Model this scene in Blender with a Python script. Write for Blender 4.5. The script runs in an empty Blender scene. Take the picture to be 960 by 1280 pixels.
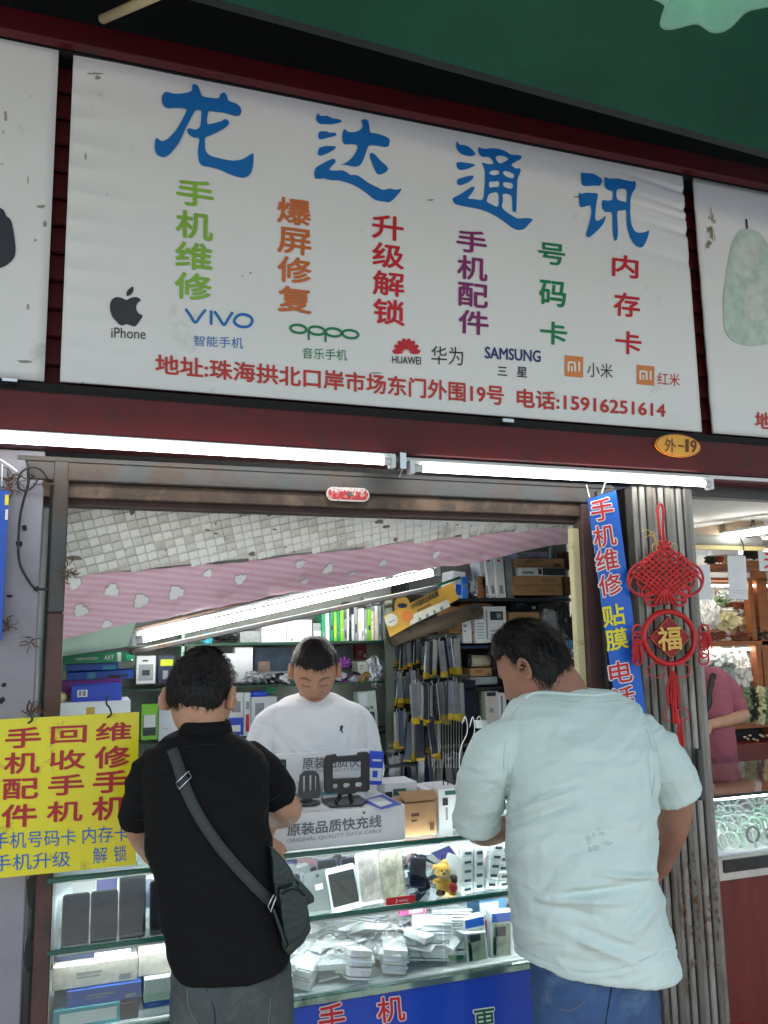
import bpy, bmesh, math, random
from mathutils import Vector as V, Matrix, Euler, noise
from mathutils.bvhtree import BVHTree
random.seed(7)
S = bpy.context.scene
COL = S.collection
R_ = math.radians

# ------------------------------------------------------------------ camera
F = 1049.0
CX = V((2990, -105, -F)).normalized()
CZ = V((-123, 6980, -F)); CZ = (CZ - CX * CZ.dot(CX)).normalized()
CY = CZ.cross(CX)
CAM = V((0, -2.5, 1.68))
cd = bpy.data.cameras.new("camera"); cam = bpy.data.objects.new("camera", cd); COL.objects.link(cam)
rot = Matrix((CX, CY, CZ))
cam.matrix_world = Matrix.Translation(CAM) @ rot.to_4x4()
cd.sensor_fit = 'VERTICAL'; cd.sensor_height = 36; cd.lens = F / 1280 * 36
cd.clip_start = 0.05; cd.clip_end = 500
S.camera = cam

# ------------------------------------------------------------------ light
W = bpy.data.worlds.new("World"); S.world = W; W.use_nodes = True
nt = W.node_tree; nt.nodes.clear()
sky = nt.nodes.new('ShaderNodeTexSky'); sky.sky_type = 'NISHITA'; sky.sun_disc = False
SUN_EL, SUN_AZ = 48, 200
sky.sun_elevation = R_(SUN_EL); sky.sun_rotation = R_(SUN_AZ); sky.air_density = 1.3; sky.dust_density = 1.0
bg = nt.nodes.new('ShaderNodeBackground'); bg.inputs[1].default_value = 0.15
ow = nt.nodes.new('ShaderNodeOutputWorld')
nt.links.new(sky.outputs[0], bg.inputs[0]); nt.links.new(bg.outputs[0], ow.inputs[0])
sl = bpy.data.lights.new("sun", 'SUN'); sl.energy = 3.0; sl.angle = R_(4); sl.color = (1, .97, .93)
so = bpy.data.objects.new("sun", sl); COL.objects.link(so)
sd = V((math.sin(R_(SUN_AZ)) * math.cos(R_(SUN_EL)), math.cos(R_(SUN_AZ)) * math.cos(R_(SUN_EL)), math.sin(R_(SUN_EL))))
so.rotation_euler = sd.to_track_quat('Z', 'Y').to_euler()
S.view_settings.view_transform = 'Standard'; S.view_settings.look = 'None'
S.view_settings.exposure = 0.72; S.view_settings.gamma = 1
try:
    S.cycles.max_bounces = 7; S.cycles.transparent_max_bounces = 14; S.cycles.use_denoising = True
    S.cycles.caustics_reflective = False; S.cycles.caustics_refractive = False
    S.cycles.sample_clamp_indirect = 6
except Exception: pass
TUBE_E, LED_E, NLAMP_E, INNER_E = 9.0, 34.0, 16.0, 26.0

# ------------------------------------------------------------------ helpers
def ray(px, py):
    d = V((px - 480, 640 - py, -F)); return V((CX.dot(d), CY.dot(d), CZ.dot(d)))
def at(px, py, Y=0.0):
    d = ray(px, py); t = (Y - CAM.y) / d.y; return CAM + d * t
def atz(px, py, Z):
    d = ray(px, py); t = (Z - CAM.z) / d.z; return CAM + d * t
def pxm(Y): return (Y - CAM.y) * 1.07 / F          # metres covered by one pixel at depth Y
def s2l(c):
    return tuple(((x / 255) / 12.92 if x / 255 <= .04045 else ((x / 255 + .055) / 1.055) ** 2.4) for x in c)

MATS = {}
def M(name, c, rough=.6, metal=0., var=.12, scale=6., bump=0., bscale=40., spec=.5, dirt=None, coat=0., trans=0., alpha=1., lin=False, stretch=None, emis=0., sheen=0.):
    if name in MATS: return MATS[name]
    m = bpy.data.materials.new(name); m.use_nodes = True; n = m.node_tree; p = n.nodes['Principled BSDF']
    c = tuple(c) if lin else s2l(c)
    p.inputs['Roughness'].default_value = rough; p.inputs['Metallic'].default_value = metal
    p.inputs['Specular IOR Level'].default_value = spec
    if coat: p.inputs['Coat Weight'].default_value = coat; p.inputs['Coat Roughness'].default_value = .12
    if trans: p.inputs['Subsurface Weight'].default_value = trans; p.inputs['Subsurface Radius'].default_value = (.02, .008, .004)
    if alpha < 1: p.inputs['Alpha'].default_value = alpha
    if sheen: p.inputs['Sheen Weight'].default_value = sheen
    tc = n.nodes.new('ShaderNodeTexCoord'); src = tc.outputs['Object']
    if stretch:
        mp = n.nodes.new('ShaderNodeMapping'); mp.inputs['Scale'].default_value = stretch; n.links.new(src, mp.inputs[0]); src = mp.outputs[0]
    nz = n.nodes.new('ShaderNodeTexNoise'); nz.inputs['Scale'].default_value = scale; nz.inputs['Detail'].default_value = 6; nz.inputs['Roughness'].default_value = .65
    n.links.new(src, nz.inputs['Vector'])
    mr = n.nodes.new('ShaderNodeMapRange'); mr.inputs[1].default_value = .3; mr.inputs[2].default_value = .7
    mr.inputs[3].default_value = 1 - var; mr.inputs[4].default_value = 1 + var
    n.links.new(nz.outputs[0], mr.inputs[0])
    mx = n.nodes.new('ShaderNodeMix'); mx.data_type = 'RGBA'; mx.blend_type = 'MULTIPLY'; mx.inputs[0].default_value = 1
    mx.inputs[6].default_value = (*c, 1); n.links.new(mr.outputs[0], mx.inputs[7]); out = mx.outputs[2]
    if dirt:
        dc, amt, dscale = dirt
        n2 = n.nodes.new('ShaderNodeTexNoise'); n2.inputs['Scale'].default_value = dscale; n2.inputs['Detail'].default_value = 9; n2.inputs['Roughness'].default_value = .7
        n.links.new(src, n2.inputs['Vector'])
        r2 = n.nodes.new('ShaderNodeMapRange'); r2.inputs[1].default_value = .62 - amt * .35; r2.inputs[2].default_value = .70 - amt * .1; n.links.new(n2.outputs[0], r2.inputs[0])
        m2 = n.nodes.new('ShaderNodeMix'); m2.data_type = 'RGBA'; n.links.new(r2.outputs[0], m2.inputs[0]); n.links.new(out, m2.inputs[6])
        m2.inputs[7].default_value = (*s2l(dc), 1); out = m2.outputs[2]
    n.links.new(out, p.inputs['Base Color'])
    if emis:
        n.links.new(out, p.inputs['Emission Color']); p.inputs['Emission Strength'].default_value = emis
    if bump:
        nb = n.nodes.new('ShaderNodeTexNoise'); nb.inputs['Scale'].default_value = bscale; nb.inputs['Detail'].default_value = 5
        n.links.new(src, nb.inputs['Vector'])
        b = n.nodes.new('ShaderNodeBump'); b.inputs['Strength'].default_value = bump; b.inputs['Distance'].default_value = .01
        n.links.new(nb.outputs[0], b.inputs['Height']); n.links.new(b.outputs[0], p.inputs['Normal'])
    MATS[name] = m; return m
def emit(name, c, s):
    if name in MATS: return MATS[name]
    m = bpy.data.materials.new(name); m.use_nodes = True; n = m.node_tree; n.nodes.clear()
    e = n.nodes.new('ShaderNodeEmission'); e.inputs[0].default_value = (*c, 1); e.inputs[1].default_value = s
    o = n.nodes.new('ShaderNodeOutputMaterial'); n.links.new(e.outputs[0], o.inputs[0]); MATS[name] = m; return m
def glassm(name, tint, base=.06, rough=.03, edge=.75, film=0.):
    if name in MATS: return MATS[name]
    m = bpy.data.materials.new(name); m.use_nodes = True; n = m.node_tree; n.nodes.clear()
    t = n.nodes.new('ShaderNodeBsdfTransparent'); t.inputs[0].default_value = (*tint, 1)
    g = n.nodes.new('ShaderNodeBsdfGlossy'); g.inputs['Roughness'].default_value = rough
    lw = n.nodes.new('ShaderNodeLayerWeight'); lw.inputs[0].default_value = .25
    mr = n.nodes.new('ShaderNodeMapRange'); mr.inputs[3].default_value = base; mr.inputs[4].default_value = edge
    n.links.new(lw.outputs['Facing'], mr.inputs[0])
    if film:
        tc = n.nodes.new('ShaderNodeTexCoord'); nz = n.nodes.new('ShaderNodeTexNoise'); nz.inputs['Scale'].default_value = 30; nz.inputs['Distortion'].default_value = 2
        b = n.nodes.new('ShaderNodeBump'); b.inputs['Strength'].default_value = film; b.inputs['Distance'].default_value = .02
        n.links.new(tc.outputs['Object'], nz.inputs[0]); n.links.new(nz.outputs[0], b.inputs['Height']); n.links.new(b.outputs[0], g.inputs['Normal'])
    x = n.nodes.new('ShaderNodeMixShader'); n.links.new(mr.outputs[0], x.inputs[0]); n.links.new(t.outputs[0], x.inputs[1]); n.links.new(g.outputs[0], x.inputs[2])
    o = n.nodes.new('ShaderNodeOutputMaterial'); n.links.new(x.outputs[0], o.inputs[0]); MATS[name] = m; return m

class MB:
    def __init__(s): s.v = []; s.f = []; s.m = []
    def add(s, vs, fs, mi=0):
        b = len(s.v); s.v += [V(v) for v in vs]; s.f += [tuple(b + i for i in f) for f in fs]; s.m += [mi] * len(fs); return s
    def box(s, c, sz, rot=None, mi=0, bev=0.):
        hx, hy, hz = sz[0] / 2, sz[1] / 2, sz[2] / 2
        if bev and min(hx, hy, hz) > bev * 1.5:
            b = bev; vs = []; fs = []
            for sx in (-1, 1):
                for sy in (-1, 1):
                    for sz_ in (-1, 1):
                        vs += [V((sx * hx, sy * (hy - b), sz_ * (hz - b))), V((sx * (hx - b), sy * hy, sz_ * (hz - b))), V((sx * (hx - b), sy * (hy - b), sz_ * hz))]
            I = lambda sx, sy, sz_, k: ((sx > 0) * 4 + (sy > 0) * 2 + (sz_ > 0)) * 3 + k
            for q in (-1, 1):
                fs.append([I(q, -1, -1, 0), I(q, 1, -1, 0), I(q, 1, 1, 0), I(q, -1, 1, 0)])
                fs.append([I(-1, q, -1, 1), I(1, q, -1, 1), I(1, q, 1, 1), I(-1, q, 1, 1)])
                fs.append([I(-1, -1, q, 2), I(1, -1, q, 2), I(1, 1, q, 2), I(-1, 1, q, 2)])
                for w in (-1, 1):
                    fs.append([I(q, w, -1, 0), I(q, w, 1, 0), I(q, w, 1, 1), I(q, w, -1, 1)])
                    fs.append([I(q, -1, w, 0), I(q, 1, w, 0), I(q, 1, w, 2), I(q, -1, w, 2)])
                    fs.append([I(-1, q, w, 1), I(1, q, w, 1), I(1, q, w, 2), I(-1, q, w, 2)])
                    for r in (-1, 1): fs.append([I(q, w, r, 0), I(q, w, r, 1), I(q, w, r, 2)])
        else:
            vs = [V((x, y, z)) for x in (-hx, hx) for y in (-hy, hy) for z in (-hz, hz)]
            fs = [(0, 1, 3, 2), (4, 6, 7, 5), (0, 4, 5, 1), (2, 3, 7, 6), (0, 2, 6, 4), (1, 5, 7, 3)]
        if rot is not None:
            rm = Euler(rot).to_matrix() if not isinstance(rot, Matrix) else rot
            vs = [rm @ v for v in vs]
        c = V(c); return s.add([v + c for v in vs], fs, mi)
    def quad(s, a, b, c, d, mi=0): return s.add([a, b, c, d], [(0, 1, 2, 3)], mi)
    def rings(s, rs, cap=True, closed=False, mi=0):
        n = len(rs[0]); vs = [p for r in rs for p in r]; fs = []
        k = len(rs)
        for i in range(k if closed else k - 1):
            j = (i + 1) % k
            for q in range(n):
                w = (q + 1) % n; fs.append((i * n + q, i * n + w, j * n + w, j * n + q))
        if cap and not closed:
            fs.append(tuple(range(n))[::-1]); fs.append(tuple((k - 1) * n + q for q in range(n)))
        return s.add(vs, fs, mi)
    def tube(s, pts, r, n=8, mi=0, closed=False, flat=1., smooth=0, cap=True, round_=False, up=None):
        pts = [V(p) for p in pts]
        rr = list(r) if isinstance(r, (list, tuple)) else [r] * len(pts)
        if smooth: pts, rr = crom(pts, rr, smooth, closed)
        if round_:
            a, b = pts[0], pts[-1]; d0 = (pts[0] - pts[1]).normalized(); d1 = (pts[-1] - pts[-2]).normalized(); r0, r1 = rr[0], rr[-1]
            pts = [a + d0 * r0 * math.sin(t) for t in (1.5, 1.1, .6)] + pts + [b + d1 * r1 * math.sin(t) for t in (.6, 1.1, 1.5)]
            rr = [r0 * math.cos(t) for t in (1.5, 1.1, .6)] + rr + [r1 * math.cos(t) for t in (.6, 1.1, 1.5)]
        k = len(pts); T = []
        for i in range(k):
            a = pts[(i - 1) % k] if (closed or i > 0) else pts[i]; b = pts[(i + 1) % k] if (closed or i < k - 1) else pts[i]
            T.append((b - a).normalized() if (b - a).length > 1e-9 else V((0, 0, 1)))
        u = V(up) if up is not None else (V((0, 0, 1)) if abs(T[0].z) < .9 else V((0, 1, 0)))
        rs = []
        for i in range(k):
            u = (u - T[i] * u.dot(T[i]))
            u = u.normalized() if u.length > 1e-6 else T[i].orthogonal().normalized()
            w = T[i].cross(u)
            rs.append([pts[i] + (u * math.cos(2 * math.pi * q / n) * flat + w * math.sin(2 * math.pi * q / n)) * rr[i] for q in range(n)])
        return s.rings(rs, cap, closed, mi)
    def poly(s, pts, n_off, mi=0):      # prism of a polygon
        n = len(pts); o = V(n_off); vs = [V(p) for p in pts] + [V(p) + o for p in pts]
        fs = [tuple(range(n)), tuple(range(2 * n - 1, n - 1, -1))] + [(i, i + n, (i + 1) % n + n, (i + 1) % n) for i in range(n)]
        return s.add(vs, fs, mi)
    def blob(s, c, r, seed=0, amp=.3, sub=2, freq=2., mi=0, sq=(1, 1, 1)):
        bm = bmesh.new(); bmesh.ops.create_icosphere(bm, subdivisions=sub, radius=1)
        vs = []
        for v in bm.verts:
            k = 1 + amp * noise.fractal(v.co * freq + V((seed * 7.3, seed * 1.7, seed)), .8, 2.1, 4)
            vs.append(V(c) + V((v.co.x * sq[0], v.co.y * sq[1], v.co.z * sq[2])) * r * k)
        s.add(vs, [tuple(v.index for v in f.verts) for f in bm.faces], mi); bm.free(); return s
    def data(s, name='m', mats=(), smooth=False):
        me = bpy.data.meshes.new(name); me.from_pydata([v[:] for v in s.v], [], s.f)
        for m in mats: me.materials.append(m)
        for p, mi in zip(me.polygons, s.m): p.material_index = mi; p.use_smooth = smooth
        bm = bmesh.new(); bm.from_mesh(me); bmesh.ops.recalc_face_normals(bm, faces=bm.faces); bm.to_mesh(me); bm.free()
        me.update(); return me
    def make(s, name, mat, parent=None, smooth=False, base=None):
        mats = mat if isinstance(mat, (list, tuple)) else [mat]
        if parent is not None: off = parent_loc(parent)
        else:
            if base is None:
                xs = [v.x for v in s.v]; ys = [v.y for v in s.v]; zs = [v.z for v in s.v]
                base = V(((min(xs) + max(xs)) / 2, (min(ys) + max(ys)) / 2, min(zs)))
            off = V(base)
        s.v = [v - off for v in s.v]
        o = bpy.data.objects.new(name, s.data(name, mats, smooth)); COL.objects.link(o)
        if parent is not None: o.parent = parent
        else: o.location = off
        return o
def parent_loc(p):
    l = V((0, 0, 0))
    while p is not None: l = l + p.location; p = p.parent
    return l
def crom(pts, rr, k, closed=False):
    n = len(pts); P = []; Q = []
    for i in range(n if closed else n - 1):
        g = lambda j: pts[j % n] if closed else pts[max(0, min(n - 1, j))]
        h = lambda j: rr[j % n] if closed else rr[max(0, min(n - 1, j))]
        for q in range(k):
            t = q / k; a, b, c, d = g(i - 1), g(i), g(i + 1), g(i + 2)
            P.append(.5 * ((2 * b) + (c - a) * t + (2 * a - 5 * b + 4 * c - d) * t * t + (3 * b - a - 3 * c + d) * t ** 3))
            Q.append(h(i) + (h(i + 1) - h(i)) * t)
    if not closed: P.append(pts[-1]); Q.append(rr[-1])
    return P, Q
def tag(o, label, cat, group=None):
    o['label'] = label; o['category'] = cat
    if group: o['group'] = group
    return o
def thing(name, label, cat, loc, group=None):
    o = bpy.data.objects.new(name, None); o.empty_display_size = .1; COL.objects.link(o); o.location = V(loc)
    return tag(o, label, cat, group)
def struct(o): o['kind'] = 'structure'; return o
def stuff(o): o['kind'] = 'stuff'; return o
def copy_tree(o, parent=None):
    c = o.copy(); COL.objects.link(c); c.parent = parent
    for ch in list(o.children): copy_tree(ch, c)
    return c

_tc = {}
def glyph_mesh(body, off=0.0, res=3):
    key = (body, off)
    if key in _tc: return _tc[key]
    c = bpy.data.curves.new('t', 'FONT'); c.body = body; c.offset = off; c.resolution_u = res; c.align_x = 'LEFT'
    o = bpy.data.objects.new('t', c); COL.objects.link(o)
    bpy.context.view_layer.update()
    me = bpy.data.meshes.new_from_object(o.evaluated_get(bpy.context.evaluated_depsgraph_get()))
    vs = [v.co.copy() for v in me.vertices]; fs = [tuple(p.vertices) for p in me.polygons]
    bpy.data.objects.remove(o); bpy.data.curves.remove(c); bpy.data.meshes.remove(me)
    x0 = min(v.x for v in vs); x1 = max(v.x for v in vs); y0 = min(v.y for v in vs); y1 = max(v.y for v in vs)
    _tc[key] = ([((v.x - x0) / (x1 - x0), (v.y - y0) / (y1 - y0)) for v in vs], fs); return _tc[key]
def put_text(mb, body, tl, tr, br, bl, off=0.02, mi=0, lift=V((0, 0, 0)), grow=0.):
    """off = extra stroke weight, made of shifted copies a hair apart in depth"""
    vs, fs = glyph_mesh(body, 0)
    tl, tr, br, bl = map(V, (tl, tr, br, bl)); hh = (tl - bl).length; ww = (tr - tl).length
    nrm = (tr - tl).cross(bl - tl); nrm = nrm.normalized() if nrm.length else V((0, -1, 0))
    if nrm.y > 0: nrm = -nrm
    r = off * .8; k = 8 if off >= .05 else (5 if off > .012 else 0)
    sh = [(0, 0)] + [(r * math.cos(2 * math.pi * (q + .5) / k), r * math.sin(2 * math.pi * (q + .5) / k)) for q in range(k)]
    for q, (sx, sy) in enumerate(sh):
        ax_, ay = sx * hh / ww, sy
        out = []
        for u, v in vs:
            u = u * (1 - 2 * r * hh / ww) + r * hh / ww + ax_; v = v * (1 - 2 * r) + r + ay
            u = u * (1 + 2 * grow) - grow; v = v * (1 + 2 * grow) - grow
            out.append((bl * (1 - u) + br * u) * (1 - v) + (tl * (1 - u) + tr * u) * v + lift + nrm * .00012 * q)
        mb.add(out, fs, mi)
def text_px(mb, body, q, Y, off=.02, mi=0, grow=0., dy=0.):   # q: four pixel corners tl tr br bl
    put_text(mb, body, *[at(x, y, Y) for x, y in q], off=off, mi=mi, grow=grow, lift=V((0, dy, 0)))

def item(name, label, cat, r, Y, d, mat, group=None, tilt=0, face=(), txt=(), bev=.0015, lean=0):
    """a boxed article whose front face fills the picture rectangle r at depth Y"""
    x0, y0, x1, y1 = r; cx, cy = (x0 + x1) / 2, (y0 + y1) / 2
    l, rr_, t, b = at(x0, cy, Y), at(x1, cy, Y), at(cx, y0, Y), at(cx, y1, Y)
    w = rr_.x - l.x; h = t.z - b.z
    if not face and not txt and name in ('carton', 'slim_box', 'blister_pack') and not label.startswith('plain') and cat == 'box':
        rd = random.Random(label); a_ = rd.uniform(.08, .3); b_ = rd.uniform(.45, .7); mm_ = gry_i if mat.name not in ('cardboard', 'dark_cardboard') else M('brown_print', (90, 60, 40), .7)
        face = [(a_, b_, a_ + rd.uniform(.2, .5), b_ + .1, mm_), (a_, b_ - .16, a_ + rd.uniform(.1, .3), b_ - .1, mm_), (.78, .12, .92, .36, mm_ if rd.random() < .6 else wht_i)]
    mb = MB(); mb.box((0, d / 2, h / 2), (w, d, h), bev=min(bev, w / 6, h / 6, d / 6))
    o = bpy.data.objects.new(name, mb.data(name, [mat])); COL.objects.link(o)
    o.location = (b.x, Y, b.z); o.rotation_euler = (R_(lean), R_(tilt), 0)
    tag(o, label, cat, group)
    if face:
        k = MB(); mm = []
        for i, (u0, v0, u1, v1, m) in enumerate(face):
            if m not in mm: mm.append(m)
            yy = -.0008 - .0006 * (i % 3)
            k.quad((-w / 2 + u0 * w, yy, v0 * h), (-w / 2 + u1 * w, yy, v0 * h), (-w / 2 + u1 * w, yy, v1 * h), (-w / 2 + u0 * w, yy, v1 * h), mm.index(m))
        p = bpy.data.objects.new('printed_panel', k.data('printed_panel', mm)); COL.objects.link(p); p.parent = o
    if txt:
        k = MB(); mm = []
        for (s, u0, v0, u1, v1, m) in txt:
            if m not in mm: mm.append(m)
            X = lambda u, v: (-w / 2 + u * w, -.003, v * h)
            put_text(k, s, X(u0, v1), X(u1, v1), X(u1, v0), X(u0, v0), .02, mm.index(m))
        p = bpy.data.objects.new('lettering', k.data('lettering', mm)); COL.objects.link(p); p.parent = o
    return o

# ------------------------------------------------------------------ materials
maroon = M('maroon_paint', (84, 20, 24), .45, spec=.3, var=.2, scale=3, dirt=((60, 30, 28), .25, 9), bump=.05)
maroon2 = M('maroon_slat', (92, 32, 34), .4, var=.2, scale=4)
canvas = M('sign_canvas', (238, 237, 235), .55, var=.03, scale=2, dirt=((214, 213, 208), .0, 3.5), bump=.04, bscale=8)
steel = M('grey_steel', (72, 77, 78), .5, metal=.25, var=.3, scale=5, dirt=((74, 52, 38), .5, 5), bump=.15)
rust = M('rusty_steel', (72, 58, 50), .75, var=.35, scale=7, dirt=((120, 98, 80), .4, 6), bump=.3)
brownpost = M('brown_paint', (84, 58, 52), .6, var=.2, scale=5, dirt=((60, 50, 46), .3, 8), bump=.1)
lav = M('lavender_wall', (148, 145, 154), .8, var=.1, scale=2.5, dirt=((140, 132, 140), .22, 3), bump=.12, bscale=14)
dark = M('black_gap', (24, 24, 24), .8)
green_c = M('canopy_green', (8, 78, 56), .5, spec=.25, var=.35, scale=1.2, bump=.03, bscale=3)
white_p = M('white_plastic', (228, 230, 232), .4, var=.03)
white_b = M('white_card', (220, 222, 224), .55, var=.04)
cream = M('cream_wood', (206, 196, 150), .6, var=.1, dirt=((140, 120, 80), .2, 12))
cardb = M('cardboard', (172, 132, 92), .8, var=.1, scale=12, bump=.05)
cardb2 = M('dark_cardboard', (142, 104, 70), .85, var=.15, scale=12, bump=.05)
blackp = M('black_plastic', (26, 26, 28), .4, var=.1)
blackc = M('black_cable', (30, 30, 30), .5)
tubem = emit('tube_glow', (1, .99, .96), TUBE_E)
ledm = emit('led_glow', (.93, .96, 1), LED_E)
inner_m = emit('inner_tube_glow', (1, .985, .95), INNER_E)
nlamp = emit('neighbour_glow', (1, .98, .94), NLAMP_E)
glass = glassm('clear_glass', (.93, .98, .95))
glass_e = M('glass_edge', (30, 92, 78), .15, var=.2, scale=10, spec=.8)
film = glassm('clear_film', (.95, .96, .97), .1, .12, .8, film=.6)
blue_i = M('blue_print', (14, 112, 188), .5, var=.04)
red_i = M('red_print', (205, 34, 48), .5, var=.04)
brick_i = M('brick_red_print', (196, 52, 44), .5, var=.04)
dred = M('dark_red_print', (178, 26, 34), .45, var=.08)
grn_i = M('lime_print', (140, 190, 66), .5); org_i = M('orange_print', (212, 112, 56), .5)
pur_i = M('purple_print', (134, 40, 106), .5); tgr_i = M('green_print', (20, 130, 78), .5)
blk_i = M('dark_print', (46, 50, 54), .5); navy_i = M('navy_print', (40, 52, 120), .5)
wht_i = M('white_print', (240, 240, 238), .5, var=.03); mi_i = M('logo_orange_print', (226, 136, 72), .5)
yel_i = M('yellow_print', (244, 226, 30), .5); gry_i = M('grey_print', (140, 146, 150), .5)
wood = M('orange_wood', (150, 90, 50), .5, var=.2, scale=4, stretch=(1, 1, 8))
redwood = M('red_wood', (104, 34, 28), .4, var=.25, scale=5, stretch=(6, 6, .8))
aluminium = M('aluminium', (190, 194, 196), .3, metal=.8, var=.1)
grey_wall = M('grey_back_wall', (150, 156, 150), .7, var=.15, scale=2)

# ------------------------------------------------------------------ ground, overhead structure
g = MB(); g.quad((-150, -150, 0), (150, -150, 0), (150, 150, 0), (-150, 150, 0))
struct(g.make('ground', M('street_concrete', (.26, .27, .28), .85, var=.25, scale=1.5, bump=.2, lin=True), base=(0, 0, 0)))
pv = MB(); pv.box((1, -1.6, .05), (14, 3.2, .1)); pv = pv.make('pavement', M('pavement_concrete', (150, 146, 140), .8, var=.2, scale=3, dirt=((90, 88, 84), .4, 4), bump=.2), base=(1, -1.6, 0)); struct(pv)
tm = M('paving_tile', (138, 132, 126), .7, var=.2, scale=4, bump=.1)
tp = MB(); tp.box((0, 0, .006), (.585, .585, .012), bev=.003); tpd = tp.data('tile', [tm])
for i in range(12):
    for j in range(5):
        o = bpy.data.objects.new('paving_tile', tpd); COL.objects.link(o); o.parent = pv; o.location = (-3.3 + i * .6, 1.25 - j * .6, .1)
# row building carrying everything (wall band behind the signs, its dark colour stands for the gap's shade)
mb = MB(); mb.box((1.2, .42, 4.0), (9, .6, 3.3)); mb.box((-2.7, .42, 1.2), (4.2, .02, 2.35))
o = mb.make('building_front', M('dark_concrete', (34, 34, 34), .85, var=.25, scale=1.5, bump=.2)); tag(o, 'dark concrete front of the market row above and behind the shop signs', 'building')
mb = MB()      # roof of the canopy: sloping green sheet
cz0 = 3.66
A, B = at(300, 14, -.42), at(960, 190, -.42)
zc = (A.z + B.z) / 2
A = at(276, 0, -.42); ks = (A.z - B.z) / (A.x - B.x); zl = B.z + ks * (-4 - B.x); zr = B.z + ks * (6 - B.x)
mb.add([(-4, -.42, zl), (6, -.42, zr), (6, -3.6, zr + .55), (-4, -3.6, zl + .55), (-4, -.42, zl + .02), (6, -.42, zr + .02), (6, -3.6, zr + .57), (-4, -3.6, zl + .57)],
       [(0, 1, 2, 3), (4, 5, 6, 7), (0, 4, 5, 1), (2, 6, 7, 3), (0, 3, 7, 4), (1, 5, 6, 2)])
can = thing('canopy', 'dark green sheet canopy sloping out above the shop signs', 'canopy', (1, -2, B.z))
mb.make('canopy_sheet', green_c, can)
mb = MB(); mb.box((1, -1.8, B.z + 1.6), (10, 4.2, .03)); mb.box((1, -3.62, B.z + 1.1), (10, .04, 1.3)); mb.make('canopy_top', dark, can)  # unseen roof and flap added to keep light out of the gap
mb = MB(); mb.box((1, -.40, (zl + zr) / 2 + .03), (10, .035, .05), rot=(0, -math.atan(ks), 0)); mb.make('edge_rail', M('green_rail', (10, 26, 22), .5), can)
mb = MB(); mb.tube([at(128, 24, -.2), at(215, -14, -.5)], .013, 10)
tag(mb.make('pipe', M('pale_pipe', (176, 160, 120), .5), smooth=True), 'pale beige pipe in the dark gap above the upper maroon beam', 'pipe')
# lamp shade at the top right
c = at(905, -22, -1.15); lsh = thing('lamp', 'fluted milky green glass lamp shade hanging at the top right corner', 'lamp', c)
rs = []
for k, (rad, dz) in enumerate([(.03, .10), (.06, .095), (.10, .075), (.13, .045), (.148, .015), (.153, 0), (.146, .003), (.128, .03), (.09, .06), (.03, .08)]):
    rs.append([c + V((math.cos(a) * rad * (1 + .13 * math.cos(7 * a) * min(1, rad / .12)), math.sin(a) * rad * (1 + .13 * math.cos(7 * a) * min(1, rad / .12)), dz)) for a in [2 * math.pi * i / 98 for i in range(98)]])
mb = MB(); mb.rings(rs); mb.make('lamp_shade', M('milky_glass', (150, 205, 178), .25, trans=.6, var=.1), lsh, True)
mb = MB(); mb.tube([c + V((0, 0, .09)), c + V((0, 0, .5))], .012, 10); mb.make('stem', aluminium, lsh, True)
mb = MB(); mb.blob(c + V((0, 0, .045)), .03, amp=0, sub=3); mb.make('bulb', emit('bulb_glow', (.55, 1, .8), 1.6), lsh, True)

# sign assembly --------------------------------------------------------------
YS = -.05
sgb = thing('sign_frame', 'maroon steel beams and slats holding the row of shop signs', 'sign frame', (1.2, 0, 2.2))
mb = MB(); mb.box((1.2, -.082, 3.462), (9, .036, .076), bev=.004); mb.make('beam', maroon, sgb)
mb = MB(); mb.box((1.2, -.04, 3.45), (9, .03, .05)); mb.make('beam_lip', dark, sgb)
mb = MB(); mb.box((1.2, -.045, 2.305), (9, .11, .115), bev=.004); mb.make('beam', maroon, sgb)
mb = MB(); mb.box((1.2, -.02, 2.235), (9, .09, .022), bev=.003); mb.make('beam_lip', maroon2, sgb)
mb = MB(); mb.box((1.2, -.02, 2.385), (9, .04, .04)); mb.make('beam_lip', dark, sgb)
mb = MB(); mb.box((0, 0, 0), (9, .012, .088), rot=(R_(-16), 0, 0)); sd_ = mb.data('slat', [maroon2])
for k in range(12):
    o = bpy.data.objects.new('slat', sd_); COL.objects.link(o); o.parent = sgb; o.location = (0, -.0, .225 + k * .0855)
mb = MB(); mb.box((1.2, .06, 2.9), (9, .02, 1.1)); mb.make('backing', dark, sgb)

def sheet(x0, x1, z0, z1, Y, nx, nz, f, thick=.012):
    mb = MB(); vs = []
    for j in range(nz + 1):
        for i in range(nx + 1):
            x = x0 + (x1 - x0) * i / nx; z = z0 + (z1 - z0) * j / nz; vs.append(V((x, Y + f(x, z), z)))
    n1 = nx + 1; b = len(vs)
    mb.v = vs + [v + V((0, thick, 0)) for v in vs]
    for j in range(nz):
        for i in range(nx):
            q = (j * n1 + i, j * n1 + i + 1, (j + 1) * n1 + i + 1, (j + 1) * n1 + i); mb.f.append(q); mb.f.append(tuple(b + k for k in q[::-1]))
    for i in range(nx): mb.f.append((i, i + b, i + 1 + b, i + 1)); k = nz * n1; mb.f.append((k + i, k + i + 1, k + i + 1 + b, k + i + b))
    for j in range(nz): mb.f.append((j * n1, (j + 1) * n1, (j + 1) * n1 + b, j * n1 + b)); k = nx; mb.f.append((j * n1 + k, j * n1 + k + b, (j + 1) * n1 + k + b, (j + 1) * n1 + k))
    mb.m = [0] * len(mb.f); return mb
tl, tr, br, bl = at(97, 61, YS), at(858, 222, YS), at(878, 543, YS), at(75, 472, YS)
SX0, SX1, SZ0, SZ1 = bl.x, br.x, (bl.z + br.z) / 2, (tl.z + tr.z) / 2
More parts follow.
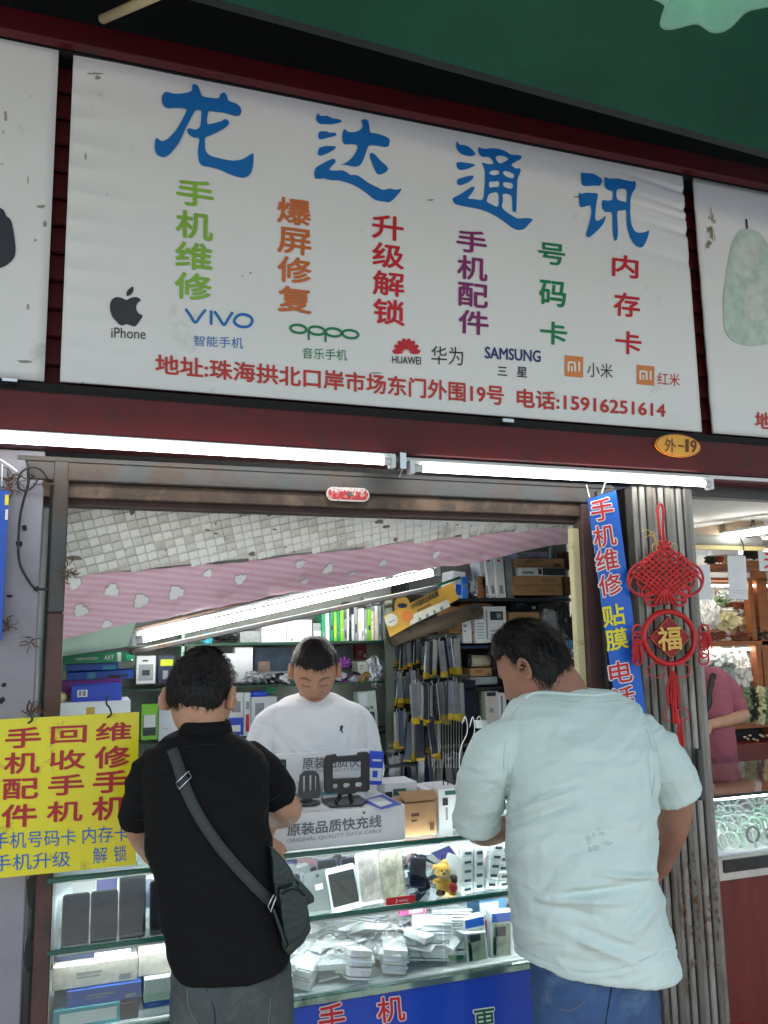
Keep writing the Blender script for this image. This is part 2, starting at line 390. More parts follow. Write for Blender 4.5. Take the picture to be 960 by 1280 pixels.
def wr(x, z):
    r = 0
    for (px, py, a, s, L) in [(858, 241, .010, .012, .28), (858, 262, -.010, .010, .2), (858, 292, .008, .014, .2), (862, 275, .006, .01, .3), (865, 330, .004, .02, .3)]:
        c = at(px, py, YS); r += a * math.exp(-((z - c.z - (c.x - x) * .12) / s) ** 2) * math.exp(-max(0, c.x - x) / L * 1.6)
    r += .004 * math.exp(-(x - SX0) / .1) * math.sin(z * 40) + .003 * noise.noise(V((x * 2, z * 2, 3)))
    if z < SZ0 + .12: r += .002 * noise.noise(V((x * 9, z * 20, 1)))
    return abs(r) * 1.1
sign = thing('shop_sign', 'large white canvas shop sign with four big blue characters and phone logos', 'sign', ((SX0 + SX1) / 2, YS, SZ0))
sheet(SX0, SX1, SZ0, SZ1, YS, 150, 170, wr).make('canvas', canvas, sign, True)
YT = YS - .002
def catpoly(mb_list, loops, org, sc, Y, mat, parent, name='lettering'):
    c = bpy.data.curves.new('c', 'CURVE'); c.dimensions = '2D'; c.fill_mode = 'BOTH'
    for lp in loops:
        p3 = [V((x, y, 0)) for x, y in lp]; P, _ = crom(p3, [0] * len(p3), 3, True)
        sp = c.splines.new('POLY'); sp.points.add(len(P) - 1); sp.use_cyclic_u = True
        for k, p in enumerate(P): sp.points[k].co = (p.x / 100, -p.y / 100, 0, 1)
    o = bpy.data.objects.new('c', c); COL.objects.link(o); bpy.context.view_layer.update()
    me = bpy.data.meshes.new_from_object(o.evaluated_get(bpy.context.evaluated_depsgraph_get()))
    k = MB(); k.add([at(org[0] + v.co.x * 100 / sc, org[1] - v.co.y * 100 / sc, Y) for v in me.vertices], [tuple(p.vertices) for p in me.polygons])
    bpy.data.objects.remove(o); bpy.data.curves.remove(c)
    return k.make(name, mat, parent)
L1 = [[(170,148),(215,160),(280,162),(355,142),(362,100),(378,90),(405,105),(420,140),(440,180),(500,193),(560,195),(572,170),(598,153),(622,175),(635,215),(690,235),(722,262),(730,300),(710,328),(660,322),(600,305),(540,298),(495,292),(480,310),(475,385),(520,385),(580,368),(612,352),(638,375),(625,405),(570,440),(500,475),(460,492),(458,550),(465,595),(500,628),(560,645),(640,662),(700,662),(750,648),(810,612),(822,625),(818,700),(800,760),(760,790),(710,788),(640,765),(560,730),(490,712),(435,700),(410,660),(405,580),(415,500),(370,490),(335,465),(325,430),(345,422),(385,432),(415,415),(425,380),(430,300),(415,285),(385,290),(355,340),(312,425),(268,520),(220,585),(170,632),(130,635),(95,615),(80,570),(85,510),(100,495),(125,515),(160,512),(200,480),(250,420),(290,350),(318,290),(300,272),(240,268),(175,270),(145,250),(133,200),(145,162)]]
L2 = [[(130,85),(145,105),(180,110),(215,108),(260,130),(330,143),(348,158),(325,172),(260,185),(190,185),(150,183),(120,160),(110,125)],
[(150,253),(210,252),(235,265),(285,265),(300,282),(285,295),(230,308),(180,322),(145,325),(132,300),(137,268)],
[(155,400),(200,388),(280,390),(293,400),(270,425),(215,455),(160,475),(130,465),(132,430),(142,408)],
[(365,240),(380,235),(410,258),(470,258),(530,230),(542,195),(530,155),(560,140),(590,155),(602,200),(612,262),(660,270),(730,290),(785,320),(790,355),(775,392),(730,395),(680,385),(630,380),(595,390),(575,440),(550,510),(520,560),(480,578),(430,572),(380,560),(340,560),(380,545),(430,510),(475,450),(495,400),(480,375),(430,370),(380,372),(358,345),(352,290)],
[(625,450),(655,465),(710,525),(765,575),(775,605),(745,635),(695,650),(665,630),(640,575),(615,510),(608,465)],
[(270,505),(290,520),(285,545),(240,590),(240,610),(290,615),(350,612),(400,632),(430,655),(480,655),(530,680),(600,730),(680,770),(730,792),(790,780),(850,792),(900,782),(870,830),(800,900),(740,900),(660,885),(600,840),(520,780),(430,735),(330,705),(240,700),(180,685),(115,690),(97,665),(98,620),(115,585),(180,545),(230,520)]]
L3 = [[(85,65),(100,60),(115,85),(180,95),(230,125),(275,180),(240,200),(180,195),(120,170),(85,120)],
[(90,268),(120,260),(200,270),(255,280),(272,293),(240,310),(190,330),(130,340),(95,320),(85,290)],
[(95,435),(120,425),(180,405),(240,395),(257,405),(240,435),(190,470),(120,492),(92,475)],
[(250,505),(265,520),(240,570),(200,622),(260,630),(345,635),(362,540),(370,430),(365,330),(340,268),(400,280),(455,275),(435,230),(400,208),(345,207),(312,180),(303,130),(312,115),(360,128),(440,122),(520,132),(580,155),(630,185),(700,190),(738,205),(720,235),(670,260),(635,290),(680,325),(712,322),(728,345),(712,390),(695,440),(690,560),(683,740),(665,760),(645,740),(642,640),(625,590),(552,578),(550,640),(540,710),(580,755),(640,795),(700,825),(770,820),(845,832),(810,880),(760,930),(700,938),(640,915),(560,855),(460,790),(330,735),(180,705),(90,685),(52,655),(50,620),(80,605),(150,565),(210,525)],
[(480,205),(520,195),(570,205),(605,232),(570,255),(525,275),(495,255),(480,225)],[(415,365),(440,345),(490,342),(515,360),(500,385),(450,392),(420,380)],[(555,355),(590,352),(640,370),(665,395),(650,422),(600,412),(558,385)],[(415,460),(460,456),(510,452),(508,505),(460,510),(415,512)],[(555,465),(600,462),(648,480),(640,525),(590,520),(555,498)],[(405,590),(430,572),(500,570),(502,702),(440,685),(390,655),(395,620)]]
L4 = [[(145,100),(165,98),(200,100),(270,105),(330,135),(375,170),(362,215),(345,235),(280,235),(200,240),(160,230),(145,190)],
[(120,318),(150,325),(190,315),(260,315),(325,325),(318,390),(305,470),(298,590),(320,620),(370,600),(405,570),(410,590),(380,660),(310,735),(240,795),(210,793),(197,765),(215,710),(240,620),(255,530),(250,465),(235,450),(200,458),(150,472),(128,455),(122,390)],
[(400,150),(418,145),(450,160),(540,158),(620,175),(700,190),(725,185),(740,210),(732,270),(700,320),(682,400),(682,560),(695,660),(730,730),(780,750),(850,740),(880,722),(885,745),(860,830),(820,900),(780,908),(720,870),(670,780),(640,650),(635,510),(590,508),(540,520),(540,620),(545,770),(522,840),(500,800),(488,700),(485,560),(470,525),(410,520),(375,480),(370,420),(385,392),(430,400),(480,390),(488,350),(485,300),(450,285),(410,260),(398,210)],
[(530,300),(545,275),(600,268),(642,285),(642,350),(635,412),(590,405),(545,390),(530,350)]]
for L, org, sc in ((L1, (180, 90), 6), (L2, (380, 130), 7.385), (L3, (560, 170), 8), (L4, (710, 205), 8.727)):
    catpoly(None, L, org, sc, YT, blue_i, sign, 'character')
def column(body, cx0, cx1, tops, w, mat, h=None):
    mb = MB()
    for ch, (a, b) in zip(body, tops):
        t = (a - tops[0][0]) / max(1, tops[-1][1] - tops[0][0]); cx = cx0 + (cx1 - cx0) * t; sl = .0003 * (745 - (a + b) / 2) * w / 2
        text_px(mb, ch, [(cx - w / 2, a - sl), (cx + w / 2, a + sl), (cx + w / 2 - .5, b + sl), (cx - w / 2 - .5, b - sl)], YT, .03)
    mb.make('lettering', mat, sign)
column('手机维修', 244, 241, [(225, 258), (264, 299), (303, 337), (341, 375)], 47, grn_i)
column('爆屏修复', 368, 369, [(248, 281), (285, 318), (321, 354), (358, 391)], 43, org_i)
column('升级解锁', 485, 487, [(269, 300), (304, 335), (339, 370), (374, 406)], 40, red_i)
column('手机配件', 590, 593, [(288, 316), (320, 350), (354, 384), (388, 418)], 38, pur_i)
column('号码卡', 690, 693, [(304, 331), (351, 383), (402, 431)], 34, tgr_i)
column('内存卡', 782, 787, [(319, 347), (366, 396), (414, 443)], 33, red_i)
def st(body, q, mat, off=.02, name='lettering'):
    mb = MB(); text_px(mb, body, q, YT, off); return mb.make(name, mat, sign)
st('地址:珠海拱北口岸市场东门外围19号', [(194, 442), (630, 482), (630, 507), (194, 467)], brick_i, .03)
st('电话:15916251614', [(646, 485), (832, 502), (832, 523), (646, 509)], brick_i, .03)
st('iPhone', [(139, 409), (182, 411), (182, 424), (139, 422)], blk_i, .005)
st('智能手机', [(242, 419), (304, 422), (304, 436), (242, 432)], blue_i, .01)
st('音乐手机', [(378, 434), (434, 437), (434, 451), (378, 448)], tgr_i, .01)
st('HUAWEI', [(490, 445), (526, 446), (526, 456), (490, 454)], blk_i, .02)
st('华为', [(539, 432), (579, 434), (579, 457), (539, 455)], blk_i, .0)
st('SAMSUNG', [(606, 433), (676, 438), (676, 453), (606, 448)], navy_i, .035)
st('三', [(622, 458), (634, 459), (634, 470), (622, 469)], blk_i, .03); st('星', [(646, 458), (659, 459), (659, 472), (646, 471)], blk_i, .02)
st('小米', [(734, 452), (766, 455), (766, 473), (734, 471)], blk_i, .01); st('红米', [(822, 465), (850, 467), (850, 483), (822, 481)], brick_i, .01)
def stroke(mb, pts, w, Y=YT, mi=0, closed=False):    # flat printed pen line through picture points
    n = len(pts); P = [V((x, y, 0)) for x, y in pts]
    P, _ = crom(P, [0] * n, 5, closed) if n > 2 else (P, 0)
    k = len(P); vs = []; fs = []
    for i in range(k):
        a = P[(i - 1) % k] if closed or i else P[i]; b = P[(i + 1) % k] if closed or i < k - 1 else P[i]
        d = (b - a).normalized(); nn = V((-d.y, d.x, 0)) * w / 2
        vs += [at(*(P[i] + nn)[:2], Y), at(*(P[i] - nn)[:2], Y)]
    for i in range(k if closed else k - 1):
        j = (i + 1) % k; fs.append((2 * i, 2 * i + 1, 2 * j + 1, 2 * j))
    mb.add(vs, fs, mi)
mb = MB()     # round-cornered blue word mark
for p in ([(232, 386), (244, 403), (257, 387)], [(264, 388), (264, 406)], [(268, 389), (280, 406), (291, 390)]): stroke(mb, p if len(p) == 2 else [p[0], ((p[0][0] + p[1][0]) / 2, (p[0][1] + p[1][1]) / 2), p[1], ((p[2][0] + p[1][0]) / 2, (p[2][1] + p[1][1]) / 2), p[2]], 3.4)
stroke(mb, [(293, 400), (298, 394), (306, 393), (314, 397), (315, 403), (310, 408), (300, 408), (294, 404)], 3.4, closed=True)
mb.make('logo', blue_i, sign)
mb = MB()
for k, cx in enumerate((373, 396, 417, 438)):
    cy = 411 + k * 2.2
    stroke(mb, [(cx + 10 * math.cos(a), cy + 5 * math.sin(a) + .1 * 10 * math.cos(a)) for a in [i * math.pi / 4 for i in range(8)]], 3., closed=True)
    if k in (1, 2): stroke(mb, [(cx - 10, cy - 2), (cx - 10, cy + 12)], 2.6, YT - .0006)
mb.make('logo', tgr_i, sign)
mb = MB()
for k in range(8):      # fan of petals
    a = R_(-78 + k * 156 / 7 - 90); L = 16
    c0 = (508, 442); tip = (c0[0] + math.cos(a) * L * 1.1, c0[1] + math.sin(a) * L * 1.25 + 1)
    P = []
    for t, w in ((.25, .4), (.5, 2.0), (.75, 3.1), (.93, 2.4), (1.02, .8)):
        P.append((t, w))
    dx, dy = tip[0] - c0[0], tip[1] - c0[1]; ln = math.hypot(dx, dy); nx, ny = -dy / ln, dx / ln
    poly = [(c0[0] + dx * t + nx * w, c0[1] + dy * t + ny * w) for t, w in P] + [(c0[0] + dx * t - nx * w, c0[1] + dy * t - ny * w) for t, w in P[::-1]]
    mb.add([at(x, y, YT - .0002 * k) for x, y in poly], [tuple(range(len(poly)))])
mb.make('logo', red_i, sign)
catpoly(None, [[(23, 100), (10, 85), (3, 60), (8, 38), (22, 30), (38, 33), (50, 38), (62, 32), (78, 30), (90, 38), (80, 48), (77, 62), (84, 76), (95, 82), (86, 98), (74, 112), (62, 110), (50, 106), (38, 110), (28, 106)], [(50, 26), (52, 12), (68, 0), (68, 14), (60, 24)]], (136, 358), 2.25, YT, blk_i, sign, 'logo')
for (x0, y0, x1, y1) in ((706, 444, 729, 471), (796, 456, 818, 481)):
    mb = MB(); mb.quad(at(x0, y0, YT), at(x1, y0 + 2, YT), at(x1, y1 + 1, YT), at(x0, y1 - 1, YT)); mb.make('logo', mi_i, sign)
    mb = MB(); w = x1 - x0; h = y1 - y0
    stroke(mb, [(x0 + w * .2, y1 - h * .25), (x0 + w * .2, y0 + h * .32)], 2.2, YT - .001); stroke(mb, [(x0 + w * .2, y0 + h * .32), (x0 + w * .55, y0 + h * .34)], 2.2, YT - .0013)
    stroke(mb, [(x0 + w * .55, y0 + h * .32), (x0 + w * .57, y1 - h * .25)], 2.2, YT - .001); stroke(mb, [(x0 + w * .38, y0 + h * .5), (x0 + w * .38, y1 - h * .25)], 2.0, YT - .001); stroke(mb, [(x0 + w * .78, y0 + h * .3), (x0 + w * .79, y1 - h * .25)], 2.2, YT - .001)
    mb.make('logo_letters', wht_i, sign)
# stains on canvases
stain = M('grime', (120, 116, 98), .8, var=.3, alpha=.55, scale=30)
mb = MB()
for (px, py, w, h) in [(122, 97, 5, 3), (118, 92, 12, 1.4), (107, 196, 1.5, 5), (313, 341, 1.6, 1.6), (303, 345, 1.2, 1), (134, 243, 1, 1), (260, 332, 1, 1), (470, 466, 9, 1), (722, 246, 6, 1.2), (538, 250, 5, 1.4), (104, 478, 1, 1), (810, 360, 1, 1)]:
    mb.add([at(px + w * math.cos(a) * random.uniform(.7, 1.2), py + h * math.sin(a) * random.uniform(.7, 1.2), YT) for a in [i * math.pi / 4 for i in range(8)]], [tuple(range(8))])
mb.make('stain', stain, sign)
# neighbouring signs
mb = sheet(at(-420, 300, YS).x, at(62, 300, YS).x + .002, SZ0 - .005, SZ1 + .012, YS - .004, 30, 30, lambda x, z: .003 * abs(noise.noise(V((x * 3, z * 5, 9)))))
ls = thing('shop_sign', 'white canvas sign cut off at the left edge with a dark shape on it', 'sign', (-.6, YS, SZ0)); mb.make('canvas', canvas, ls, True)
catpoly(None, [[(-22, 250), (-5, 258), (4, 262), (8, 270), (14, 276), (18, 296), (19, 318), (10, 330), (-4, 336), (-24, 338)]], (0, 0), 1, YS - .0065, M('dark_grey_print', (44, 50, 60), .5), ls, 'printed_shape')
mb = MB()
for (px, py, w, h) in [(7, 145, 3, 7), (4, 165, 1, 2), (35, 225, 1.2, 6), (35, 383, 2, 5), (52, 258, 8, 2.5), (56, 280, 3, 4), (30, 452, 12, 2), (44, 300, 2, 2), (2, 205, 2, 1), (38, 120, 1, 1)]:
    mb.add([at(px + w * math.cos(a) * random.uniform(.5, 1.2), py + h * math.sin(a) * random.uniform(.6, 1.2), YS - .0066) for a in [i * math.pi / 4 for i in range(8)]], [tuple(range(8))])
mb.make('stain', stain, ls)
x0r = at(880, 390, YS).x
rsn = thing('shop_sign', 'white canvas sign at the right edge with a faint green pendant print', 'sign', (x0r + .6, YS, SZ0))
sheet(x0r, x0r + 1.6, SZ0 - .002, SZ1 - .005, YS - .004, 40, 40, lambda x, z: .005 * abs(noise.noise(V((x * 2, z * 14, 4)))) * math.exp(-(x - x0r) / .3)).make('canvas', canvas, rsn, True)
jade = M('pale_green_print', (196, 214, 200), .55, var=.18, scale=22); jade2 = M('pale_grey_print', (212, 218, 212), .55, var=.15, scale=22)
catpoly(None, [[(932, 286), (948, 290), (960, 305), (975, 330), (985, 380), (975, 420), (950, 432), (920, 428), (906, 410), (905, 370), (912, 320), (920, 295)]], (0, 0), 1, YS - .0065, jade, rsn, 'printed_shape')
catpoly(None, [[(930, 296), (944, 298), (950, 312), (944, 335), (930, 345), (918, 335), (916, 312)], [(936, 355), (962, 352), (970, 380), (950, 400), (930, 392)]], (0, 0), 1, YS - .0075, jade2, rsn, 'printed_shape')
mb = MB(); stroke(mb, [(933, 274), (934, 286)], 2.4, YS - .0068); mb.make('printed_shape', blk_i, rsn)
mb = MB(); text_px(mb, '地', [(944, 514), (964, 516), (964, 537), (944, 535)], YS - .0065, .03); mb.make('lettering', brick_i, rsn)
mb = MB()
for k in range(16):
    px, py = 889 + random.gauss(0, 2.5), 285 + random.gauss(0, 12); w, h = random.uniform(.8, 3), random.uniform(2, 7)
    mb.add([at(px + w * math.cos(a) * random.uniform(.5, 1.2), py + h * math.sin(a) * random.uniform(.6, 1.2), YS - .0064 - k * .0001) for a in [i * math.pi / 4 for i in range(8)]], [tuple(range(8))])
mb.make('stain', M('brown_stain', (140, 122, 84), .8, alpha=.6), rsn)
# oval number badge
c = at(848, 557, -.11); bd = thing('number_badge', 'small oval orange badge reading 外-19 on the lower maroon beam', 'badge', c)
ax = pxm(-.11); axh = (at(858, 557, -.11).x - at(838, 557, -.11).x) / 20
mb = MB(); mb.poly([c + V((math.cos(a) * 28 * axh, 0, math.sin(a) * 17 * ax)) for a in [i * math.pi / 20 for i in range(40)]], (0, .008, 0)); mb.make('badge_rim', M('badge_gold', (206, 130, 40), .4), bd)
mb = MB(); mb.poly([c + V((math.cos(a) * 26 * axh, -.002, math.sin(a) * 15 * ax)) for a in [i * math.pi / 20 for i in range(40)]], (0, .004, 0)); mb.make('badge_face', M('badge_yellow', (240, 172, 60), .4), bd)
mb = MB(); text_px(mb, '外', [(831, 547), (845, 548), (845, 566), (831, 565)], -.114, .01); text_px(mb, '-', [(848, 556), (855, 557), (855, 559), (848, 558)], -.114, .02); text_px(mb, '1', [(857, 549), (861, 549), (861, 565), (857, 565)], -.114, .02); text_px(mb, '9', [(863, 550), (871, 550), (871, 566), (863, 566)], -.114, .03)
mb.make('lettering', M('badge_brown', (110, 50, 34), .5), bd)
o = item('steel_clip', 'small grey steel clip under the left end of the sign', 'clip', (2, 472, 22, 477), -.075, .01, aluminium)
o = item('steel_clip', 'small grey steel clip under the middle of the sign', 'clip', (629, 523, 643, 528), -.075, .01, aluminium)

# outer tubes ----------------------------------------------------------------
housing = M('lamp_housing', (214, 216, 216), .4, var=.05)
def tube_lamp(label, a, b, r=.011, up=.022, house=True, m=tubem, wood_=False):
    a, b = V(a), V(b); d = (b - a).normalized(); mid = (a + b) / 2
    t = thing('tube_lamp', label, 'lamp', mid)
    mb = MB(); mb.tube([a + d * .02, b - d * .02], r, 14, cap=True); mb.make('tube', m, t, True)
    for p, s_ in ((a, 1), (b, -1)):
        mb = MB(); mb.tube([p - d * s_ * .004, p + d * s_ * .02], r * 1.08, 14); mb.make('end_cap', housing, t, True)
        mb = MB(); mb.box(p - d * s_ * .012 + V((0, .012, .004)), (.016, .03, .042)); mb.make('socket', white_p, t)
    ang = math.atan2(d.z, math.hypot(d.x, d.y)); yaw = math.atan2(d.y, d.x)
    rm = Matrix.Rotation(yaw, 3, 'Z') @ Matrix.Rotation(-ang, 3, 'Y')
    mb = MB(); mb.box(mid + V((0, .02, up)), ((b - a).length + .03, .028, .014), rot=rm, bev=.003); mb.make('housing', housing, t)
    return t
ya = -.11
def tpt(px, py): return at(px, py, ya)
tube_lamp('lit fluorescent tube under the sign on the left, running off the left edge', V((at(487, 580, ya).x - 1.14, ya, 2.222)), V((at(487, 580, ya).x, ya, 2.219)))
tube_lamp('lit fluorescent tube under the sign on the right, ending at the pillar', V((at(520, 588, ya).x, ya, 2.203)), V((at(886, 606, ya).x, ya, 2.203)))
tube_lamp('lit fluorescent tube beyond the left edge of the picture', V((-1.55, ya, 2.222)), V((-.40, ya, 2.222)))
mb = MB(); mb.box((1.05, -.062, 2.238), (4.4, .03, .012)); tag(mb.make('cable_trunking', white_p), 'thin white plastic trunking along the top of the tube lamps', 'trunking')
mb = MB(); a = at(502, 577, -.1); mb.box(a, (.02, .03, .05)); mb.tube([a + V((0, 0, .03)), a + V((.002, 0, -.02)), a + V((-.01, -.0, -.05))], .002, 6, smooth=4); tag(mb.make('lamp_bracket', aluminium), 'small metal bracket between the two tube lamps', 'bracket')

# opening frame ---------------------------------------------------------------
fr = thing('shutter_frame', 'rusty grey steel frame around the kiosk opening', 'frame', (.8, .03, 0))
XL = at(73, 700, 0).x; XR = 1.60
mb = MB(); mb.box((.78, .04, 2.165), (1.9, .07, .055), bev=.004); mb.make('lintel', steel, fr)
mb = MB(); mb.box((.78, .055, 2.115), (1.86, .06, .046), bev=.003); mb.make('lintel', rust, fr)
mb = MB(); mb.box((.78, .075, 2.083), (1.86, .06, .02)); mb.make('shutter_lip', M('dark_rust', (56, 36, 32), .7, var=.3), fr)
mb = MB(); mb.box((.78, .012, 2.199), (1.95, .012, .012)); mb.make('rail', steel, fr)
mb = MB(); mb.box((XL - .002, .03, 1.98), (.042, .055, .43), bev=.004); mb.make('post_top', steel, fr)
mb = MB(); mb.box((XL - .002, .03, .93), (.042, .055, 1.67), bev=.004); mb.make('post', brownpost, fr)
mb = MB(); mb.box((XL - .026, .03, 1.1), (.008, .03, 2.15)); mb.make('post_groove', dark, fr)
mb = MB(); mb.box((XR + .013, .05, 1.03), (.030, .03, 2.04), bev=.003); mb.make('jamb', cream, fr)
mb = MB(); mb.box((XR + .055, .04, 1.1), (.055, .05, 2.15), bev=.003); mb.make('jamb_post', brownpost, fr)
mb = MB(); mb.box((XR + .10, .02, 1.1), (.035, .05, 2.16), bev=.003); mb.make('jamb_post', steel, fr)
mb = MB(); mb.box((XR + .17, .07, 1.1), (.12, .04, 2.16)); mb.make('jamb_recess', dark, fr)
c = at(435, 618, .0); stk = thing('sticker', 'oblong worn red and white lock plate on the rusty lintel', 'sticker', c)
def capsule(c, w, h, Y, d, n=10):
    P = []
    for s_, x in ((1, w / 2 - h / 2), (-1, -w / 2 + h / 2)):
        for i in range(n + 1):
            a = -math.pi / 2 * s_ + math.pi * i / n * 1
            P.append(V((c.x + x + math.cos(a if s_ > 0 else a) * h / 2, Y, c.z + math.sin(a) * h / 2)))
    return P
mb = MB(); mb.poly(capsule(c, 58 * ax, 18 * ax, -.002, 0), (0, .006, 0)); mb.make('plate', M('worn_white', (200, 196, 190), .6, dirt=((120, 60, 50), .3, 60)), stk)
mb = MB(); mb.poly(capsule(c, 54 * ax, 14 * ax, -.0035, 0), (0, .003, 0)); mb.make('plate_face', M('worn_red', (176, 40, 44), .6, dirt=((210, 200, 196), .35, 70)), stk)
mb = MB(); mb.tube([V((c.x + .003, -.008, c.z)), V((c.x + .003, .0, c.z))], .007, 14); mb.make('lock_hole', M('lock_grey', (90, 94, 98), .4, metal=.6), stk)
mb = MB(); text_px(mb, 'INCOMPARABLE', [(414, 610), (456, 611), (456, 615), (414, 614)], -.0045, .02); mb.make('lettering', wht_i, stk)

# left wall ------------------------------------------------------------------
mb = MB(); mb.box((-.62, .06, 1.12), (.99, .1, 2.2), bev=.003)
lw = mb.make('side_wall', lav); tag(lw, 'lavender painted wall left of the kiosk opening', 'wall')
mb = MB(); mb.box((-.62, -.0, .35), (.985, .03, .7)); mb.make('lower_patch', M('grey_patch', (150, 146, 156), .85, dirt=((90, 84, 84), .4, 5), bump=.2), lw)
mb = MB()
for (px, py, w, h) in [(31, 660, 3, 4), (24, 680, 4, 4), (5, 856, 3, 3), (2, 875, 4, 4), (46, 736, 4, 4), (40, 1115, 6, 22), (36, 1190, 5, 25), (33, 1060, 4, 10), (12, 745, 4, 2)]:
    q = at(px, py, .008); mb.blob(q, 1, seed=px, amp=.6, sub=2, sq=(w * pxm(0) / 1.3, .002, h * pxm(0) / 1.3))
mb.make('wall_stain', M('black_stain', (44, 42, 44), .8, alpha=.8), lw)
mb = MB(); 
def P(px, py, Y): return at(px, py, Y)
mb.tube([P(33, 575, -.02), P(36, 600, -.02), P(26, 640, -.01), P(23, 680, -.01), P(25, 705, -.01), P(35, 725, -.01), P(44, 735, -.01), P(60, 737, -.01)], .0035, 8, smooth=5)
tag(mb.make('wire', blackc, smooth=True), 'dark wire hanging down the lavender wall to the post', 'wire')
mb = MB(); mb.tube([P(60, 600, -.03), P(52, 588, -.04), P(40, 584, -.04), P(27, 590, -.04), P(22, 602, -.04), P(26, 612, -.04), P(36, 612, -.04), P(46, 602, -.03), P(40, 594, -.02)], .003, 8, smooth=5)
tag(mb.make('wire', blackc, smooth=True), 'looped black wire beside the top of the left post', 'wire')
mb = MB(); mb.tube([P(0, 574, -.03), P(12, 582, -.03), P(22, 590, -.03)], .003, 6, smooth=4); mb.tube([P(3, 580, -.03), P(2, 608, -.03)], .002, 6)
tag(mb.make('wire', white_p, smooth=True), 'short pale wire at the upper left edge', 'wire')
for (cx, cy, n, sz, lab) in [(14, 604, 26, 13, 'tangle of rusty wire ends at the top of the lavender wall'), (9, 780, 16, 8, 'small bundle of dry twine on the left wall beside the post'), (38, 803, 9, 8, 'thin frayed strings on the left wall above the yellow sign'), (40, 888, 14, 8, 'wire knot on the wall just above the yellow sign'), (84, 715, 16, 10, 'brown twine tuft at the left post by the pink cloth'), (55, 604, 10, 7, 'frayed cable ends by the top of the left post')]:
    mb = MB()
    for k in range(n):
        a = random.uniform(0, 6.3); q = P(cx + random.gauss(0, sz * .35), cy + random.gauss(0, sz * .35), -.015)
        pts = [q]
        for _ in range(3): a += random.uniform(-.9, .9); pts.append(pts[-1] + V((math.cos(a), random.uniform(-.3, .1), math.sin(a) * .8)) * sz * pxm(0) * .45)
        mb.tube(pts, random.uniform(.0008, .002), 5, smooth=3)
    tag(mb.make('twine', M('dry_twine', (92, 72, 56), .9, var=.4, scale=60), smooth=True), lab, 'twine')
o = item('blue_sign', 'edge of a blue hanging banner at the far left', 'sign', (-46, 612, 2, 800), -.03, .006, M('blue_vinyl', (18, 84, 190), .4), face=[(.9, .9, 1, .97, yel_i), (.93, .8, 1, .87, wht_i)])

# yellow hanging sign ----------------------------------------------------------
YY = -.13
yq = [at(-14, 900, YY), at(174, 890, YY), at(170, 1081, YY), at(-14, 1099, YY)]
ys = thing('hanging_sign', 'yellow board with red and blue characters hanging left of the counter', 'sign', (yq[0] + yq[1]) / 2)
mb = MB(); mb.poly(yq, (0, .006, 0)); mb.make('board', M('yellow_board', (236, 222, 20), .3, var=.06, scale=4, coat=.5, dirt=((170, 150, 30), .08, 12), bump=.03, bscale=6), ys)
mb = MB()
for cx, body, rows in [(30, '手机配件', [(909, 935), (940, 967), (973, 999), (1005, 1034)]), (87, '回收手机', [(907, 929), (937, 962), (968, 994), (1001, 1027)]), (143, '维修手机', [(903, 926), (932, 960), (963, 991), (995, 1025)])]:
    for i, (ch, (a, b)) in enumerate(zip(body, rows)):
        x = cx - i * 1.7
        text_px(mb, ch, [(x - 23, a + 1), (x + 22, a - 1), (x + 21, b - 1), (x - 24, b + 1)], YY, .035, dy=-.002)
mb.make('lettering', dred, ys)
mb = MB()
for s_, x0, x1, a, b in [('手机号码卡', -9, 95, 1041, 1036), ('内存卡', 103, 161, 1034, 1031), ('手机升级', -9, 88, 1069, 1063), ('解', 116, 134, 1059, 1058), ('锁', 142, 158, 1057, 1056)]:
    text_px(mb, s_, [(x0, a), (x1, b), (x1, b + 20), (x0, a + 21)], YY, .005, dy=-.002)
mb.make('lettering', M('blue_board_print', (10, 100, 190), .5), ys)
for px, py in ((37, 898), (136, 891)):
    mb = MB(); mb.tube([P(px - 2, py + 6, YY - .004), P(px + 3, py + 2, YY - .008), P(px + 1, py - 6, YY - .004), P(px - 3, py - 12, YY + .01), P(px, py - 22, YY + .04)], .0025, 7, smooth=4); mb.make('hook', blackc, ys, True)
#SPLIT
# vertical blue banner -----------------------------------------------------------
YB = -.07
bn = thing('banner', 'tall blue vertical banner with outlined characters tied beside the pillar', 'banner', P(752, 618, YB))
def bpt(u, v, Y=YB):
    x0, y0 = 735 + (786 - 735) * v, 624 + (1000 - 624) * v; x1, y1 = 770 + (821 - 770) * v, 613 + (989 - 613) * v
    return at(x0 + (x1 - x0) * u, y0 + (y1 - y0) * u, Y)
mb = MB(); mb.poly([bpt(0, 0), bpt(1, 0), bpt(1, 1), bpt(0, 1)], (0, .004, 0)); mb.make('banner_sheet', M('banner_blue', (22, 98, 204), .4, var=.05), bn)
mo = MB(); mr_ = MB(); my = MB()
for ch, (x, y), k in [('手', (752, 637), 0), ('机', (755, 670), 0), ('维', (758, 700), 0), ('修', (762, 731), 0), ('贴', (766, 769), 1), ('膜', (770, 799), 1), ('电', (775, 840), 0), ('话', (779, 872), 0), ('1', (783, 905), 0), ('5', (787, 935), 0)]:
    w, h = (14, 14); q = [(x - w - 2, y - h + 3), (x + w - 2, y - h - 2), (x + w + 2, y + h - 3), (x - w + 2, y + h + 2)]
    if k == 0: text_px(mo, ch, q, YB, .075, grow=.05, dy=-.0015); text_px(mr_, ch, q, YB, .02, dy=-.003)
    else: text_px(my, ch, q, YB, .03, dy=-.003)
mo.make('letter_outline', wht_i, bn); mr_.make('lettering', red_i, bn); my.make('lettering', yel_i, bn)
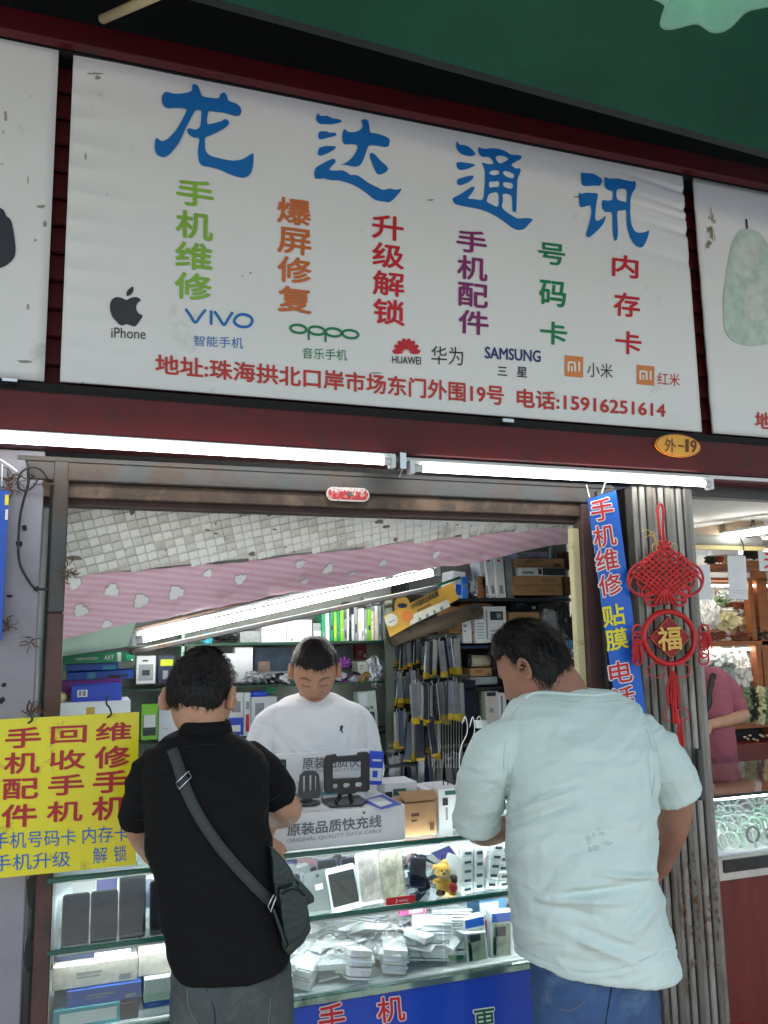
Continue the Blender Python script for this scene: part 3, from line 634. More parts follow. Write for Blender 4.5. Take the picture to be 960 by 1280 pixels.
mb = MB(); mb.tube([P(752, 617, YB), P(756, 604, YB + .02), P(764, 600, YB + .04)], .002, 6); mb.tube([P(737, 622, YB), P(733, 606, YB + .03)], .002, 6); mb.make('tie', white_p, bn)

# pillar of folded metal -------------------------------------------------------
pil = thing('pillar', 'weathered grey pillar of folded shutter strips between the two shops', 'pillar', (1.95, 0, 0))
PX0, PX1 = 1.815, 2.078
def pil_mat(i):
    m = M('pillar_metal_%d' % i, [(146, 144, 138), (126, 123, 116), (164, 162, 156)][i], .42, metal=.35, var=.3, scale=3, bump=.12, dirt=((96, 84, 72), .45, 6), stretch=(3, 3, .6)); return m
mb = MB(); mb.box(((PX0 + PX1) / 2, .075, 1.1), (PX1 - PX0, .11, 2.2)); mb.make('core', dark, pil)
n = 10; w = (PX1 - PX0) / n
for i in range(n):
    x = PX0 + (i + .5) * w; dy = .006 * ((i * 7) % 3)
    mb = MB(); mb.box((x, 0 - dy, 1.1), (w - .004, .05, 2.2), bev=.004)
    o = mb.make('strip', pil_mat((i * 5) % 3), pil)
mb = MB(); lb_ = at(877, 968, -.05); mb.box((lb_.x - .004, -.045, lb_.z), (.018, .02, .17), bev=.003); mb.make('latch_bar', steel, pil)
mb = MB()
rp = M('rust_patch', (112, 76, 46), .9, var=.4, scale=40, alpha=.75)
for k in range(150):
    x = PX0 + (random.randint(3, 8) + random.uniform(.2, .8)) * w; z = .78 + random.gauss(0, .10); 
    r = random.uniform(.0015, .006)
    mb.add([V((x + r * math.cos(a) * random.uniform(.4, 1.2), -.0390 - .00004 * k, z + 2.2 * r * math.sin(a) * random.uniform(.4, 1.2))) for a in [i * math.pi / 4 for i in range(8)]], [tuple(range(8))])
mb.make('rust', rp, pil)['kind'] = 'stuff'

# red knot ornament ---------------------------------------------------------------
YK = -.085
redc = M('red_cord', (206, 26, 30), .55, var=.2, scale=20, sheen=.3); redp = M('red_plastic', (196, 24, 28), .35, var=.1); redl = M('dark_red_cloth', (150, 20, 26), .6, var=.15)
goldm = M('gold_thread', (222, 178, 90), .4, metal=.3)
kn = thing('knot_ornament', 'red knotted cord ornament with gold character hanging on the metal pillar', 'ornament', P(824, 632, YK))
k2 = lambda x, y, dy=0: P(x, y, YK + dy)
mb = MB(); mb.tube([k2(829, 690), k2(824, 660), k2(822, 636), k2(826, 630), k2(829, 637), k2(829, 662), k2(832, 690)], .0045, 8, smooth=5); mb.make('hanging_loop', redc, kn, True)
mb = MB()
for k in range(7): a = k * .9; mb.tube([k2(831 + 3 * math.cos(a + t) + 7 * math.cos(a) * (t > 0) * (t < 3.1), 683 + 3 * math.sin(a + t) + 7 * math.sin(a) * (t > 0) * (t < 3.1), -.008 - .002 * k) for t in (0, 1, 2, 3, 3.2)], .0045, 7, smooth=4)
mb.make('flower_knot', redc, kn, True)
mb = MB()
for t in ((801, 665, 822, 678), (806, 672, 826, 690), (812, 668, 822, 695)):
    mb.tube([k2(t[0], t[1], .0), k2((t[0] + t[2]) / 2, t[1] - 2, -.01), k2(t[2], t[3], -.01)], .0016, 6, smooth=4)
for s_ in (-1, 1): mb.tube([k2(831 + s_ * 12 + 4 * math.cos(a), 685 + 6 * math.sin(a), -.01) for a in [i * .7 for i in range(9)]], .0016, 6, closed=True)
mb.make('gold_wire', goldm, kn, True)
mb = MB()     # woven lattice, two families of cords
cx, cy = 832, 718
for fam in (0, 1):
    for i in range(-5, 6):
        pts = []
        L = 34 - abs(i) * 1.2
        for q in range(-8, 9):
            s_ = q / 8 * L; o_ = i * 6.0
            if fam == 0: x, y = (s_ + o_) * .72, (s_ - o_) * .62
            else: x, y = (s_ + o_) * .72, (-s_ + o_) * .62
            if y > 0: x *= 1 - y / 75
            wv = .004 * math.cos(math.pi * (s_ / 6.0) + fam * math.pi + i * math.pi)
            if abs(x) < 44 and abs(y) < 32: pts.append(k2(cx + x, cy + y, -.012 + wv))
        if len(pts) > 3: mb.tube(pts, .0044, 6, smooth=2)
mb.make('woven_knot', redc, kn, True)
mb = MB()
for s_ in (-1, 1):
    for (dx, dy, rx, ry, kk) in [(26, 12, 19, 15, 0), (28, 6, 19, 20, .003), (24, 8, 12, 10, .006), (18, 22, 12, 10, .002), (16, 30, 10, 9, .004), (14, -16, 9, 11, .004), (20, -8, 13, 12, .007)]:
        mb.tube([k2(cx + s_ * dx + rx * math.cos(a), cy + dy + ry * math.sin(a), kk - .006) for a in [i * math.pi / 6 for i in range(12)]], .0046, 7, smooth=3, closed=True)
mb.make('cord_loop', redc, kn, True)
mb = MB()
for k in range(6): mb.tube([k2(832 - 14 + k * 5.6, 756, -.016), k2(832 - 5 + k * 2, 742, -.02), k2(832, 736, -.018)], .004, 6, smooth=3)
mb.make('lower_knot', redp, kn, True)
ctr = k2(837, 797, -.012); rr_ = 35 * pxm(YK); kx = 1.2
mb = MB(); mb.tube([ctr + V((math.cos(a) * rr_ * kx, 0, math.sin(a) * rr_ * 1.02)) for a in [i * math.pi / 24 for i in range(48)]], .0095, 10, closed=True, up=(0, 1, 0)); mb.make('ring', redp, kn, True)
mb = MB(); d = 29 * pxm(YK); mb.poly([ctr + V((0, -.002, d * 1.02)), ctr + V((d * kx, -.002, 0)), ctr + V((0, -.002, -d)), ctr + V((-d * kx, -.002, 0))], (0, .006, 0)); mb.make('diamond', redl, kn)
mb = MB()
for k in range(14):
    t = k / 13
    for a, b in (((-1, 0), (0, 1)), ((-1, 0), (0, -1)), ((1, 0), (0, -1)), ((1, 0), (0, 1))): mb.box(ctr + V(((a[0] * (1 - t) + b[0] * t) * d * kx * .96, -.004, (a[1] * (1 - t) + b[1] * t) * d * .97)), (.0025, .002, .0025))
mb.make('beading', goldm, kn)
mb = MB(); text_px(mb, '福', [(821, 784), (851, 782), (853, 812), (823, 814)], YK - .022, .03); mb.make('character', goldm, kn)
def tassel(cx, top, bot, sp, n, dy=0, name='tassel'):
    mb = MB()
    for k in range(n):
        a = random.uniform(-1, 1); mb.tube([k2(cx + a * 2, top, dy), k2(cx + a * sp, (top + bot) / 2, dy - random.uniform(0, .02)), k2(cx + a * sp * .9 + 1, bot + random.uniform(-4, 4), dy - random.uniform(0, .015))], .0016, 4, smooth=2)
    return mb.make(name, redc, kn)
for s_, X in ((-1, 797), (1, 880)):
    mb = MB()
    for k in range(5): mb.tube([k2(X + 6 * math.cos(a + k), 788 + k * 9 + 7 * math.sin(a + k), -.01 - .004 * (k % 2)) for a in [i * .9 for i in range(7)]], .0035, 6, smooth=3, closed=True)
    mb.make('side_knot', redc, kn, True); 
tassel(797, 800, 826, 6, 24, -.01); tassel(884, 792, 812, 9, 24, -.01); tassel(841, 838, 880, 9, 46, -.012); tassel(843, 868, 902, 3, 24, -.015); tassel(850, 898, 940, 4, 30, -.012)
mb = MB()
for s_ in (-1, 1): mb.tube([k2(845 + s_ * 9 + 7 * math.cos(a), 893 + 8 * math.sin(a), -.012) for a in [i * .9 for i in range(7)]], .002, 6, smooth=3, closed=True); mb.tube([k2(836 + s_ * 15 + 12 * math.cos(a), 838 + 9 * math.sin(a), -.012) for a in [i * .9 for i in range(7)]], .0022, 6, smooth=3, closed=True)
mb.tube([k2(845, 886, -.015), k2(847, 905, -.015)], .008, 8); mb.make('cord_loop', redc, kn, True)

# kiosk interior shell --------------------------------------------------------------
YBK = 1.28
fl = MB(); fl.box((.95, .68, .06), (2.5, 1.2, .12)); o = fl.make('kiosk_floor', M('kiosk_floor', (110, 104, 98), .8)); struct(o)
mb = MB(); mb.box((1.0, YBK + .03, 1.25), (2.7, .05, 2.5)); tag(mb.make('back_wall', grey_wall), 'pale grey green back wall behind the kiosk shelves', 'wall')
mb = MB(); mb.box((-.17, .66, 1.15), (.05, 1.15, 2.3)); tag(mb.make('side_wall', grey_wall), 'inner left wall of the kiosk', 'wall')
mb = MB(); mb.box((2.235, .69, 1.15), (.03, 1.19, 2.3), rot=(0, 0, -.27)); tag(mb.make('side_wall', grey_wall), 'inner right wall of the kiosk behind the carton shelves', 'wall')
# sloping soffit with tiles
Q = [at(60, 590, .10), at(770, 612, .10), at(735, 655, .30), at(70, 722, .30)]
def lerp2(u, v): return (Q[0] * (1 - u) + Q[1] * u) * (1 - v) + (Q[3] * (1 - u) + Q[2] * u) * v
mb = MB(); vs = [lerp2(i / 12, j / 4) for j in range(5) for i in range(13)]
mb.add(vs, [(j * 13 + i, j * 13 + i + 1, (j + 1) * 13 + i + 1, (j + 1) * 13 + i) for j in range(4) for i in range(12)]); mb.v = mb.v
up = V((0, 0, .012)); nv = len(vs); mb.add([v + up for v in vs], [(j * 13 + i, j * 13 + i + 1, (j + 1) * 13 + i + 1, (j + 1) * 13 + i) for j in range(4) for i in range(12)])
sof = mb.make('sloping_ceiling', M('grout', (212, 205, 196), .8, var=.2, scale=5, dirt=((110, 96, 84), .3, 8)))
tag(sof, 'sloping kiosk ceiling faced with small grubby white tiles', 'ceiling')
tmat = [M('tile_white', (248, 244, 240), .45, var=.06, scale=3, dirt=((190, 178, 168), .25, 6)), M('tile_warm', (230, 224, 216), .5, var=.08, scale=3, dirt=((180, 160, 150), .35, 5))]
tb = MB(); tb.box((0, 0, 0), (1, 1, .004), bev=.0)
tdat = [None, None]
for q in range(2):
    k = MB(); k.box((0, 0, 0), (.0294, .0294, .005), bev=.0012); tdat[q] = k.data('tile', [tmat[q]])
eu = (Q[1] - Q[0]).normalized(); nrm = eu.cross(Q[3] - Q[0]).normalized(); ev = nrm.cross(eu)
if nrm.z > 0: nrm = -nrm
LU = (Q[1] - Q[0]).length; rotm = R_(13); cnt = 0
big = MB()
for i in range(-20, 70):
    for j in range(-14, 34):
        a = i * .0315 + (j % 2) * 0; b = j * .0315
        u = a * math.cos(rotm) + b * math.sin(rotm); v = -a * math.sin(rotm) + b * math.cos(rotm)
        if not (0.01 < u < LU - .01): continue
        vv0, vv1 = 0.0, (Q[3] - Q[0]).length * (1 - u / LU) + (Q[2] - Q[1]).length * (u / LU)
        if not (.012 < v < vv1 - .005): continue
        U = u / LU; Vv = v / vv1
        p = lerp2(U, Vv); du = (lerp2(U + .001, Vv) - lerp2(U - .001, Vv)).normalized(); dv = lerp2(U, Vv + .01) - lerp2(U, Vv - .01); nn = du.cross(dv).normalized()
        if nn.z > 0: nn = -nn
        dvv = nn.cross(du)
        mr2 = Matrix((du, dvv, nn)).transposed() @ Matrix.Rotation(rotm, 3, 'Z')
        if random.random() < .02: continue
        if cnt < 290:
            o = bpy.data.objects.new('tile', tdat[random.random() < .35]); COL.objects.link(o); o.parent = sof
            pos = p + nn * (.002 + random.uniform(0, .0012)) - sof.location
            o.matrix_local = Matrix.Translation(pos) @ mr2.to_4x4(); cnt += 1
        else: big.box(p + nn * .002, (.0294, .0294, .005), rot=mr2)
if big.v: big.make('tile', tmat[0], sof)['kind'] = 'stuff'
sp_ = MB(); rs_ = random.Random(3)
for k in range(46):
    U, Vv = rs_.random(), rs_.uniform(.15, .97); p = lerp2(U, Vv); r1 = rs_.choice([.002, .003, .004, .009]); nn = (Q[1] - Q[0]).cross(Q[3] - Q[0]).normalized(); nn = nn if nn.z < 0 else -nn
    e1 = (Q[1] - Q[0]).normalized(); e2 = nn.cross(e1); e1, e2 = e1 * r1 * rs_.uniform(.6, 3), e2 * r1
    sp_.add([p + nn * (.0068 + k * .00002) + (e1 * math.cos(a) + e2 * math.sin(a)) * rs_.uniform(.5, 1.2) for a in [i * math.pi / 4 for i in range(8)]], [tuple(range(8))])
stuff(sp_.make('stain', M('ceiling_stain', (120, 98, 84), .9, alpha=.7, var=.3), sof))

# pink cloth hanging below the tiles
def cl(u, v):
    top = P(70 + 640 * u, 722 - 3 * 0 + (-20 * min(1, u / .38)) + (-46 * max(0, u - .38) / .62) - 6 * 0, .30)
    bot = P(70 + 640 * u, 800 - 118 * u ** .92 * 1.0 - 8 * max(0, u - .75), .62 - .06 * u)
    p = top * (1 - v) + bot * v
    p.y += -.014 * noise.noise(V((u * 7, v * 2, 5))) * math.sin(v * 3.14); p.z += -.012 * math.sin(v * 3.14) + .014 * noise.noise(V((u * 8, v * 3, 2))) * v + .005 * noise.noise(V((u * 30, v * 5, 2))) + .002 * math.sin(u * 30 + v * 4)
    return p
mb = MB(); NU, NV = 90, 16
mb.add([cl(i / NU, j / NV) for j in range(NV + 1) for i in range(NU + 1)], [(j * (NU + 1) + i, j * (NU + 1) + i + 1, (j + 1) * (NU + 1) + i + 1, (j + 1) * (NU + 1) + i) for j in range(NV) for i in range(NU)])
off = [v + V((0, .001, .003)) for v in mb.v]; mb.add(off, list(mb.f))
pm = bpy.data.materials.new('pink_cloth'); pm.use_nodes = True; n_ = pm.node_tree; pp = n_.nodes['Principled BSDF']; pp.inputs['Roughness'].default_value = .8
tc = n_.nodes.new('ShaderNodeTexCoord'); mp = n_.nodes.new('ShaderNodeMapping'); mp.inputs['Rotation'].default_value = (0, R_(-4), 0)
wv = n_.nodes.new('ShaderNodeTexWave'); wv.bands_direction = 'Z'; wv.inputs['Scale'].default_value = 17; wv.inputs['Distortion'].default_value = .4
rp_ = n_.nodes.new('ShaderNodeValToRGB'); rp_.color_ramp.elements[0].color = (*s2l((234, 178, 202)), 1); rp_.color_ramp.elements[1].color = (*s2l((244, 206, 220)), 1)
nz_ = n_.nodes.new('ShaderNodeTexNoise'); nz_.inputs['Scale'].default_value = 6; nz_.inputs['Detail'].default_value = 8
mr3 = n_.nodes.new('ShaderNodeMapRange'); mr3.inputs[1].default_value = .58; mr3.inputs[2].default_value = .75; mr3.inputs[4].default_value = .6
mxx = n_.nodes.new('ShaderNodeMix'); mxx.data_type = 'RGBA'; mxx.inputs[7].default_value = (*s2l((176, 130, 124)), 1)
for a, b in ((tc.outputs['Object'], mp.inputs[0]), (mp.outputs[0], wv.inputs[0]), (wv.outputs['Color'], rp_.inputs[0]), (tc.outputs['Object'], nz_.inputs[0]), (nz_.outputs[0], mr3.inputs[0]), (mr3.outputs[0], mxx.inputs[0]), (rp_.outputs[0], mxx.inputs[6]), (mxx.outputs[2], pp.inputs['Base Color'])): n_.links.new(a, b)
pc = mb.make('pink_cloth', pm, smooth=True); globals().pop('_clbv', None); tag(pc, 'grubby pink striped cloth stretched under the tiled ceiling', 'cloth')
for (px, py, r) in [(93, 728, 8), (140, 737, 9), (176, 750, 10), (220, 740, 10), (260, 716, 6), (300, 723, 8), (101, 762, 9), (133, 779, 7), (330, 752, 6), (375, 704, 7), (410, 710, 8), (440, 716, 6), (478, 703, 6), (545, 692, 6), (381, 726, 6)]:
    hit = None
    d_ = ray(px, py).normalized()
    bv = globals().setdefault('_clbv', BVHTree.FromPolygons([v + pc.location for v in [w.co for w in pc.data.vertices]], [tuple(p.vertices) for p in pc.data.polygons]))
    h = bv.ray_cast(CAM, d_)
    if h[0] is None: continue
    nn = h[1] if h[1].dot(d_) < 0 else -h[1]; uu = V((1, 0, 0)); uu = (uu - nn * uu.dot(nn)).normalized(); vv_ = nn.cross(uu); s_ = r * pxm(.7) * .72
    prn = MB(); prd = MB(); npt = 20; c_ = h[0] + nn * .004
    prn.add([c_ + (uu * math.cos(a) + vv_ * math.sin(a) * 1.6) * s_ * (1 + .16 * math.cos(3 * a + px) + .14 * math.cos(7 * a + px * 1.7)) for a in [i * 2 * math.pi / npt for i in range(npt)]], [tuple(range(npt))])
    prd.add([c_ - nn * .0015 + (uu * math.cos(a) + vv_ * math.sin(a) * 1.6) * s_ * 1.12 * (1 + .16 * math.cos(3 * a + px) + .14 * math.cos(7 * a + px * 1.7)) for a in [i * 2 * math.pi / npt for i in range(npt)]], [tuple(range(npt))])
    fo_ = prn.make('flower_print', M('cloth_white', (250, 244, 246), .8), pc); prd.make('printed_lines', M('cloth_grey', (196, 178, 190), .8), pc)
mb = MB(); mb.add([P(68, 792, .62), P(110, 786, .63), P(170, 778, .64), P(160, 808, .7), P(110, 816, .72), P(66, 822, .7)], [(0, 1, 2, 3, 4, 5)]); mb.v += [v + V((0, .004, .006)) for v in mb.v]; mb.add([], []); mb.f.append((6, 7, 8, 9, 10, 11)); mb.m.append(0)
tag(mb.make('plastic_sheet', M('pale_green_sheet', (176, 196, 176), .4, var=.15, scale=4), base=P(110, 800, .8)), 'pale green plastic sheet sagging at the lower left of the pink cloth', 'sheet')
mb = MB()
for (a, b, w) in [((560, 690), (708, 664), 9), ((540, 700), (640, 676), 6), ((600, 690), (700, 668), 5), ((520, 716), (600, 694), 4)]:
    p0, p1 = P(*a, .80), P(*b, .62); mb.tube([p0, (p0 + p1) / 2 + V((0, 0, random.uniform(-.006, .006))), p1], w * pxm(.8) / 2, 6, smooth=4, flat=.35)
tag(mb.make('torn_paper', M('pinkish_board', (182, 146, 136), .8, var=.25, scale=10)), 'torn pinkish and brown board strips at the right end of the cloth', 'board')
# stair string: brown board along the tube
a, b = P(170, 802, .80), P(548, 704, .80)
tb_ = tube_lamp('lit fluorescent tube sloping upward under the pink cloth inside the kiosk', P(172, 800, .76), P(545, 715, .76), r=.0135, up=.03, m=inner_m)
mb = MB(); ang = math.atan2((b - a).z, (b - a).x); mb.box((a + b) / 2 + V((0, .03, .035)), ((b - a).length + .03, .04, .035), rot=(0, -ang, 0), bev=.003); tag(mb.make('batten', M('brown_batten', (164, 138, 122), .6, var=.15, scale=8)), 'brown wooden batten above the sloping tube inside the kiosk', 'batten')
a2, b2 = P(186, 789, .82), P(545, 697, .82)
mb = MB(); mb.box((a2 + b2) / 2 + V((0, 0, .0)), ((b2 - a2).length, .03, .018), rot=(0, -ang, 0), bev=.003); tag(mb.make('white_batten', white_p), 'thin white strip above the brown batten of the sloping tube', 'batten')
a3, b3 = P(163, 816, .80), P(545, 734, .80)
mb = MB(); mb.box((a3 + b3) / 2, ((b3 - a3).length, .05, .02), rot=(0, -math.atan2((b3 - a3).z, (b3 - a3).x), 0), bev=.003); tag(mb.make('grey_rail', steel), 'grey metal rail just beneath the sloping tube', 'rail')

# shelves in the back ------------------------------------------------------------------
gedge = M('shelf_edge', (24, 66, 52), .3, var=.2)
def shelf(label, x0, x1, py, Y0, Y1, mat_e=None, th=.01):
    z = at((x0 + x1) / 2, py, Y0).z; xa, xb = at(x0, py, Y0).x, at(x1, py, Y0).x
    mb = MB(); mb.box(((xa + xb) / 2, (Y0 + Y1) / 2, z - th / 2), (xb - xa, Y1 - Y0, th)); mb.m[2] = 1
    for k in range(6): mb.m[k] = 1 if k in (2, 3, 0, 1) else 0
    return tag(mb.make('glass_shelf', [glass, mat_e or gedge]), label, 'shelf')
Y1_ = 1.05
shelf('upper glass shelf on the back wall carrying white and green boxes', 150, 513, 803, Y1_, YBK)
shelf('middle glass shelf on the back wall behind the worker', 150, 513, 856, Y1_, YBK)
shelf('lower glass shelf behind the worker holding big white packs', 160, 513, 922, Y1_, YBK)
shelf('lowest glass shelf behind the white display box', 160, 513, 985, Y1_, YBK)
for px, m_, lb in ((228, M('pale_green_upright', (150, 190, 170), .3), 'pale green upright dividing the back shelves above the left customer'), (512, dark, 'black upright at the right end of the back shelves')):
    a = at(px, 850, Y1_); tag(MB().box((a.x, Y1_ + .1, 1.45), (.012, .2, 1.0)).make('shelf_upright', m_), lb, 'upright')
c_ = dict
W_ = white_b
glow_w = M('box_white', (222, 226, 230), .5, var=.04); grey_b = M('box_grey', (150, 156, 160), .5, var=.1); navy = M('box_navy', (28, 40, 72), .45, var=.2); blueb = M('box_blue', (30, 86, 180), .4, var=.12, scale=14)
greenb = M('box_green', (20, 140, 96), .4, var=.1); purp = M('box_purple', (128, 34, 124), .45, var=.1); royal = M('box_royal', (40, 78, 200), .4, var=.06); lime = M('box_lime', (130, 200, 50), .45, var=.1)
teal = M('box_teal', (60, 160, 180), .45); brownb = M('box_brown', (134, 80, 50), .7, var=.15); lavb = M('box_lavender', (184, 176, 206), .5); goldp = M('gold_sticker', (204, 164, 74), .4); yel = M('box_yellow', (230, 196, 40), .5, var=.1)
redb = M('box_red', (190, 40, 44), .45)
Yb = 1.08
# left pile nearer the front
item('carton', 'white carton with a small gold sticker behind the yellow sign', 'box', (73, 877, 163, 905), .62, .22, glow_w, face=[(.38, .15, .5, .75, goldp)])
item('carton', 'royal blue box with white barcode label on the white carton', 'box', (89, 856, 152, 878), .64, .18, royal, tilt=-1, face=[(.12, .35, .32, .75, wht_i), (.15, .4, .2, .7, gry_i), (.23, .4, .29, .7, gry_i)])
item('carton', 'purple box behind the royal blue box', 'box', (77, 850, 152, 874), .75, .16, purp, tilt=-2)
item('carton', 'orange brown box end low in the left pile', 'box', (78, 868, 98, 880), .70, .16, M('box_orange', (180, 90, 50), .6))
item('carton', 'lower flat blue box in plastic wrap above the purple box', 'box', (84, 839, 168, 850), .84, .2, blueb, tilt=-1.5, face=[(.3, .1, .42, .9, teal), (.6, .2, .9, .5, navy)])
item('carton', 'upper flat blue box under the green box', 'box', (82, 828, 148, 838), .86, .2, blueb, tilt=.5, face=[(.7, .1, .95, .6, teal)])
item('carton', 'long green box with white writing on top of the left pile', 'box', (79, 816, 158, 829), .84, .2, greenb, tilt=-1, face=[(.86, .05, .92, .95, wht_i)], txt=[('MOBILE ACCESSORY', .2, .35, .55, .6, wht_i), ('ART', .65, .3, .8, .7, wht_i)])
item('carton', 'short green box end behind the long green box', 'box', (150, 818, 168, 827), .9, .15, greenb)
mb = MB(); mb.blob(P(76, 872, .66), .02, seed=4, amp=.1, sub=2); tag(mb.make('paper_roll', cream, smooth=True), 'cream rounded roll end at the left of the carton pile', 'roll')
def pack(label, r, Y, body, window, d=.03, tilt=0, group=None, extra=()):
    return item('blister_pack', label, 'pack', r, Y, d, body, group, tilt, face=[(.12, .12, .88, .7, window)] + list(extra))
pack('clear blister pack with white base on the middle shelf left', (170, 820, 194, 855), Yb, glow_w, grey_b, extra=[(.3, .3, .7, .5, blk_i), (.3, .8, .6, .86, blk_i)])
pack('navy pack with bright yellow top on the middle shelf left', (197, 819, 218, 854), Yb, navy, navy, extra=[(.15, .62, .9, .85, M('neon', (200, 220, 30), .4)), (.3, .15, .6, .45, grey_b)])
pack('green topped pack with black window behind the left customer', (176, 880, 197, 925), Yb - .04, lime, blk_i, extra=[(.15, .35, .85, .7, wht_i)])
pack('white pack with thin green mark beside the green topped pack', (198, 876, 222, 926), Yb - .05, glow_w, glow_w, extra=[(.12, .88, .3, .94, tgr_i), (.2, .3, .5, .31, gry_i)])
item('blister_pack', 'pack with white top and blue corner left of the customer head', 'pack', (196, 870, 222, 878), Yb + .05, .05, blueb)
# upper shelf
mb = MB()
for k in range(26):
    q = [P(258 + random.uniform(0, 42), 800 - random.uniform(0, 7), Yb + random.uniform(0, .12)) for _ in range(3)]; mb.tube(q, .004, 5, smooth=4)
tag(mb.make('cable_heap', blackc, smooth=True), 'heap of black cables at the left of the upper shelf', 'cables')
mb = MB(); mb.blob(P(259, 799, Yb), .026, seed=2, amp=.12, sub=3, sq=(.9, .5, 1.15)); tag(mb.make('speaker', teal, smooth=True), 'small rounded teal speaker among black cables on the upper shelf', 'speaker')
item('clear_box', 'clear plastic box lid on the upper shelf beside the cables', 'box', (300, 789, 326, 803), Yb, .1, M('cloudy_plastic', (150, 158, 158), .2, var=.3, scale=20))
item('carton', 'plain white carton, left of the pair on the upper shelf', 'box', (327, 777, 358, 803), Yb - .01, .14, glow_w)
item('carton', 'plain white carton, right of the pair on the upper shelf', 'box', (358.6, 775, 390, 803), Yb - .01, .14, white_b, face=[(.15, .08, .25, .18, gry_i)])
item('carton', 'small grey carton right of the white pair on the upper shelf', 'box', (391, 779, 402, 803), Yb, .12, grey_b, face=[(.1, .1, .9, .6, wht_i)])
x = 402.5
cols = [(greenb, 5, 762), (glow_w, 5, 762), (greenb, 5, 762), (lime, 4, 763), (greenb, 4, 763), (lime, 5, 763), (grey_b, 3.5, 774), (glow_w, 3, 760), (blackp, 3, 752), (glow_w, 3, 768), (grey_b, 5, 759), (glow_w, 4, 761), (glow_w, 4, 760), (grey_b, 3.5, 762), (lime, 5, 762), (glow_w, 3, 764), (yel, 2, 766), (glow_w, 4, 757), (grey_b, 4, 757), (navy, 1.5, 756), (grey_b, 4, 755)]
for k, (m, w_, top) in enumerate(cols):
    nm = {'box_green': 'green', 'box_white': 'white', 'box_lime': 'lime green', 'box_grey': 'grey', 'black_plastic': 'black', 'box_yellow': 'yellow', 'box_navy': 'navy'}[m.name]
    nxt = 'leftmost' if k == 0 else ('rightmost' if k == len(cols) - 1 else '')
    prev = cols[k - 1][0].name.split('_')[-1] if k else ''
    fol = cols[k + 1][0].name.split('_')[-1] if k < len(cols) - 1 else ''
    lab = 'thin upright %s box %s on the upper shelf' % (nm, 'at the left end of the row' if k == 0 else 'at the right end of the row' if k == len(cols) - 1 else 'between a %s and a %s one' % (prev, fol))
    item('slim_box', lab, 'box', (x, top, x + w_ - .5, 801.5), Yb - .02, .12, m, 'slim boxes standing on the upper shelf', tilt=random.uniform(-.6, .6), bev=.0008, face=[(.25, .15 + .1 * (k % 3), .75, .3 + .1 * (k % 4), [gry_i, wht_i, blk_i, yel_i][k % 4])] if w_ > 3 else ())
    x += w_
item('clear_box', 'clear crumpled plastic pack on top of the slim boxes, left one', 'pack', (455, 747, 465, 757), Yb, .06, M('cloudy_plastic', (1, 1, 1)))
item('clear_box', 'clear plastic pack on top of the slim boxes at the right end', 'pack', (466, 746, 475, 755), Yb, .06, M('cloudy_plastic', (1, 1, 1)))
# middle shelf
item('boxed_microphone', 'white box with a black microphone picture on the middle shelf', 'box', (275, 817, 296, 853), Yb - .03, .06, glow_w, face=[(.45, .42, .6, .82, blk_i), (.28, .2, .7, .42, blk_i), (.4, .26, .58, .38, navy)])
item('carton', 'plain white upright box beside the microphone box', 'box', (294, 809, 316, 853), Yb, .08, white_b)
item('carton', 'brownish clear case behind the microphone box', 'box', (233, 808, 262, 830), Yb + .04, .06, M('dusky', (170, 160, 140), .4, var=.2), face=[(.05, .05, .95, .3, blueb)])
item('carton', 'dim blue and white case left of the microphone box', 'box', (250, 812, 273, 838), Yb + .02, .06, grey_b, face=[(.1, .1, .8, .3, blueb)])
item('poster_box', 'dark picture box with a blurred scene on the middle shelf behind the worker', 'box', (318, 809, 366, 848), Yb + .06, .05, M('night_print', (34, 52, 70), .3, var=.7, scale=14), face=[(.0, .0, .95, .22, gry_i), (.1, .2, .4, .55, M('smoky_print', (120, 100, 90), .5, var=.5, scale=20))])
def heap(label, r, Y, mats, n, sz, cat='packs', name='pack_heap', flat=.5, d=.08):
    x0, y0, x1, y1 = r; mb = MB()
    for k in range(n):
        px = random.uniform(x0, x1); t = random.random(); py = y1 - (y1 - y0) * t * .8
        c = P(px, py, Y + random.uniform(0, d)); w = sz * random.uniform(.5, 1.3) * pxm(Y)
        mb.box(c, (w, w * random.uniform(.4, 1), w * flat * random.uniform(.4, 1)), rot=(random.uniform(-.5, .5), random.uniform(-.6, .6), random.uniform(-1.5, 1.5)), mi=k % len(mats), bev=w * .08)
    return tag(mb.make(name, mats), label, cat)
silver = M('silver_film', (186, 190, 196), .18, metal=.6, var=.3, scale=30, bump=.8, bscale=60)
heap('heap of silvery wrapped packs on the middle shelf', (305, 838, 330, 853), Yb - .02, [silver, glow_w], 26, 9)
heap('heap of dark and white small goods on the middle shelf near the worker', (330, 841, 366, 853), Yb - .02, [silver, blackp, glow_w, blackp], 34, 8)
heap('small white boxes and tins right of the worker head on the middle shelf', (421, 838, 446, 853), Yb - .02, [glow_w, glow_w, purp, blackp], 22, 9)
mb = MB()
for k in range(9): a = k * .8; mb.tube([P(430, 832, Yb), P(430 + 9 * math.cos(a), 828 + 7 * math.sin(a), Yb)], .006, 6)
tag(mb.make('purple_toy', M('purple_plastic', (150, 70, 170), .35), smooth=True), 'small spiky purple plastic item on the middle shelf', 'toy')
item('carton', 'cream white box at the right end of the middle shelf', 'box', (447, 827, 466, 846), Yb, .08, M('box_cream', (214, 212, 200), .5))
mb = MB(); mb.tube([P(452, 850, Yb - .04), P(457, 843, Yb - .04)], .012, 10, round_=True); mb.tube([P(456, 846, Yb - .045), P(462, 841, Yb - .045)], .006, 8); tag(mb.make('bottle', M('amber', (150, 110, 40), .3), smooth=True), 'small amber bottle lying in front of the cream box', 'bottle')
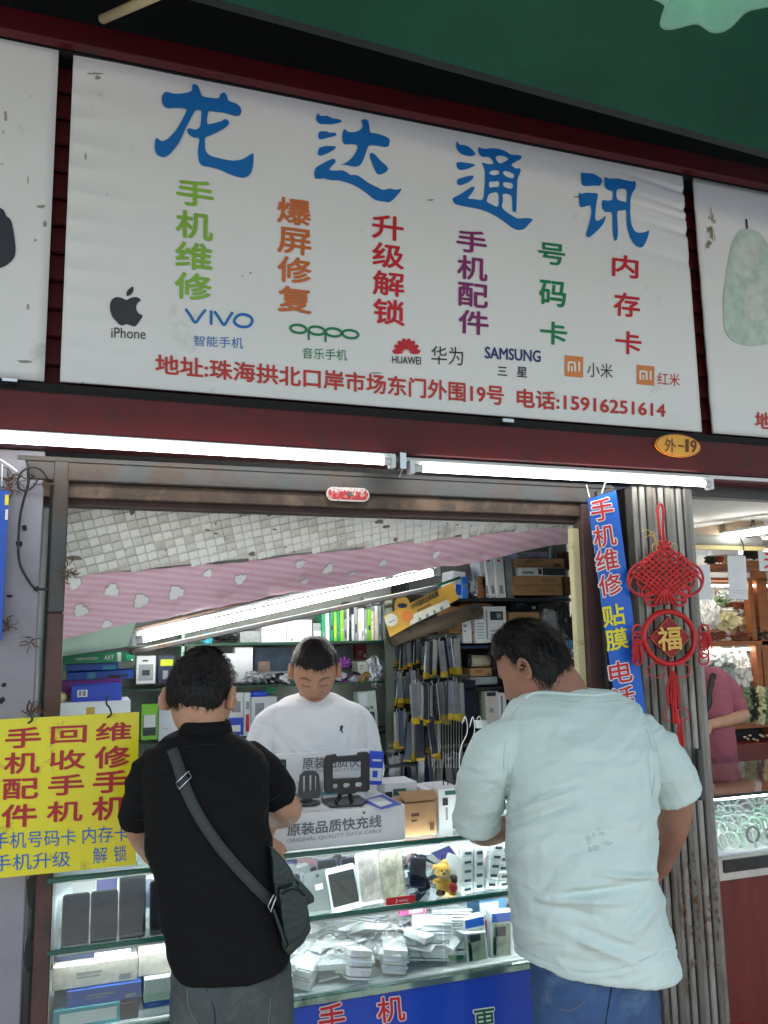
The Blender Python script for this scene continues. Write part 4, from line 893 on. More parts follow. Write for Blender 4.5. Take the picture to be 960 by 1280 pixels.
mb = MB(); mb.blob(P(470, 840, Yb), .05, seed=9, amp=.5, sub=3, freq=3, sq=(.8, .5, 1.4)); tag(mb.make('plastic_bag', silver), 'crumpled clear plastic bag at the right end of the middle shelf', 'bag')
item('carton', 'dark red pack hung behind the middle shelf goods', 'box', (444, 806, 458, 824), YBK - .03, .03, M('dull_red', (120, 34, 40), .5, var=.2))
item('poster_box', 'dark navy picture pack behind the worker head', 'box', (400, 808, 440, 836), YBK - .04, .03, M('night_print', (1, 1, 1)))
# lower shelf
item('boxed_cable', 'white pack with blue lower half next to the customer ear', 'box', (286, 866, 304, 920), Yb - .04, .05, glow_w, face=[(.0, .02, 1, .42, royal), (.2, .1, .8, .25, wht_i), (.2, .55, .8, .8, gry_i)])
item('boxed_cable', 'narrow white pack with a red stripe beside the blue pack', 'box', (304.5, 866, 313, 920), Yb - .04, .05, white_b, face=[(.3, .1, .8, .5, red_i), (.3, .62, .8, .8, gry_i)])
item('boxed_cable', 'white pack with grey zigzag print behind the worker shoulder', 'box', (314, 871, 346, 922), Yb - .03, .05, glow_w, face=[(.15, .3, .5, .85, gry_i)])
mb = MB(); mb.tube([P(317, 868, Yb), P(330, 868, Yb)], .016, 10, round_=True); tag(mb.make('lid', royal, smooth=True), 'round blue lid on top of the white packs', 'lid')
mb = MB(); mb.tube([P(332 + 6 + 6 * math.cos(a), 863 + 3 * math.sin(a), Yb) for a in [i * .8 for i in range(8)]], .006, 8, closed=True); tag(mb.make('tape_ring', M('green_tape', (20, 130, 90), .4), smooth=True), 'green tape ring beside the blue lid', 'tape')
item('boxed_headset', 'white box marked V9 with black headset picture right of the worker', 'box', (450, 864, 473, 909), Yb - .05, .06, M('box_green_white', (196, 210, 200), .45), tilt=-4, face=[(.2, .15, .85, .42, blk_i), (.05, .03, .95, .09, lime), (.1, .6, .5, .95, glow_w)], txt=[('V9', .42, .48, .8, .58, blk_i)])
heap('jumble of small packs on the lower shelf left', (228, 905, 285, 921), Yb, [glow_w, grey_b, blueb, blackp], 20, 12)

# right hand shelves ---------------------------------------------------------------------
YR = .92
wd = M('dark_shelf', (40, 46, 48), .5, var=.2)
def rshelf(label, x0, x1, py, m_, Y0=YR, d=.3):
    z = at((x0 + x1) / 2, py, Y0).z; xa, xb = at(x0, py, Y0).x, at(x1, py, Y0).x
    mb = MB(); mb.box(((xa + xb) / 2, Y0 + d / 2, z - .006), (xb - xa, d, .012)); return tag(mb.make('shelf_board', m_), label, 'shelf')
rshelf('dark upper right shelf under the white and brown cartons', 560, 735, 748, wd)
rshelf('blue edged shelf board below the cartons on the right', 562, 735, 806, M('blue_board', (30, 48, 84), .5))
rshelf('small dark shelf board behind the blue shirt customer', 580, 735, 857, wd)
rshelf('low dark board at the right of the kiosk', 480, 735, 948, wd)
R = YR + .02
item('carton', 'white pack with blue print leaning at the left of the upper right shelf', 'box', (564, 714, 580, 747), R, .12, glow_w, tilt=6, face=[(.3, .1, 1, .5, blueb)])
item('carton', 'bright blue narrow box on the upper right shelf', 'box', (578, 721, 586, 748), R - .01, .1, M('bright_blue', (50, 130, 220), .4))
mb = MB(); mb.blob(P(593, 732, R + .03), .05, seed=3, amp=.3, sub=3, sq=(.6, .5, 1.1)); tag(mb.make('plastic_bag', silver), 'clear plastic bag between blue box and brown box', 'bag')
item('carton', 'narrow brown carton beside the white leaning boxes', 'box', (598, 720, 608, 748), R, .12, cardb2)
for k, (x0, x1, t) in enumerate([(606, 614, 8), (613, 622, 7), (622, 633, 3)]):
    item('slim_box', ['leftmost tall white leaning box on the upper right shelf', 'middle tall white leaning box on the upper right shelf', 'rightmost tall white leaning box with red dot on the upper right shelf'][k], 'box', (x0, 696, x1, 747), R - .01 * k, .1, glow_w, tilt=-t, face=[(.3, .1, .7, .3, gry_i), (.3, .88, .6, .93, red_i)])
item('clear_box', 'grey clear pack beside the tall white boxes', 'pack', (634, 697, 643, 748), R, .1, M('cloudy_plastic', (1, 1, 1)), tilt=-2)
item('carton', 'bottom brown carton of the stack on the upper right shelf', 'box', (643, 731.5, 704, 744), R - .02, .22, cardb, txt=[('OOO OOO', .5, .3, .8, .55, M('brown_print', (90, 60, 40), .7))])
item('carton', 'second brown carton from the bottom of the upper right stack', 'box', (644, 720, 703, 731), R - .02, .22, cardb, txt=[('OOO OOO', .55, .35, .85, .6, M('brown_print', (90, 60, 40), .7))])
item('carton', 'white carton with black end in the upper right stack', 'box', (650, 709.5, 707, 719.5), R - .03, .22, glow_w, face=[(.5, .05, 1, .95, blk_i), (.4, .15, .48, .85, M('brown_print', (90, 60, 40), .7)), (.05, .2, .3, .5, gry_i)])
item('carton', 'top brown carton of the upper right stack', 'box', (645, 698, 706, 709), R - .02, .22, cardb, tilt=-.5)
item('carton', 'small lavender box on top of the right stack, left one', 'box', (647, 690, 672, 697.5), R, .1, lavb)
item('carton', 'small lavender box on top of the right stack, right one', 'box', (673, 690, 686, 697.5), R, .1, lavb)
item('carton', 'small brown carton at the far right of the upper shelf', 'box', (706, 721, 722, 743), R + .03, .1, cardb2)
item('carton', 'reddish brown box at the upper right corner behind the stack', 'box', (705, 690, 722, 712), R + .15, .06, M('redbrown', (120, 66, 54), .6))
mb = MB(); mb.tube([P(688, 660, R + .2), P(690, 900, R + .2)], .009, 8); tag(mb.make('pipe', aluminium, smooth=True), 'thin metal pipe standing at the back right of the kiosk', 'pipe')
mb = MB(); mb.blob(P(648, 684, R), .035, seed=5, amp=.4, sub=2); tag(mb.make('green_bag', M('green_bag', (50, 130, 60), .5), smooth=True), 'small green bag at the top of the right shelves', 'bag')
# second tier
item('carton', 'brown carton, upper of two at the left of the second tier', 'box', (562, 758, 590, 774), R, .14, cardb2)
item('carton', 'brown carton, lower of two at the left of the second tier', 'box', (562, 775, 579, 792), R, .14, cardb2)
item('carton', 'open brown carton behind the white instruction boxes', 'box', (590, 754, 615, 768), R + .02, .14, cardb2, tilt=3)
item('carton', 'tall white box with cut corner on the second tier', 'box', (579, 767, 590, 804), R - .01, .1, glow_w)
item('carton', 'narrow brown box between two white boxes on the second tier', 'box', (588, 786, 597, 804), R, .1, cardb)
item('carton', 'white box with fine grey lines of print on the second tier', 'box', (595, 774, 609, 804), R - .02, .1, glow_w, face=[(.1, .2 + .12 * k, .9, .23 + .12 * k, gry_i) for k in range(6)])
item('carton', 'large white box with a dark camera picture on the second tier', 'box', (607, 758, 634, 803), R - .03, .12, white_b, face=[(.25, .62, .85, .86, blk_i), (.55, .67, .75, .81, gry_i), (.25, .1, .85, .14, gry_i), (.25, .2, .85, .24, gry_i), (.25, .3, .85, .34, gry_i), (.05, .1, .12, .9, gry_i)])
item('carton', 'plain brown carton above the customer head on the second tier', 'box', (638, 765, 676, 800), R, .14, cardb)
item('carton', 'dark navy box high on the second tier', 'box', (640, 748.5, 672, 763), R + .1, .1, navy)
item('foil_pouch', 'silver grey foil pouch leaning right of the brown carton', 'pouch', (676, 762, 695, 802), R - .03, .03, silver, tilt=12)
mb = MB(); mb.blob(P(703, 780, R - .02), .075, seed=12, amp=.5, sub=3, freq=2.5, sq=(.55, .4, 1.15)); tag(mb.make('plastic_bag', M('dark_film', (50, 50, 54), .15, var=.4, bump=.8, bscale=30)), 'shiny black plastic bag right of the silver pouch', 'bag')
mb = MB(); mb.blob(P(722, 785, R), .07, seed=15, amp=.4, sub=3, freq=2.5, sq=(.5, .4, 1.3)); tag(mb.make('plastic_bag', M('dark_film', (1, 1, 1))), 'dark plastic bag against the cream jamb', 'bag')
item('carton', 'light blue and white pack behind the customer head on the right', 'box', (698, 800, 722, 812), R - .04, .1, M('box_sky', (90, 150, 200), .4, var=.3, scale=20), face=[(.1, .2, .5, .7, wht_i)])
item('carton', 'lavender pack under the light blue pack on the right', 'box', (702, 814, 722, 822), R - .04, .1, lavb)
item('carton', 'dark red brown box at the lower right beside the jamb', 'box', (700, 824, 722, 870), R, .2, brownb)
# third tier
mb = MB(); mb.tube([P(586, 826, R), P(611, 826, R)], .025, 14); mb.tube([P(583, 826, R), P(586, 826, R)], .032, 14, mi=1); tag(mb.make('paper_roll', [M('beige_roll', (176, 166, 140), .6), blackp], smooth=True), 'beige roll with a black end on the blue edged shelf bay', 'roll')
item('carton', 'flat brown carton under the beige roll', 'box', (588, 835, 615, 845), R, .14, cardb)
item('carton', 'flat grey box under the brown carton in the third tier', 'box', (588, 846, 622, 856), R, .14, grey_b)
item('carton', 'pale box with small round print near the customer face', 'box', (608, 864, 624, 905), R - .02, .12, M('box_pinkwhite', (206, 196, 190), .5), face=[(.25, .35, .6, .5, gry_i), (.1, .85, .8, .97, blk_i)])
item('carton', 'white box edge right beside the customer face', 'box', (625, 866, 634, 905), R - .03, .12, glow_w, face=[(.2, .1, .5, .9, gry_i)])
item('carton', 'green pack hanging behind the pale box', 'box', (600, 860, 607, 900), R + .02, .05, M('dull_green', (70, 120, 50), .5))
item('pouch', 'dark navy pouch hanging left of the pale box', 'pouch', (578, 850, 594, 906), R - .02, .04, M('dark_navy', (26, 32, 48), .4, var=.2), tilt=3)
item('pouch', 'black pouch hanging beside the dark navy pouch', 'pouch', (592, 858, 602, 912), R - .01, .04, blackp, tilt=-2)
# yellow board, hung on a slant
a = [P(480, 770, .80), P(566, 728, .80), P(573, 749, .80), P(488, 796, .80)]
yb = thing('advert_board', 'yellow tilted advertising board with an orange round figure, hung in the kiosk', 'board', P(525, 790, .80))
mb = MB(); mb.poly(a, (0, .006, 0)); hc = P(503, 763, .80); mb2 = MB()
mb.make('board', M('amber_board', (236, 184, 76), .5, var=.04), yb)
def disc(mb, px, py, rx, ry, Y, rot=0, mi=0, n=20): mb.add([P(px + rx * math.cos(t) * math.cos(rot) - ry * math.sin(t) * math.sin(rot), py + rx * math.cos(t) * math.sin(rot) + ry * math.sin(t) * math.cos(rot), Y) for t in [2 * math.pi * i / n for i in range(n)]], [tuple(range(n))], mi)
mb = MB(); disc(mb, 503, 758, 10, 13, .797); mb.make('board_top', M('amber_board', (1, 1, 1)), yb)
mb = MB(); disc(mb, 509, 770, 8, 7, .795); mb.make('printed_figure', M('orange_flat', (220, 130, 60), .5), yb)
mb = MB(); disc(mb, 489, 775, 8, 8, .7945); mb.add([P(515, 769, .7952), P(560, 749, .7952), P(563, 758, .7952), P(512, 782, .7952)], [(0, 1, 2, 3)]); mb.make('printed_panel', M('pale_flat', (222, 222, 210), .5), yb)
mb = MB(); disc(mb, 503, 757, 6, 3, .794); mb.add([P(486, 778, .794), P(494, 774, .794), P(494, 775, .794), P(486, 779, .794)], [(0, 1, 2, 3)]); mb.make('printed_glasses', navy, yb)
mb = MB(); text_px(mb, 'UV光固化全胶贴膜', [(513, 755), (547, 738), (549, 745), (515, 762)], .794, .03)
text_px(mb, '纳米液态高清', [(521, 762), (538, 754), (539, 757), (522, 765)], .7935, .02); mb.make('lettering', blk_i, yb)
mb = MB()
for k in range(4): disc(mb, 525 + k * 9, 774 - k * 4.5, 2, 2.6, .7938)
mb.make('printed_dot', gry_i, yb)
# rolled board behind
mb = MB(); mb.tube([P(488, 800, .86), P(600, 762, .86)], .03, 12); tag(mb.make('rolled_board', M('dirty_board', (110, 96, 78), .8, var=.3, dirt=((60, 52, 44), .4, 12)), smooth=True), 'dirty brown rolled board below the yellow advertising board', 'board')
mb = MB(); mb.tube([P(470, 752, .9), P(520, 740, .9), P(575, 722, .9)], .006, 6, smooth=4); tag(mb.make('green_wire', M('green_wire', (20, 96, 60), .5), smooth=True), 'green wire along the slope above the yellow board', 'wire')
# racks of hanging phone-case packets
rk = M('rack_metal', (98, 104, 92), .5, metal=.3, var=.2)
rack = thing('wire_rack', 'grey wire rack holding rows of hanging phone case packets', 'rack', P(540, 960, 1.0))
mb = MB(); a = P(487, 880, .98); mb.box((a.x, .98, 1.35), (.035, .02, 1.0)); mb.make('upright', rk, rack)
mb = MB(); mb.box((P(540, 880, 1.12).x + .1, 1.16, 1.3), (.62, .02, 1.15)); mb.make('backing', M('rack_back', (48, 46, 40), .8), rack)
for py in (796, 848, 893, 938):
    mb = MB(); a, b = P(482, py, .96), P(600, py, .96); mb.box(((a.x + b.x) / 2, .96, a.z), (b.x - a.x, .012, .012)); mb.make('rail', rk, rack)
pk_y = M('packet_yellow', (176, 146, 34), .4, var=.3, scale=30); 
pkm = [M('packet_silver', (120, 126, 134), .2, metal=.15, var=.2, scale=25, coat=.8), M('packet_dark', (44, 46, 56), .2, coat=.8, var=.2), M('packet_clear', (140, 142, 138), .2, coat=.8, var=.2), M('packet_navy', (50, 62, 92), .25, coat=.8, var=.2)]
def packet_data(m, yfrac):
    w, h, d = .030, .150, .011
    k = MB(); k.box((0, 0, -h / 2), (w, d, h), bev=.003); a = k.data('packet_body', [m])
    k = MB(); k.box((0, -.0005, -h * (1 - yfrac / 2)), (w * 1.02, d * 1.05, h * yfrac)); b = k.data('card', [pk_y])
    k = MB(); k.tube([(0, 0, .012), (0, -.02, .012), (0, -.02, 0)], .0012, 5); c = k.data('hook', [aluminium])
    return a, b, c
pkd = [packet_data(m, f) for m, f in zip(pkm, (.16, .07, .2, .05))]
rows = [('top row', 491, 528, 803, .96, 8, .7), ('tall upper row right', 533, 572, 801, .90, 7, 1.05), ('second row left', 492, 524, 842, .95, 8, .9), ('second row right', 517, 575, 853, .86, 12, 1.1), ('third row', 488, 540, 893, .93, 11, 1.0), ('third row right', 512, 545, 899, .86, 6, 1.1), ('bottom row', 490, 570, 944, .93, 14, 1.0)]
for (nm, x0, x1, py, Y, n, sc) in rows:
    for k in range(n):
        q = P(x0 + (x1 - x0) * k / (n - 1) + random.uniform(-2, 2), py + random.uniform(-4, 5), Y + random.uniform(-.02, .07)); t = random.choice([0, 0, 1, 2, 2, 3])
        e = bpy.data.objects.new('phone_case_packet', None); COL.objects.link(e); e.location = q; e.scale = (sc, 1, sc); e.rotation_euler = (0, R_(random.uniform(-8, 8)), R_(random.uniform(-70, 40)))
        tag(e, {0: 'silver', 1: 'black', 2: 'clear', 3: 'navy'}[t] + ' phone case packet with yellow card in the ' + nm, 'packet', 'phone case packets hanging on the rack, ' + nm)
        for dd, pn in zip(pkd[t], ('body', 'card', 'hook')):
            o = bpy.data.objects.new(pn, dd); COL.objects.link(o); o.parent = e
mb = MB()
for k in range(3):
    x0 = 578 + k * 9; mb.tube([P(x0, 905 + random.uniform(-6, 4), .7), P(x0 + 4, 896, .7), P(x0 + 6, 915, .7), P(x0 - 2, 935, .7), P(x0 - 4, 960, .7)], .002, 6, smooth=5)
mb.box(P(602, 905, .72), (.05, .03, .03)); tag(mb.make('charging_cables', white_p, smooth=True), 'white charging cables drooping beside the packet rack', 'cables')
mb = MB()
for k in range(12): a = P(540 + k * 3.4, 895, .9); b = P(540 + k * 3.4, 960, .9); mb.tube([a, b], .002, 5)
tag(mb.make('wire_grid', aluminium), 'thin metal wires of a low grid right of the packets', 'grid')
# ------------------------------------------------------------------ glass counter
ct = thing('glass_counter', 'lit glass showcase counter with dark green edges over a blue base', 'counter', (.85, .25, 0))
CX0, CX1, CD = -.068, 1.79, .50
ZT, ZM, ZB = 1.068, .885, .675
def cpart(name, c, sz, m, bev=0): mb = MB(); mb.box(c, sz, bev=bev); return mb.make(name, m, ct)
xm, xw = (CX0 + CX1) / 2, CX1 - CX0
cpart('glass_top', (xm, CD / 2, ZT - .004), (xw, CD, .007), glass)
cpart('glass_middle_shelf', (xm, CD / 2, ZM - .004), (xw - .03, CD - .04, .006), glass)
cpart('edge_trim', (xm, -.004, ZT - .005), (xw + .01, .012, .014), glass_e, .002)
cpart('edge_trim', (xm, .008, ZM - .005), (xw, .012, .012), glass_e, .002)
cpart('edge_trim', (CX0, CD / 2, ZT - .005), (.010, CD, .013), glass_e)
for x0, x1 in ((CX0 + .01, .33), (.336, 1.06), (1.066, CX1)):
    cpart('front_pane', ((x0 + x1) / 2, .020, (ZT + ZB) / 2 - .006), (x1 - x0, .004, ZT - ZB - .02), glass)
cpart('side_pane', (CX0 + .004, CD / 2, (ZT + ZB) / 2), (.005, CD - .02, ZT - ZB - .02), glass)
cpart('shelf_floor', (xm, CD / 2, ZB - .006), (xw, CD - .02, .012), M('floor_card', (206, 214, 212), .5, var=.1))
cpart('back_panel', (xm, CD, (ZT + ZB) / 2), (xw, .008, ZT - ZB - .02), M('back_card', (200, 206, 214), .5, var=.15, scale=3))
cpart('edge_strip', (xm, .004, ZB - .012), (xw + .01, .03, .022), M('strip_metal', (170, 200, 186), .12, metal=.8, var=.5, scale=2.5, dirt=((16, 24, 20), .35, 3)), .003)  # green-white tint and dark patches put reflections into the colour
cpart('corner_post', (CX0 + .006, .014, (ZT + ZB) / 2), (.010, .010, ZT - ZB), aluminium)
cpart('corner_post', (CX0 + .016, .03, .33), (.03, .03, .64), M('grey_leg', (120, 124, 122), .5))
cpart('base_panel', (xm + .0, .012, .38), (xw - .01, .012, .56), M('base_blue', (16, 72, 190), .35, var=.08, scale=2, coat=.3), .002)
cpart('base_side', (CX0 + .02, CD / 2, .38), (.012, CD - .03, .56), M('base_blue', (1, 1, 1)))
cpart('base_plinth', (xm, .05, .055), (xw - .03, .04, .11), dark)
for z, Yl in ((ZT - .018, .04), (ZM - .018, .04), (ZT - .02, .46), (ZM - .02, .46)):
    mb = MB(); mb.tube([(CX0 + .03, Yl, z), (CX1 - .03, Yl, z)], .0045, 8); mb.make('light_strip', ledm, ct)
    cpart('light_channel', (xm, Yl - .01, z + .001), (xw - .05, .004, .014), aluminium)
YC = .004
mo, mr_, mg, mgo = MB(), MB(), MB(), MB()
for ch, q, k in [('手', [(397, 1257), (430, 1252), (432, 1287), (399, 1292)], 0), ('机', [(470, 1247), (504, 1243), (507, 1275), (472, 1279)], 0), ('更', [(591, 1263), (618, 1259), (620, 1289), (593, 1293)], 1), ('维', [(240, 1288), (275, 1283), (277, 1320), (242, 1324)], 0)]:
    text_px(mgo if k else mo, ch, q, YC, .075, grow=.05, dy=-.0012); text_px(mg if k else mr_, ch, q, YC, .02, dy=-.003)
mo.make('letter_outline', M('pink_white_print', (236, 214, 216), .5), ct); mr_.make('lettering', red_i, ct); mgo.make('letter_outline', wht_i, ct); mg.make('lettering', M('dark_green_print', (20, 96, 60), .5), ct)
# contents, upper compartment left: dark slabs standing in for reflections in the glass
def cbox(name, label, cat, r, Y, d, mat, **k): return item(name, label, cat, r, Y, d, mat, **k)
scr = M('dark_screen', (10, 11, 20), .2, var=.3, scale=6, spec=.15); sil = M('phone_silver', (120, 124, 128), .3, metal=.4, var=.05)
bez = M('phone_bezel', (214, 218, 222), .3)
def phone(label, r, Y, body, screen, lean=10, tilt=0, rounded=True, extra=None, group=None, inset=(.07, .12)):
    x0, y0, x1, y1 = r; cx = (x0 + x1) / 2; b = at(cx, y1, Y); t = at(cx, y0, Y + .03); w = at(x1, (y0 + y1) / 2, Y).x - at(x0, (y0 + y1) / 2, Y).x; h = (t.z - b.z) / math.cos(R_(lean))
    o = thing('phone', label, 'phone', b, group); o.rotation_euler = (R_(-lean), R_(tilt), 0)
    def rr(w, h, r_, y, z0, n=5):
        P_ = []
        for (sx, sz, a0) in ((1, 1, 0), (-1, 1, 90), (-1, -1, 180), (1, -1, 270)):
            for i in range(n + 1): a = R_(a0 + 90 * i / n); P_.append(V((sx * (w / 2 - r_) + math.cos(a) * r_, y, z0 + h / 2 + sz * (h / 2 - r_) + math.sin(a) * r_)))
        return P_
    mb = MB(); mb.poly(rr(w, h, .009, 0, 0), (0, .008, 0)); p = bpy.data.objects.new('body', mb.data('body', [body])); COL.objects.link(p); p.parent = o
    if screen:
        mb = MB(); mb.poly(rr(w * (1 - inset[0] * 2), h * (1 - inset[1] * 2), .002 if inset[1] > .05 else .006, -.0012, h * inset[1]), (0, .001, 0)); p = bpy.data.objects.new('screen', mb.data('screen', [screen])); COL.objects.link(p); p.parent = o
    if extra == 'home':
        mb = MB(); mb.tube([(0, -.002, h * .055), (0, 0, h * .055)], .006, 14); p = bpy.data.objects.new('home_button', mb.data('home', [glow_w])); COL.objects.link(p); p.parent = o
        mb = MB(); mb.box((0, -.0008, h * .945), (.014, .001, .002)); p = bpy.data.objects.new('speaker_slot', mb.data('slot', [grey_b])); COL.objects.link(p); p.parent = o
    if extra == 'back':
        mb = MB(); mb.tube([(0, -.002, h * .88), (0, 0, h * .88)], .005, 14); p = bpy.data.objects.new('camera_lens', mb.data('lens', [blackp])); COL.objects.link(p); p.parent = o
        mb = MB(); mb.box((0, -.0008, h * .62), (.024, .001, .016)); p = bpy.data.objects.new('sticker', mb.data('st', [glow_w])); COL.objects.link(p); p.parent = o
    return o
for k, (r, lb) in enumerate([((76, 1117, 111, 1183), 'leftmost dark tablet leaning in the showcase under the yellow sign'), ((112, 1113, 147, 1180), 'second dark tablet from the left in the showcase'), ((148, 1094, 182, 1176), 'tallest dark tablet, third from the left in the showcase'), ((187, 1100, 224, 1170), 'fourth dark tablet, half hidden by the black shirt')]):
    phone(lb, r, .07 + .004 * k, blackp, scr, lean=14, group='dark tablets leaning in the left of the showcase', inset=(.04, .03))
for k, (x0, x1, lb) in enumerate([(90, 118, 'white instruction card behind the leftmost dark tablet'), (120, 146, 'violet blue card behind the second dark tablet'), (165, 205, 'pale blue card at the back behind the tallest tablet')]):
    cbox('card', lb, 'card', (x0, 1100, x1, 1135), .18, .004, [glow_w, M('violet', (70, 70, 150), .4), M('paleblue', (170, 190, 226), .4)][k], lean=-20)
phone('silver grey phone lying back outward with a small white sticker', (386, 1087, 422, 1142), .07, sil, None, lean=14, tilt=-6, extra='back')
phone('white framed phone with dark screen and round button', (416, 1081, 453, 1138), .06, bez, M('green_dark_screen', (22, 30, 30), .2, spec=.2), lean=14, tilt=-7, extra='home', inset=(.06, .13))
mtt = M('boxed_phone_grey', (140, 136, 136), .3, var=.3, scale=24, dirt=((196, 184, 176), .4, 22)); mtt2 = M('boxed_phone_marble', (120, 118, 106), .3, var=.4, scale=26, dirt=((196, 190, 172), .5, 18))
phone('tall grey phone in a clear tray, left of the marbled one', (450, 1063, 481, 1130), .06, bez, mtt, lean=8, tilt=-3, inset=(.08, .05))
phone('tall marbled phone display above the small red label', (478, 1059, 509, 1124), .06, sil, mtt2, lean=8, tilt=-3, inset=(.05, .03))
dk = 'dark phones standing behind the silver phones'
for k, (r, lb) in enumerate([((362, 1092, 382, 1148), 'dark blue phone at the left of the silver phone, beside the green bag'), ((399, 1072, 424, 1110), 'dark navy phone standing behind the silver grey phone'), ((427, 1070, 452, 1105), 'dark navy phone standing behind the white framed phone'), ((512, 1070, 532, 1110), 'dark phone lying behind the red label'), ((524, 1084, 540, 1114), 'small dark phone between the red label and the plush bear')]):
    phone(lb, r, .13, M('navy_phone', (40, 46, 76), .3), scr, lean=12, tilt=[-6, -2, 2, 8, -18][k], group=dk, inset=(.05, .05))
cbox('label_plate', 'small red label plate on the shelf edge below the marbled phone', 'label', (483, 1121, 519, 1130), .016, .004, M('label_red', (206, 32, 40), .4), txt=[('J ', .3, .25, .36, .75, wht_i), ('vivo', .42, .35, .75, .7, wht_i)])
heap('jumble of dark and pink phone shells behind the leaning phones', (360, 1068, 640, 1084), .3, [navy, M('rosy', (200, 150, 160), .4), blackp, glow_w, M('violet', (1, 1, 1))], 60, 22, cat='phone shells', name='shell_heap', flat=.25, d=.12)
heap('loose white papers and dark shells behind the plush bear', (512, 1085, 545, 1118), .2, [glow_w, navy, white_b, blackp], 16, 20, cat='papers', name='paper_heap', flat=.15)
heap('bundle of white plastic wrapped papers behind the bear', (545, 1062, 580, 1100), .3, [glow_w, white_b, film], 16, 30, cat='papers', name='paper_heap', flat=.15)
cbox('card', 'tilted white card standing behind the plush bear', 'card', (552, 1068, 574, 1092), .2, .003, white_b, tilt=22)
# plush bear
bc = P(555, 1116, .055); pb = thing('plush_bear', 'small golden plush bear charm with a red heart on the glass shelf', 'plush toy', bc); u = pxm(.055)
gold_f = M('gold_plush', (214, 164, 50), .9, var=.2, scale=60, bump=.6, bscale=160, sheen=.5); dk_f = M('brown_plush', (70, 50, 36), .9, bump=.5, bscale=120)
def bl(name, x, y, r, m, dy=0, sq=(1, 1, 1), seed=1): mb = MB(); mb.blob(P(x, y, .055) + V((0, dy, 0)), r * u, seed=seed, amp=.06, sub=3, sq=sq, freq=3); mb.make(name, m, pb, True)
bl('body', 556, 1107, 11, gold_f, 0, (1, .8, 1)); bl('head', 553, 1088, 9.5, gold_f, -.003, (1.1, .9, .95)); bl('ear', 556, 1078, 4, gold_f); bl('ear', 544, 1084, 3.6, gold_f)
bl('snout', 550, 1090, 4, M('light_plush', (230, 196, 120), .9), -.02); bl('nose', 550, 1089, 1.6, dk_f, -.031); bl('arm', 545, 1100, 4.5, gold_f, -.012, (1.3, 1, .8)); bl('arm', 566, 1098, 4.5, dk_f, -.008, (1, 1, 1.3))
bl('leg', 549, 1115, 5, dk_f, -.012, (1.2, 1, .8)); bl('leg', 563, 1115, 5, gold_f, -.014, (1.2, 1, .8)); bl('heart', 563, 1108, 6, redb, -.02, (1, .5, 1)); bl('eye', 548, 1086, 1.1, blackp, -.028); bl('eye', 555, 1085, 1.1, blackp, -.028)
mb = MB(); mb.tube([P(541 + 4 * math.cos(a), 1114 + 3 * math.sin(a), .05) for a in [i for i in range(6)]], .0012, 6, closed=True, smooth=3); mb.make('key_ring', aluminium, pb, True)
# stacks of little white boxes
sb = MB()
def smallbox(r, Y, lab, tilt=0): return item('small_box', lab, 'box', r, Y, .035, glow_w, 'stacked little white boxes at the right of the showcase', tilt, face=[(.25, .3, .85, .6, navy)], bev=.001)
for ci, (x, w_, top, bot, n, tl_, nm) in enumerate([(577, 15, 1060, 1117, 5, -1, 'front left stack'), (593, 13, 1058, 1114, 4, 1, 'second stack'), (607, 15, 1053, 1111, 5, 8, 'leaning third stack'), (622, 15, 1046, 1090, 4, 8, 'rear leaning stack'), (624, 13, 1090, 1110, 2, 0, 'rightmost low stack')]):
    for k in range(n):
        h = (bot - top) / n; y1 = bot - k * h; xo = (n - k) * 0 + k * (2.1 if tl_ > 5 else .1)
        smallbox((x + xo, y1 - h + .5, x + xo + w_ - 1, y1), .05 + .02 * (ci == 3), 'little white box with navy mark, %s in the %s' % (['lowest', 'second from below', 'third from below', 'fourth from below', 'topmost'][k if k < n - 1 else 4], nm), tl_ if tl_ > 5 else random.uniform(-1, 1))
# lower compartment: left boxes
speck = M('speckled_card', (206, 198, 188), .6, var=.2, scale=60)
cbox('carton', 'speckled beige box with navy lid behind glass, lower left of the counter', 'box', (66, 1203, 172, 1232), .05, .3, speck)
cbox('carton', 'navy and white lid of the speckled box', 'box', (70, 1190, 166, 1201), .09, .25, navy, face=[(.5, .1, .98, .9, glow_w)])
cbox('carton', 'pale box with white lid right of the navy lid', 'box', (173, 1186, 216, 1218), .06, .3, speck, face=[(0, .8, 1, 1, glow_w)])
cbox('carton', 'bright blue plastic box beneath the speckled box', 'box', (84, 1233, 177, 1253), .04, .3, blueb)
cbox('carton', 'white box standing proud right of the blue plastic box', 'box', (180, 1222, 226, 1250), .035, .3, glow_w, face=[(0, 0, 1, .35, M('palegreen', (190, 210, 196), .5))])
cbox('carton', 'dark blue slim box below the white box', 'box', (180, 1250, 226, 1257), .04, .3, blueb)
cbox('carton', 'teal and white box at the very bottom left of the showcase', 'box', (66, 1258, 150, 1284), .035, .25, teal, face=[(.1, .2, .95, .8, glow_w)])
cbox('foil_pouch', 'dark foil pouch squeezed beside the teal box', 'pouch', (150, 1253, 172, 1284), .04, .1, M('dark_film', (1, 1, 1)))
cbox('carton', 'white green edged box at the bottom beside the black shirt', 'box', (173, 1258, 232, 1284), .04, .3, glow_w, face=[(0, 0, 1, .3, M('palegreen', (1, 1, 1)))])
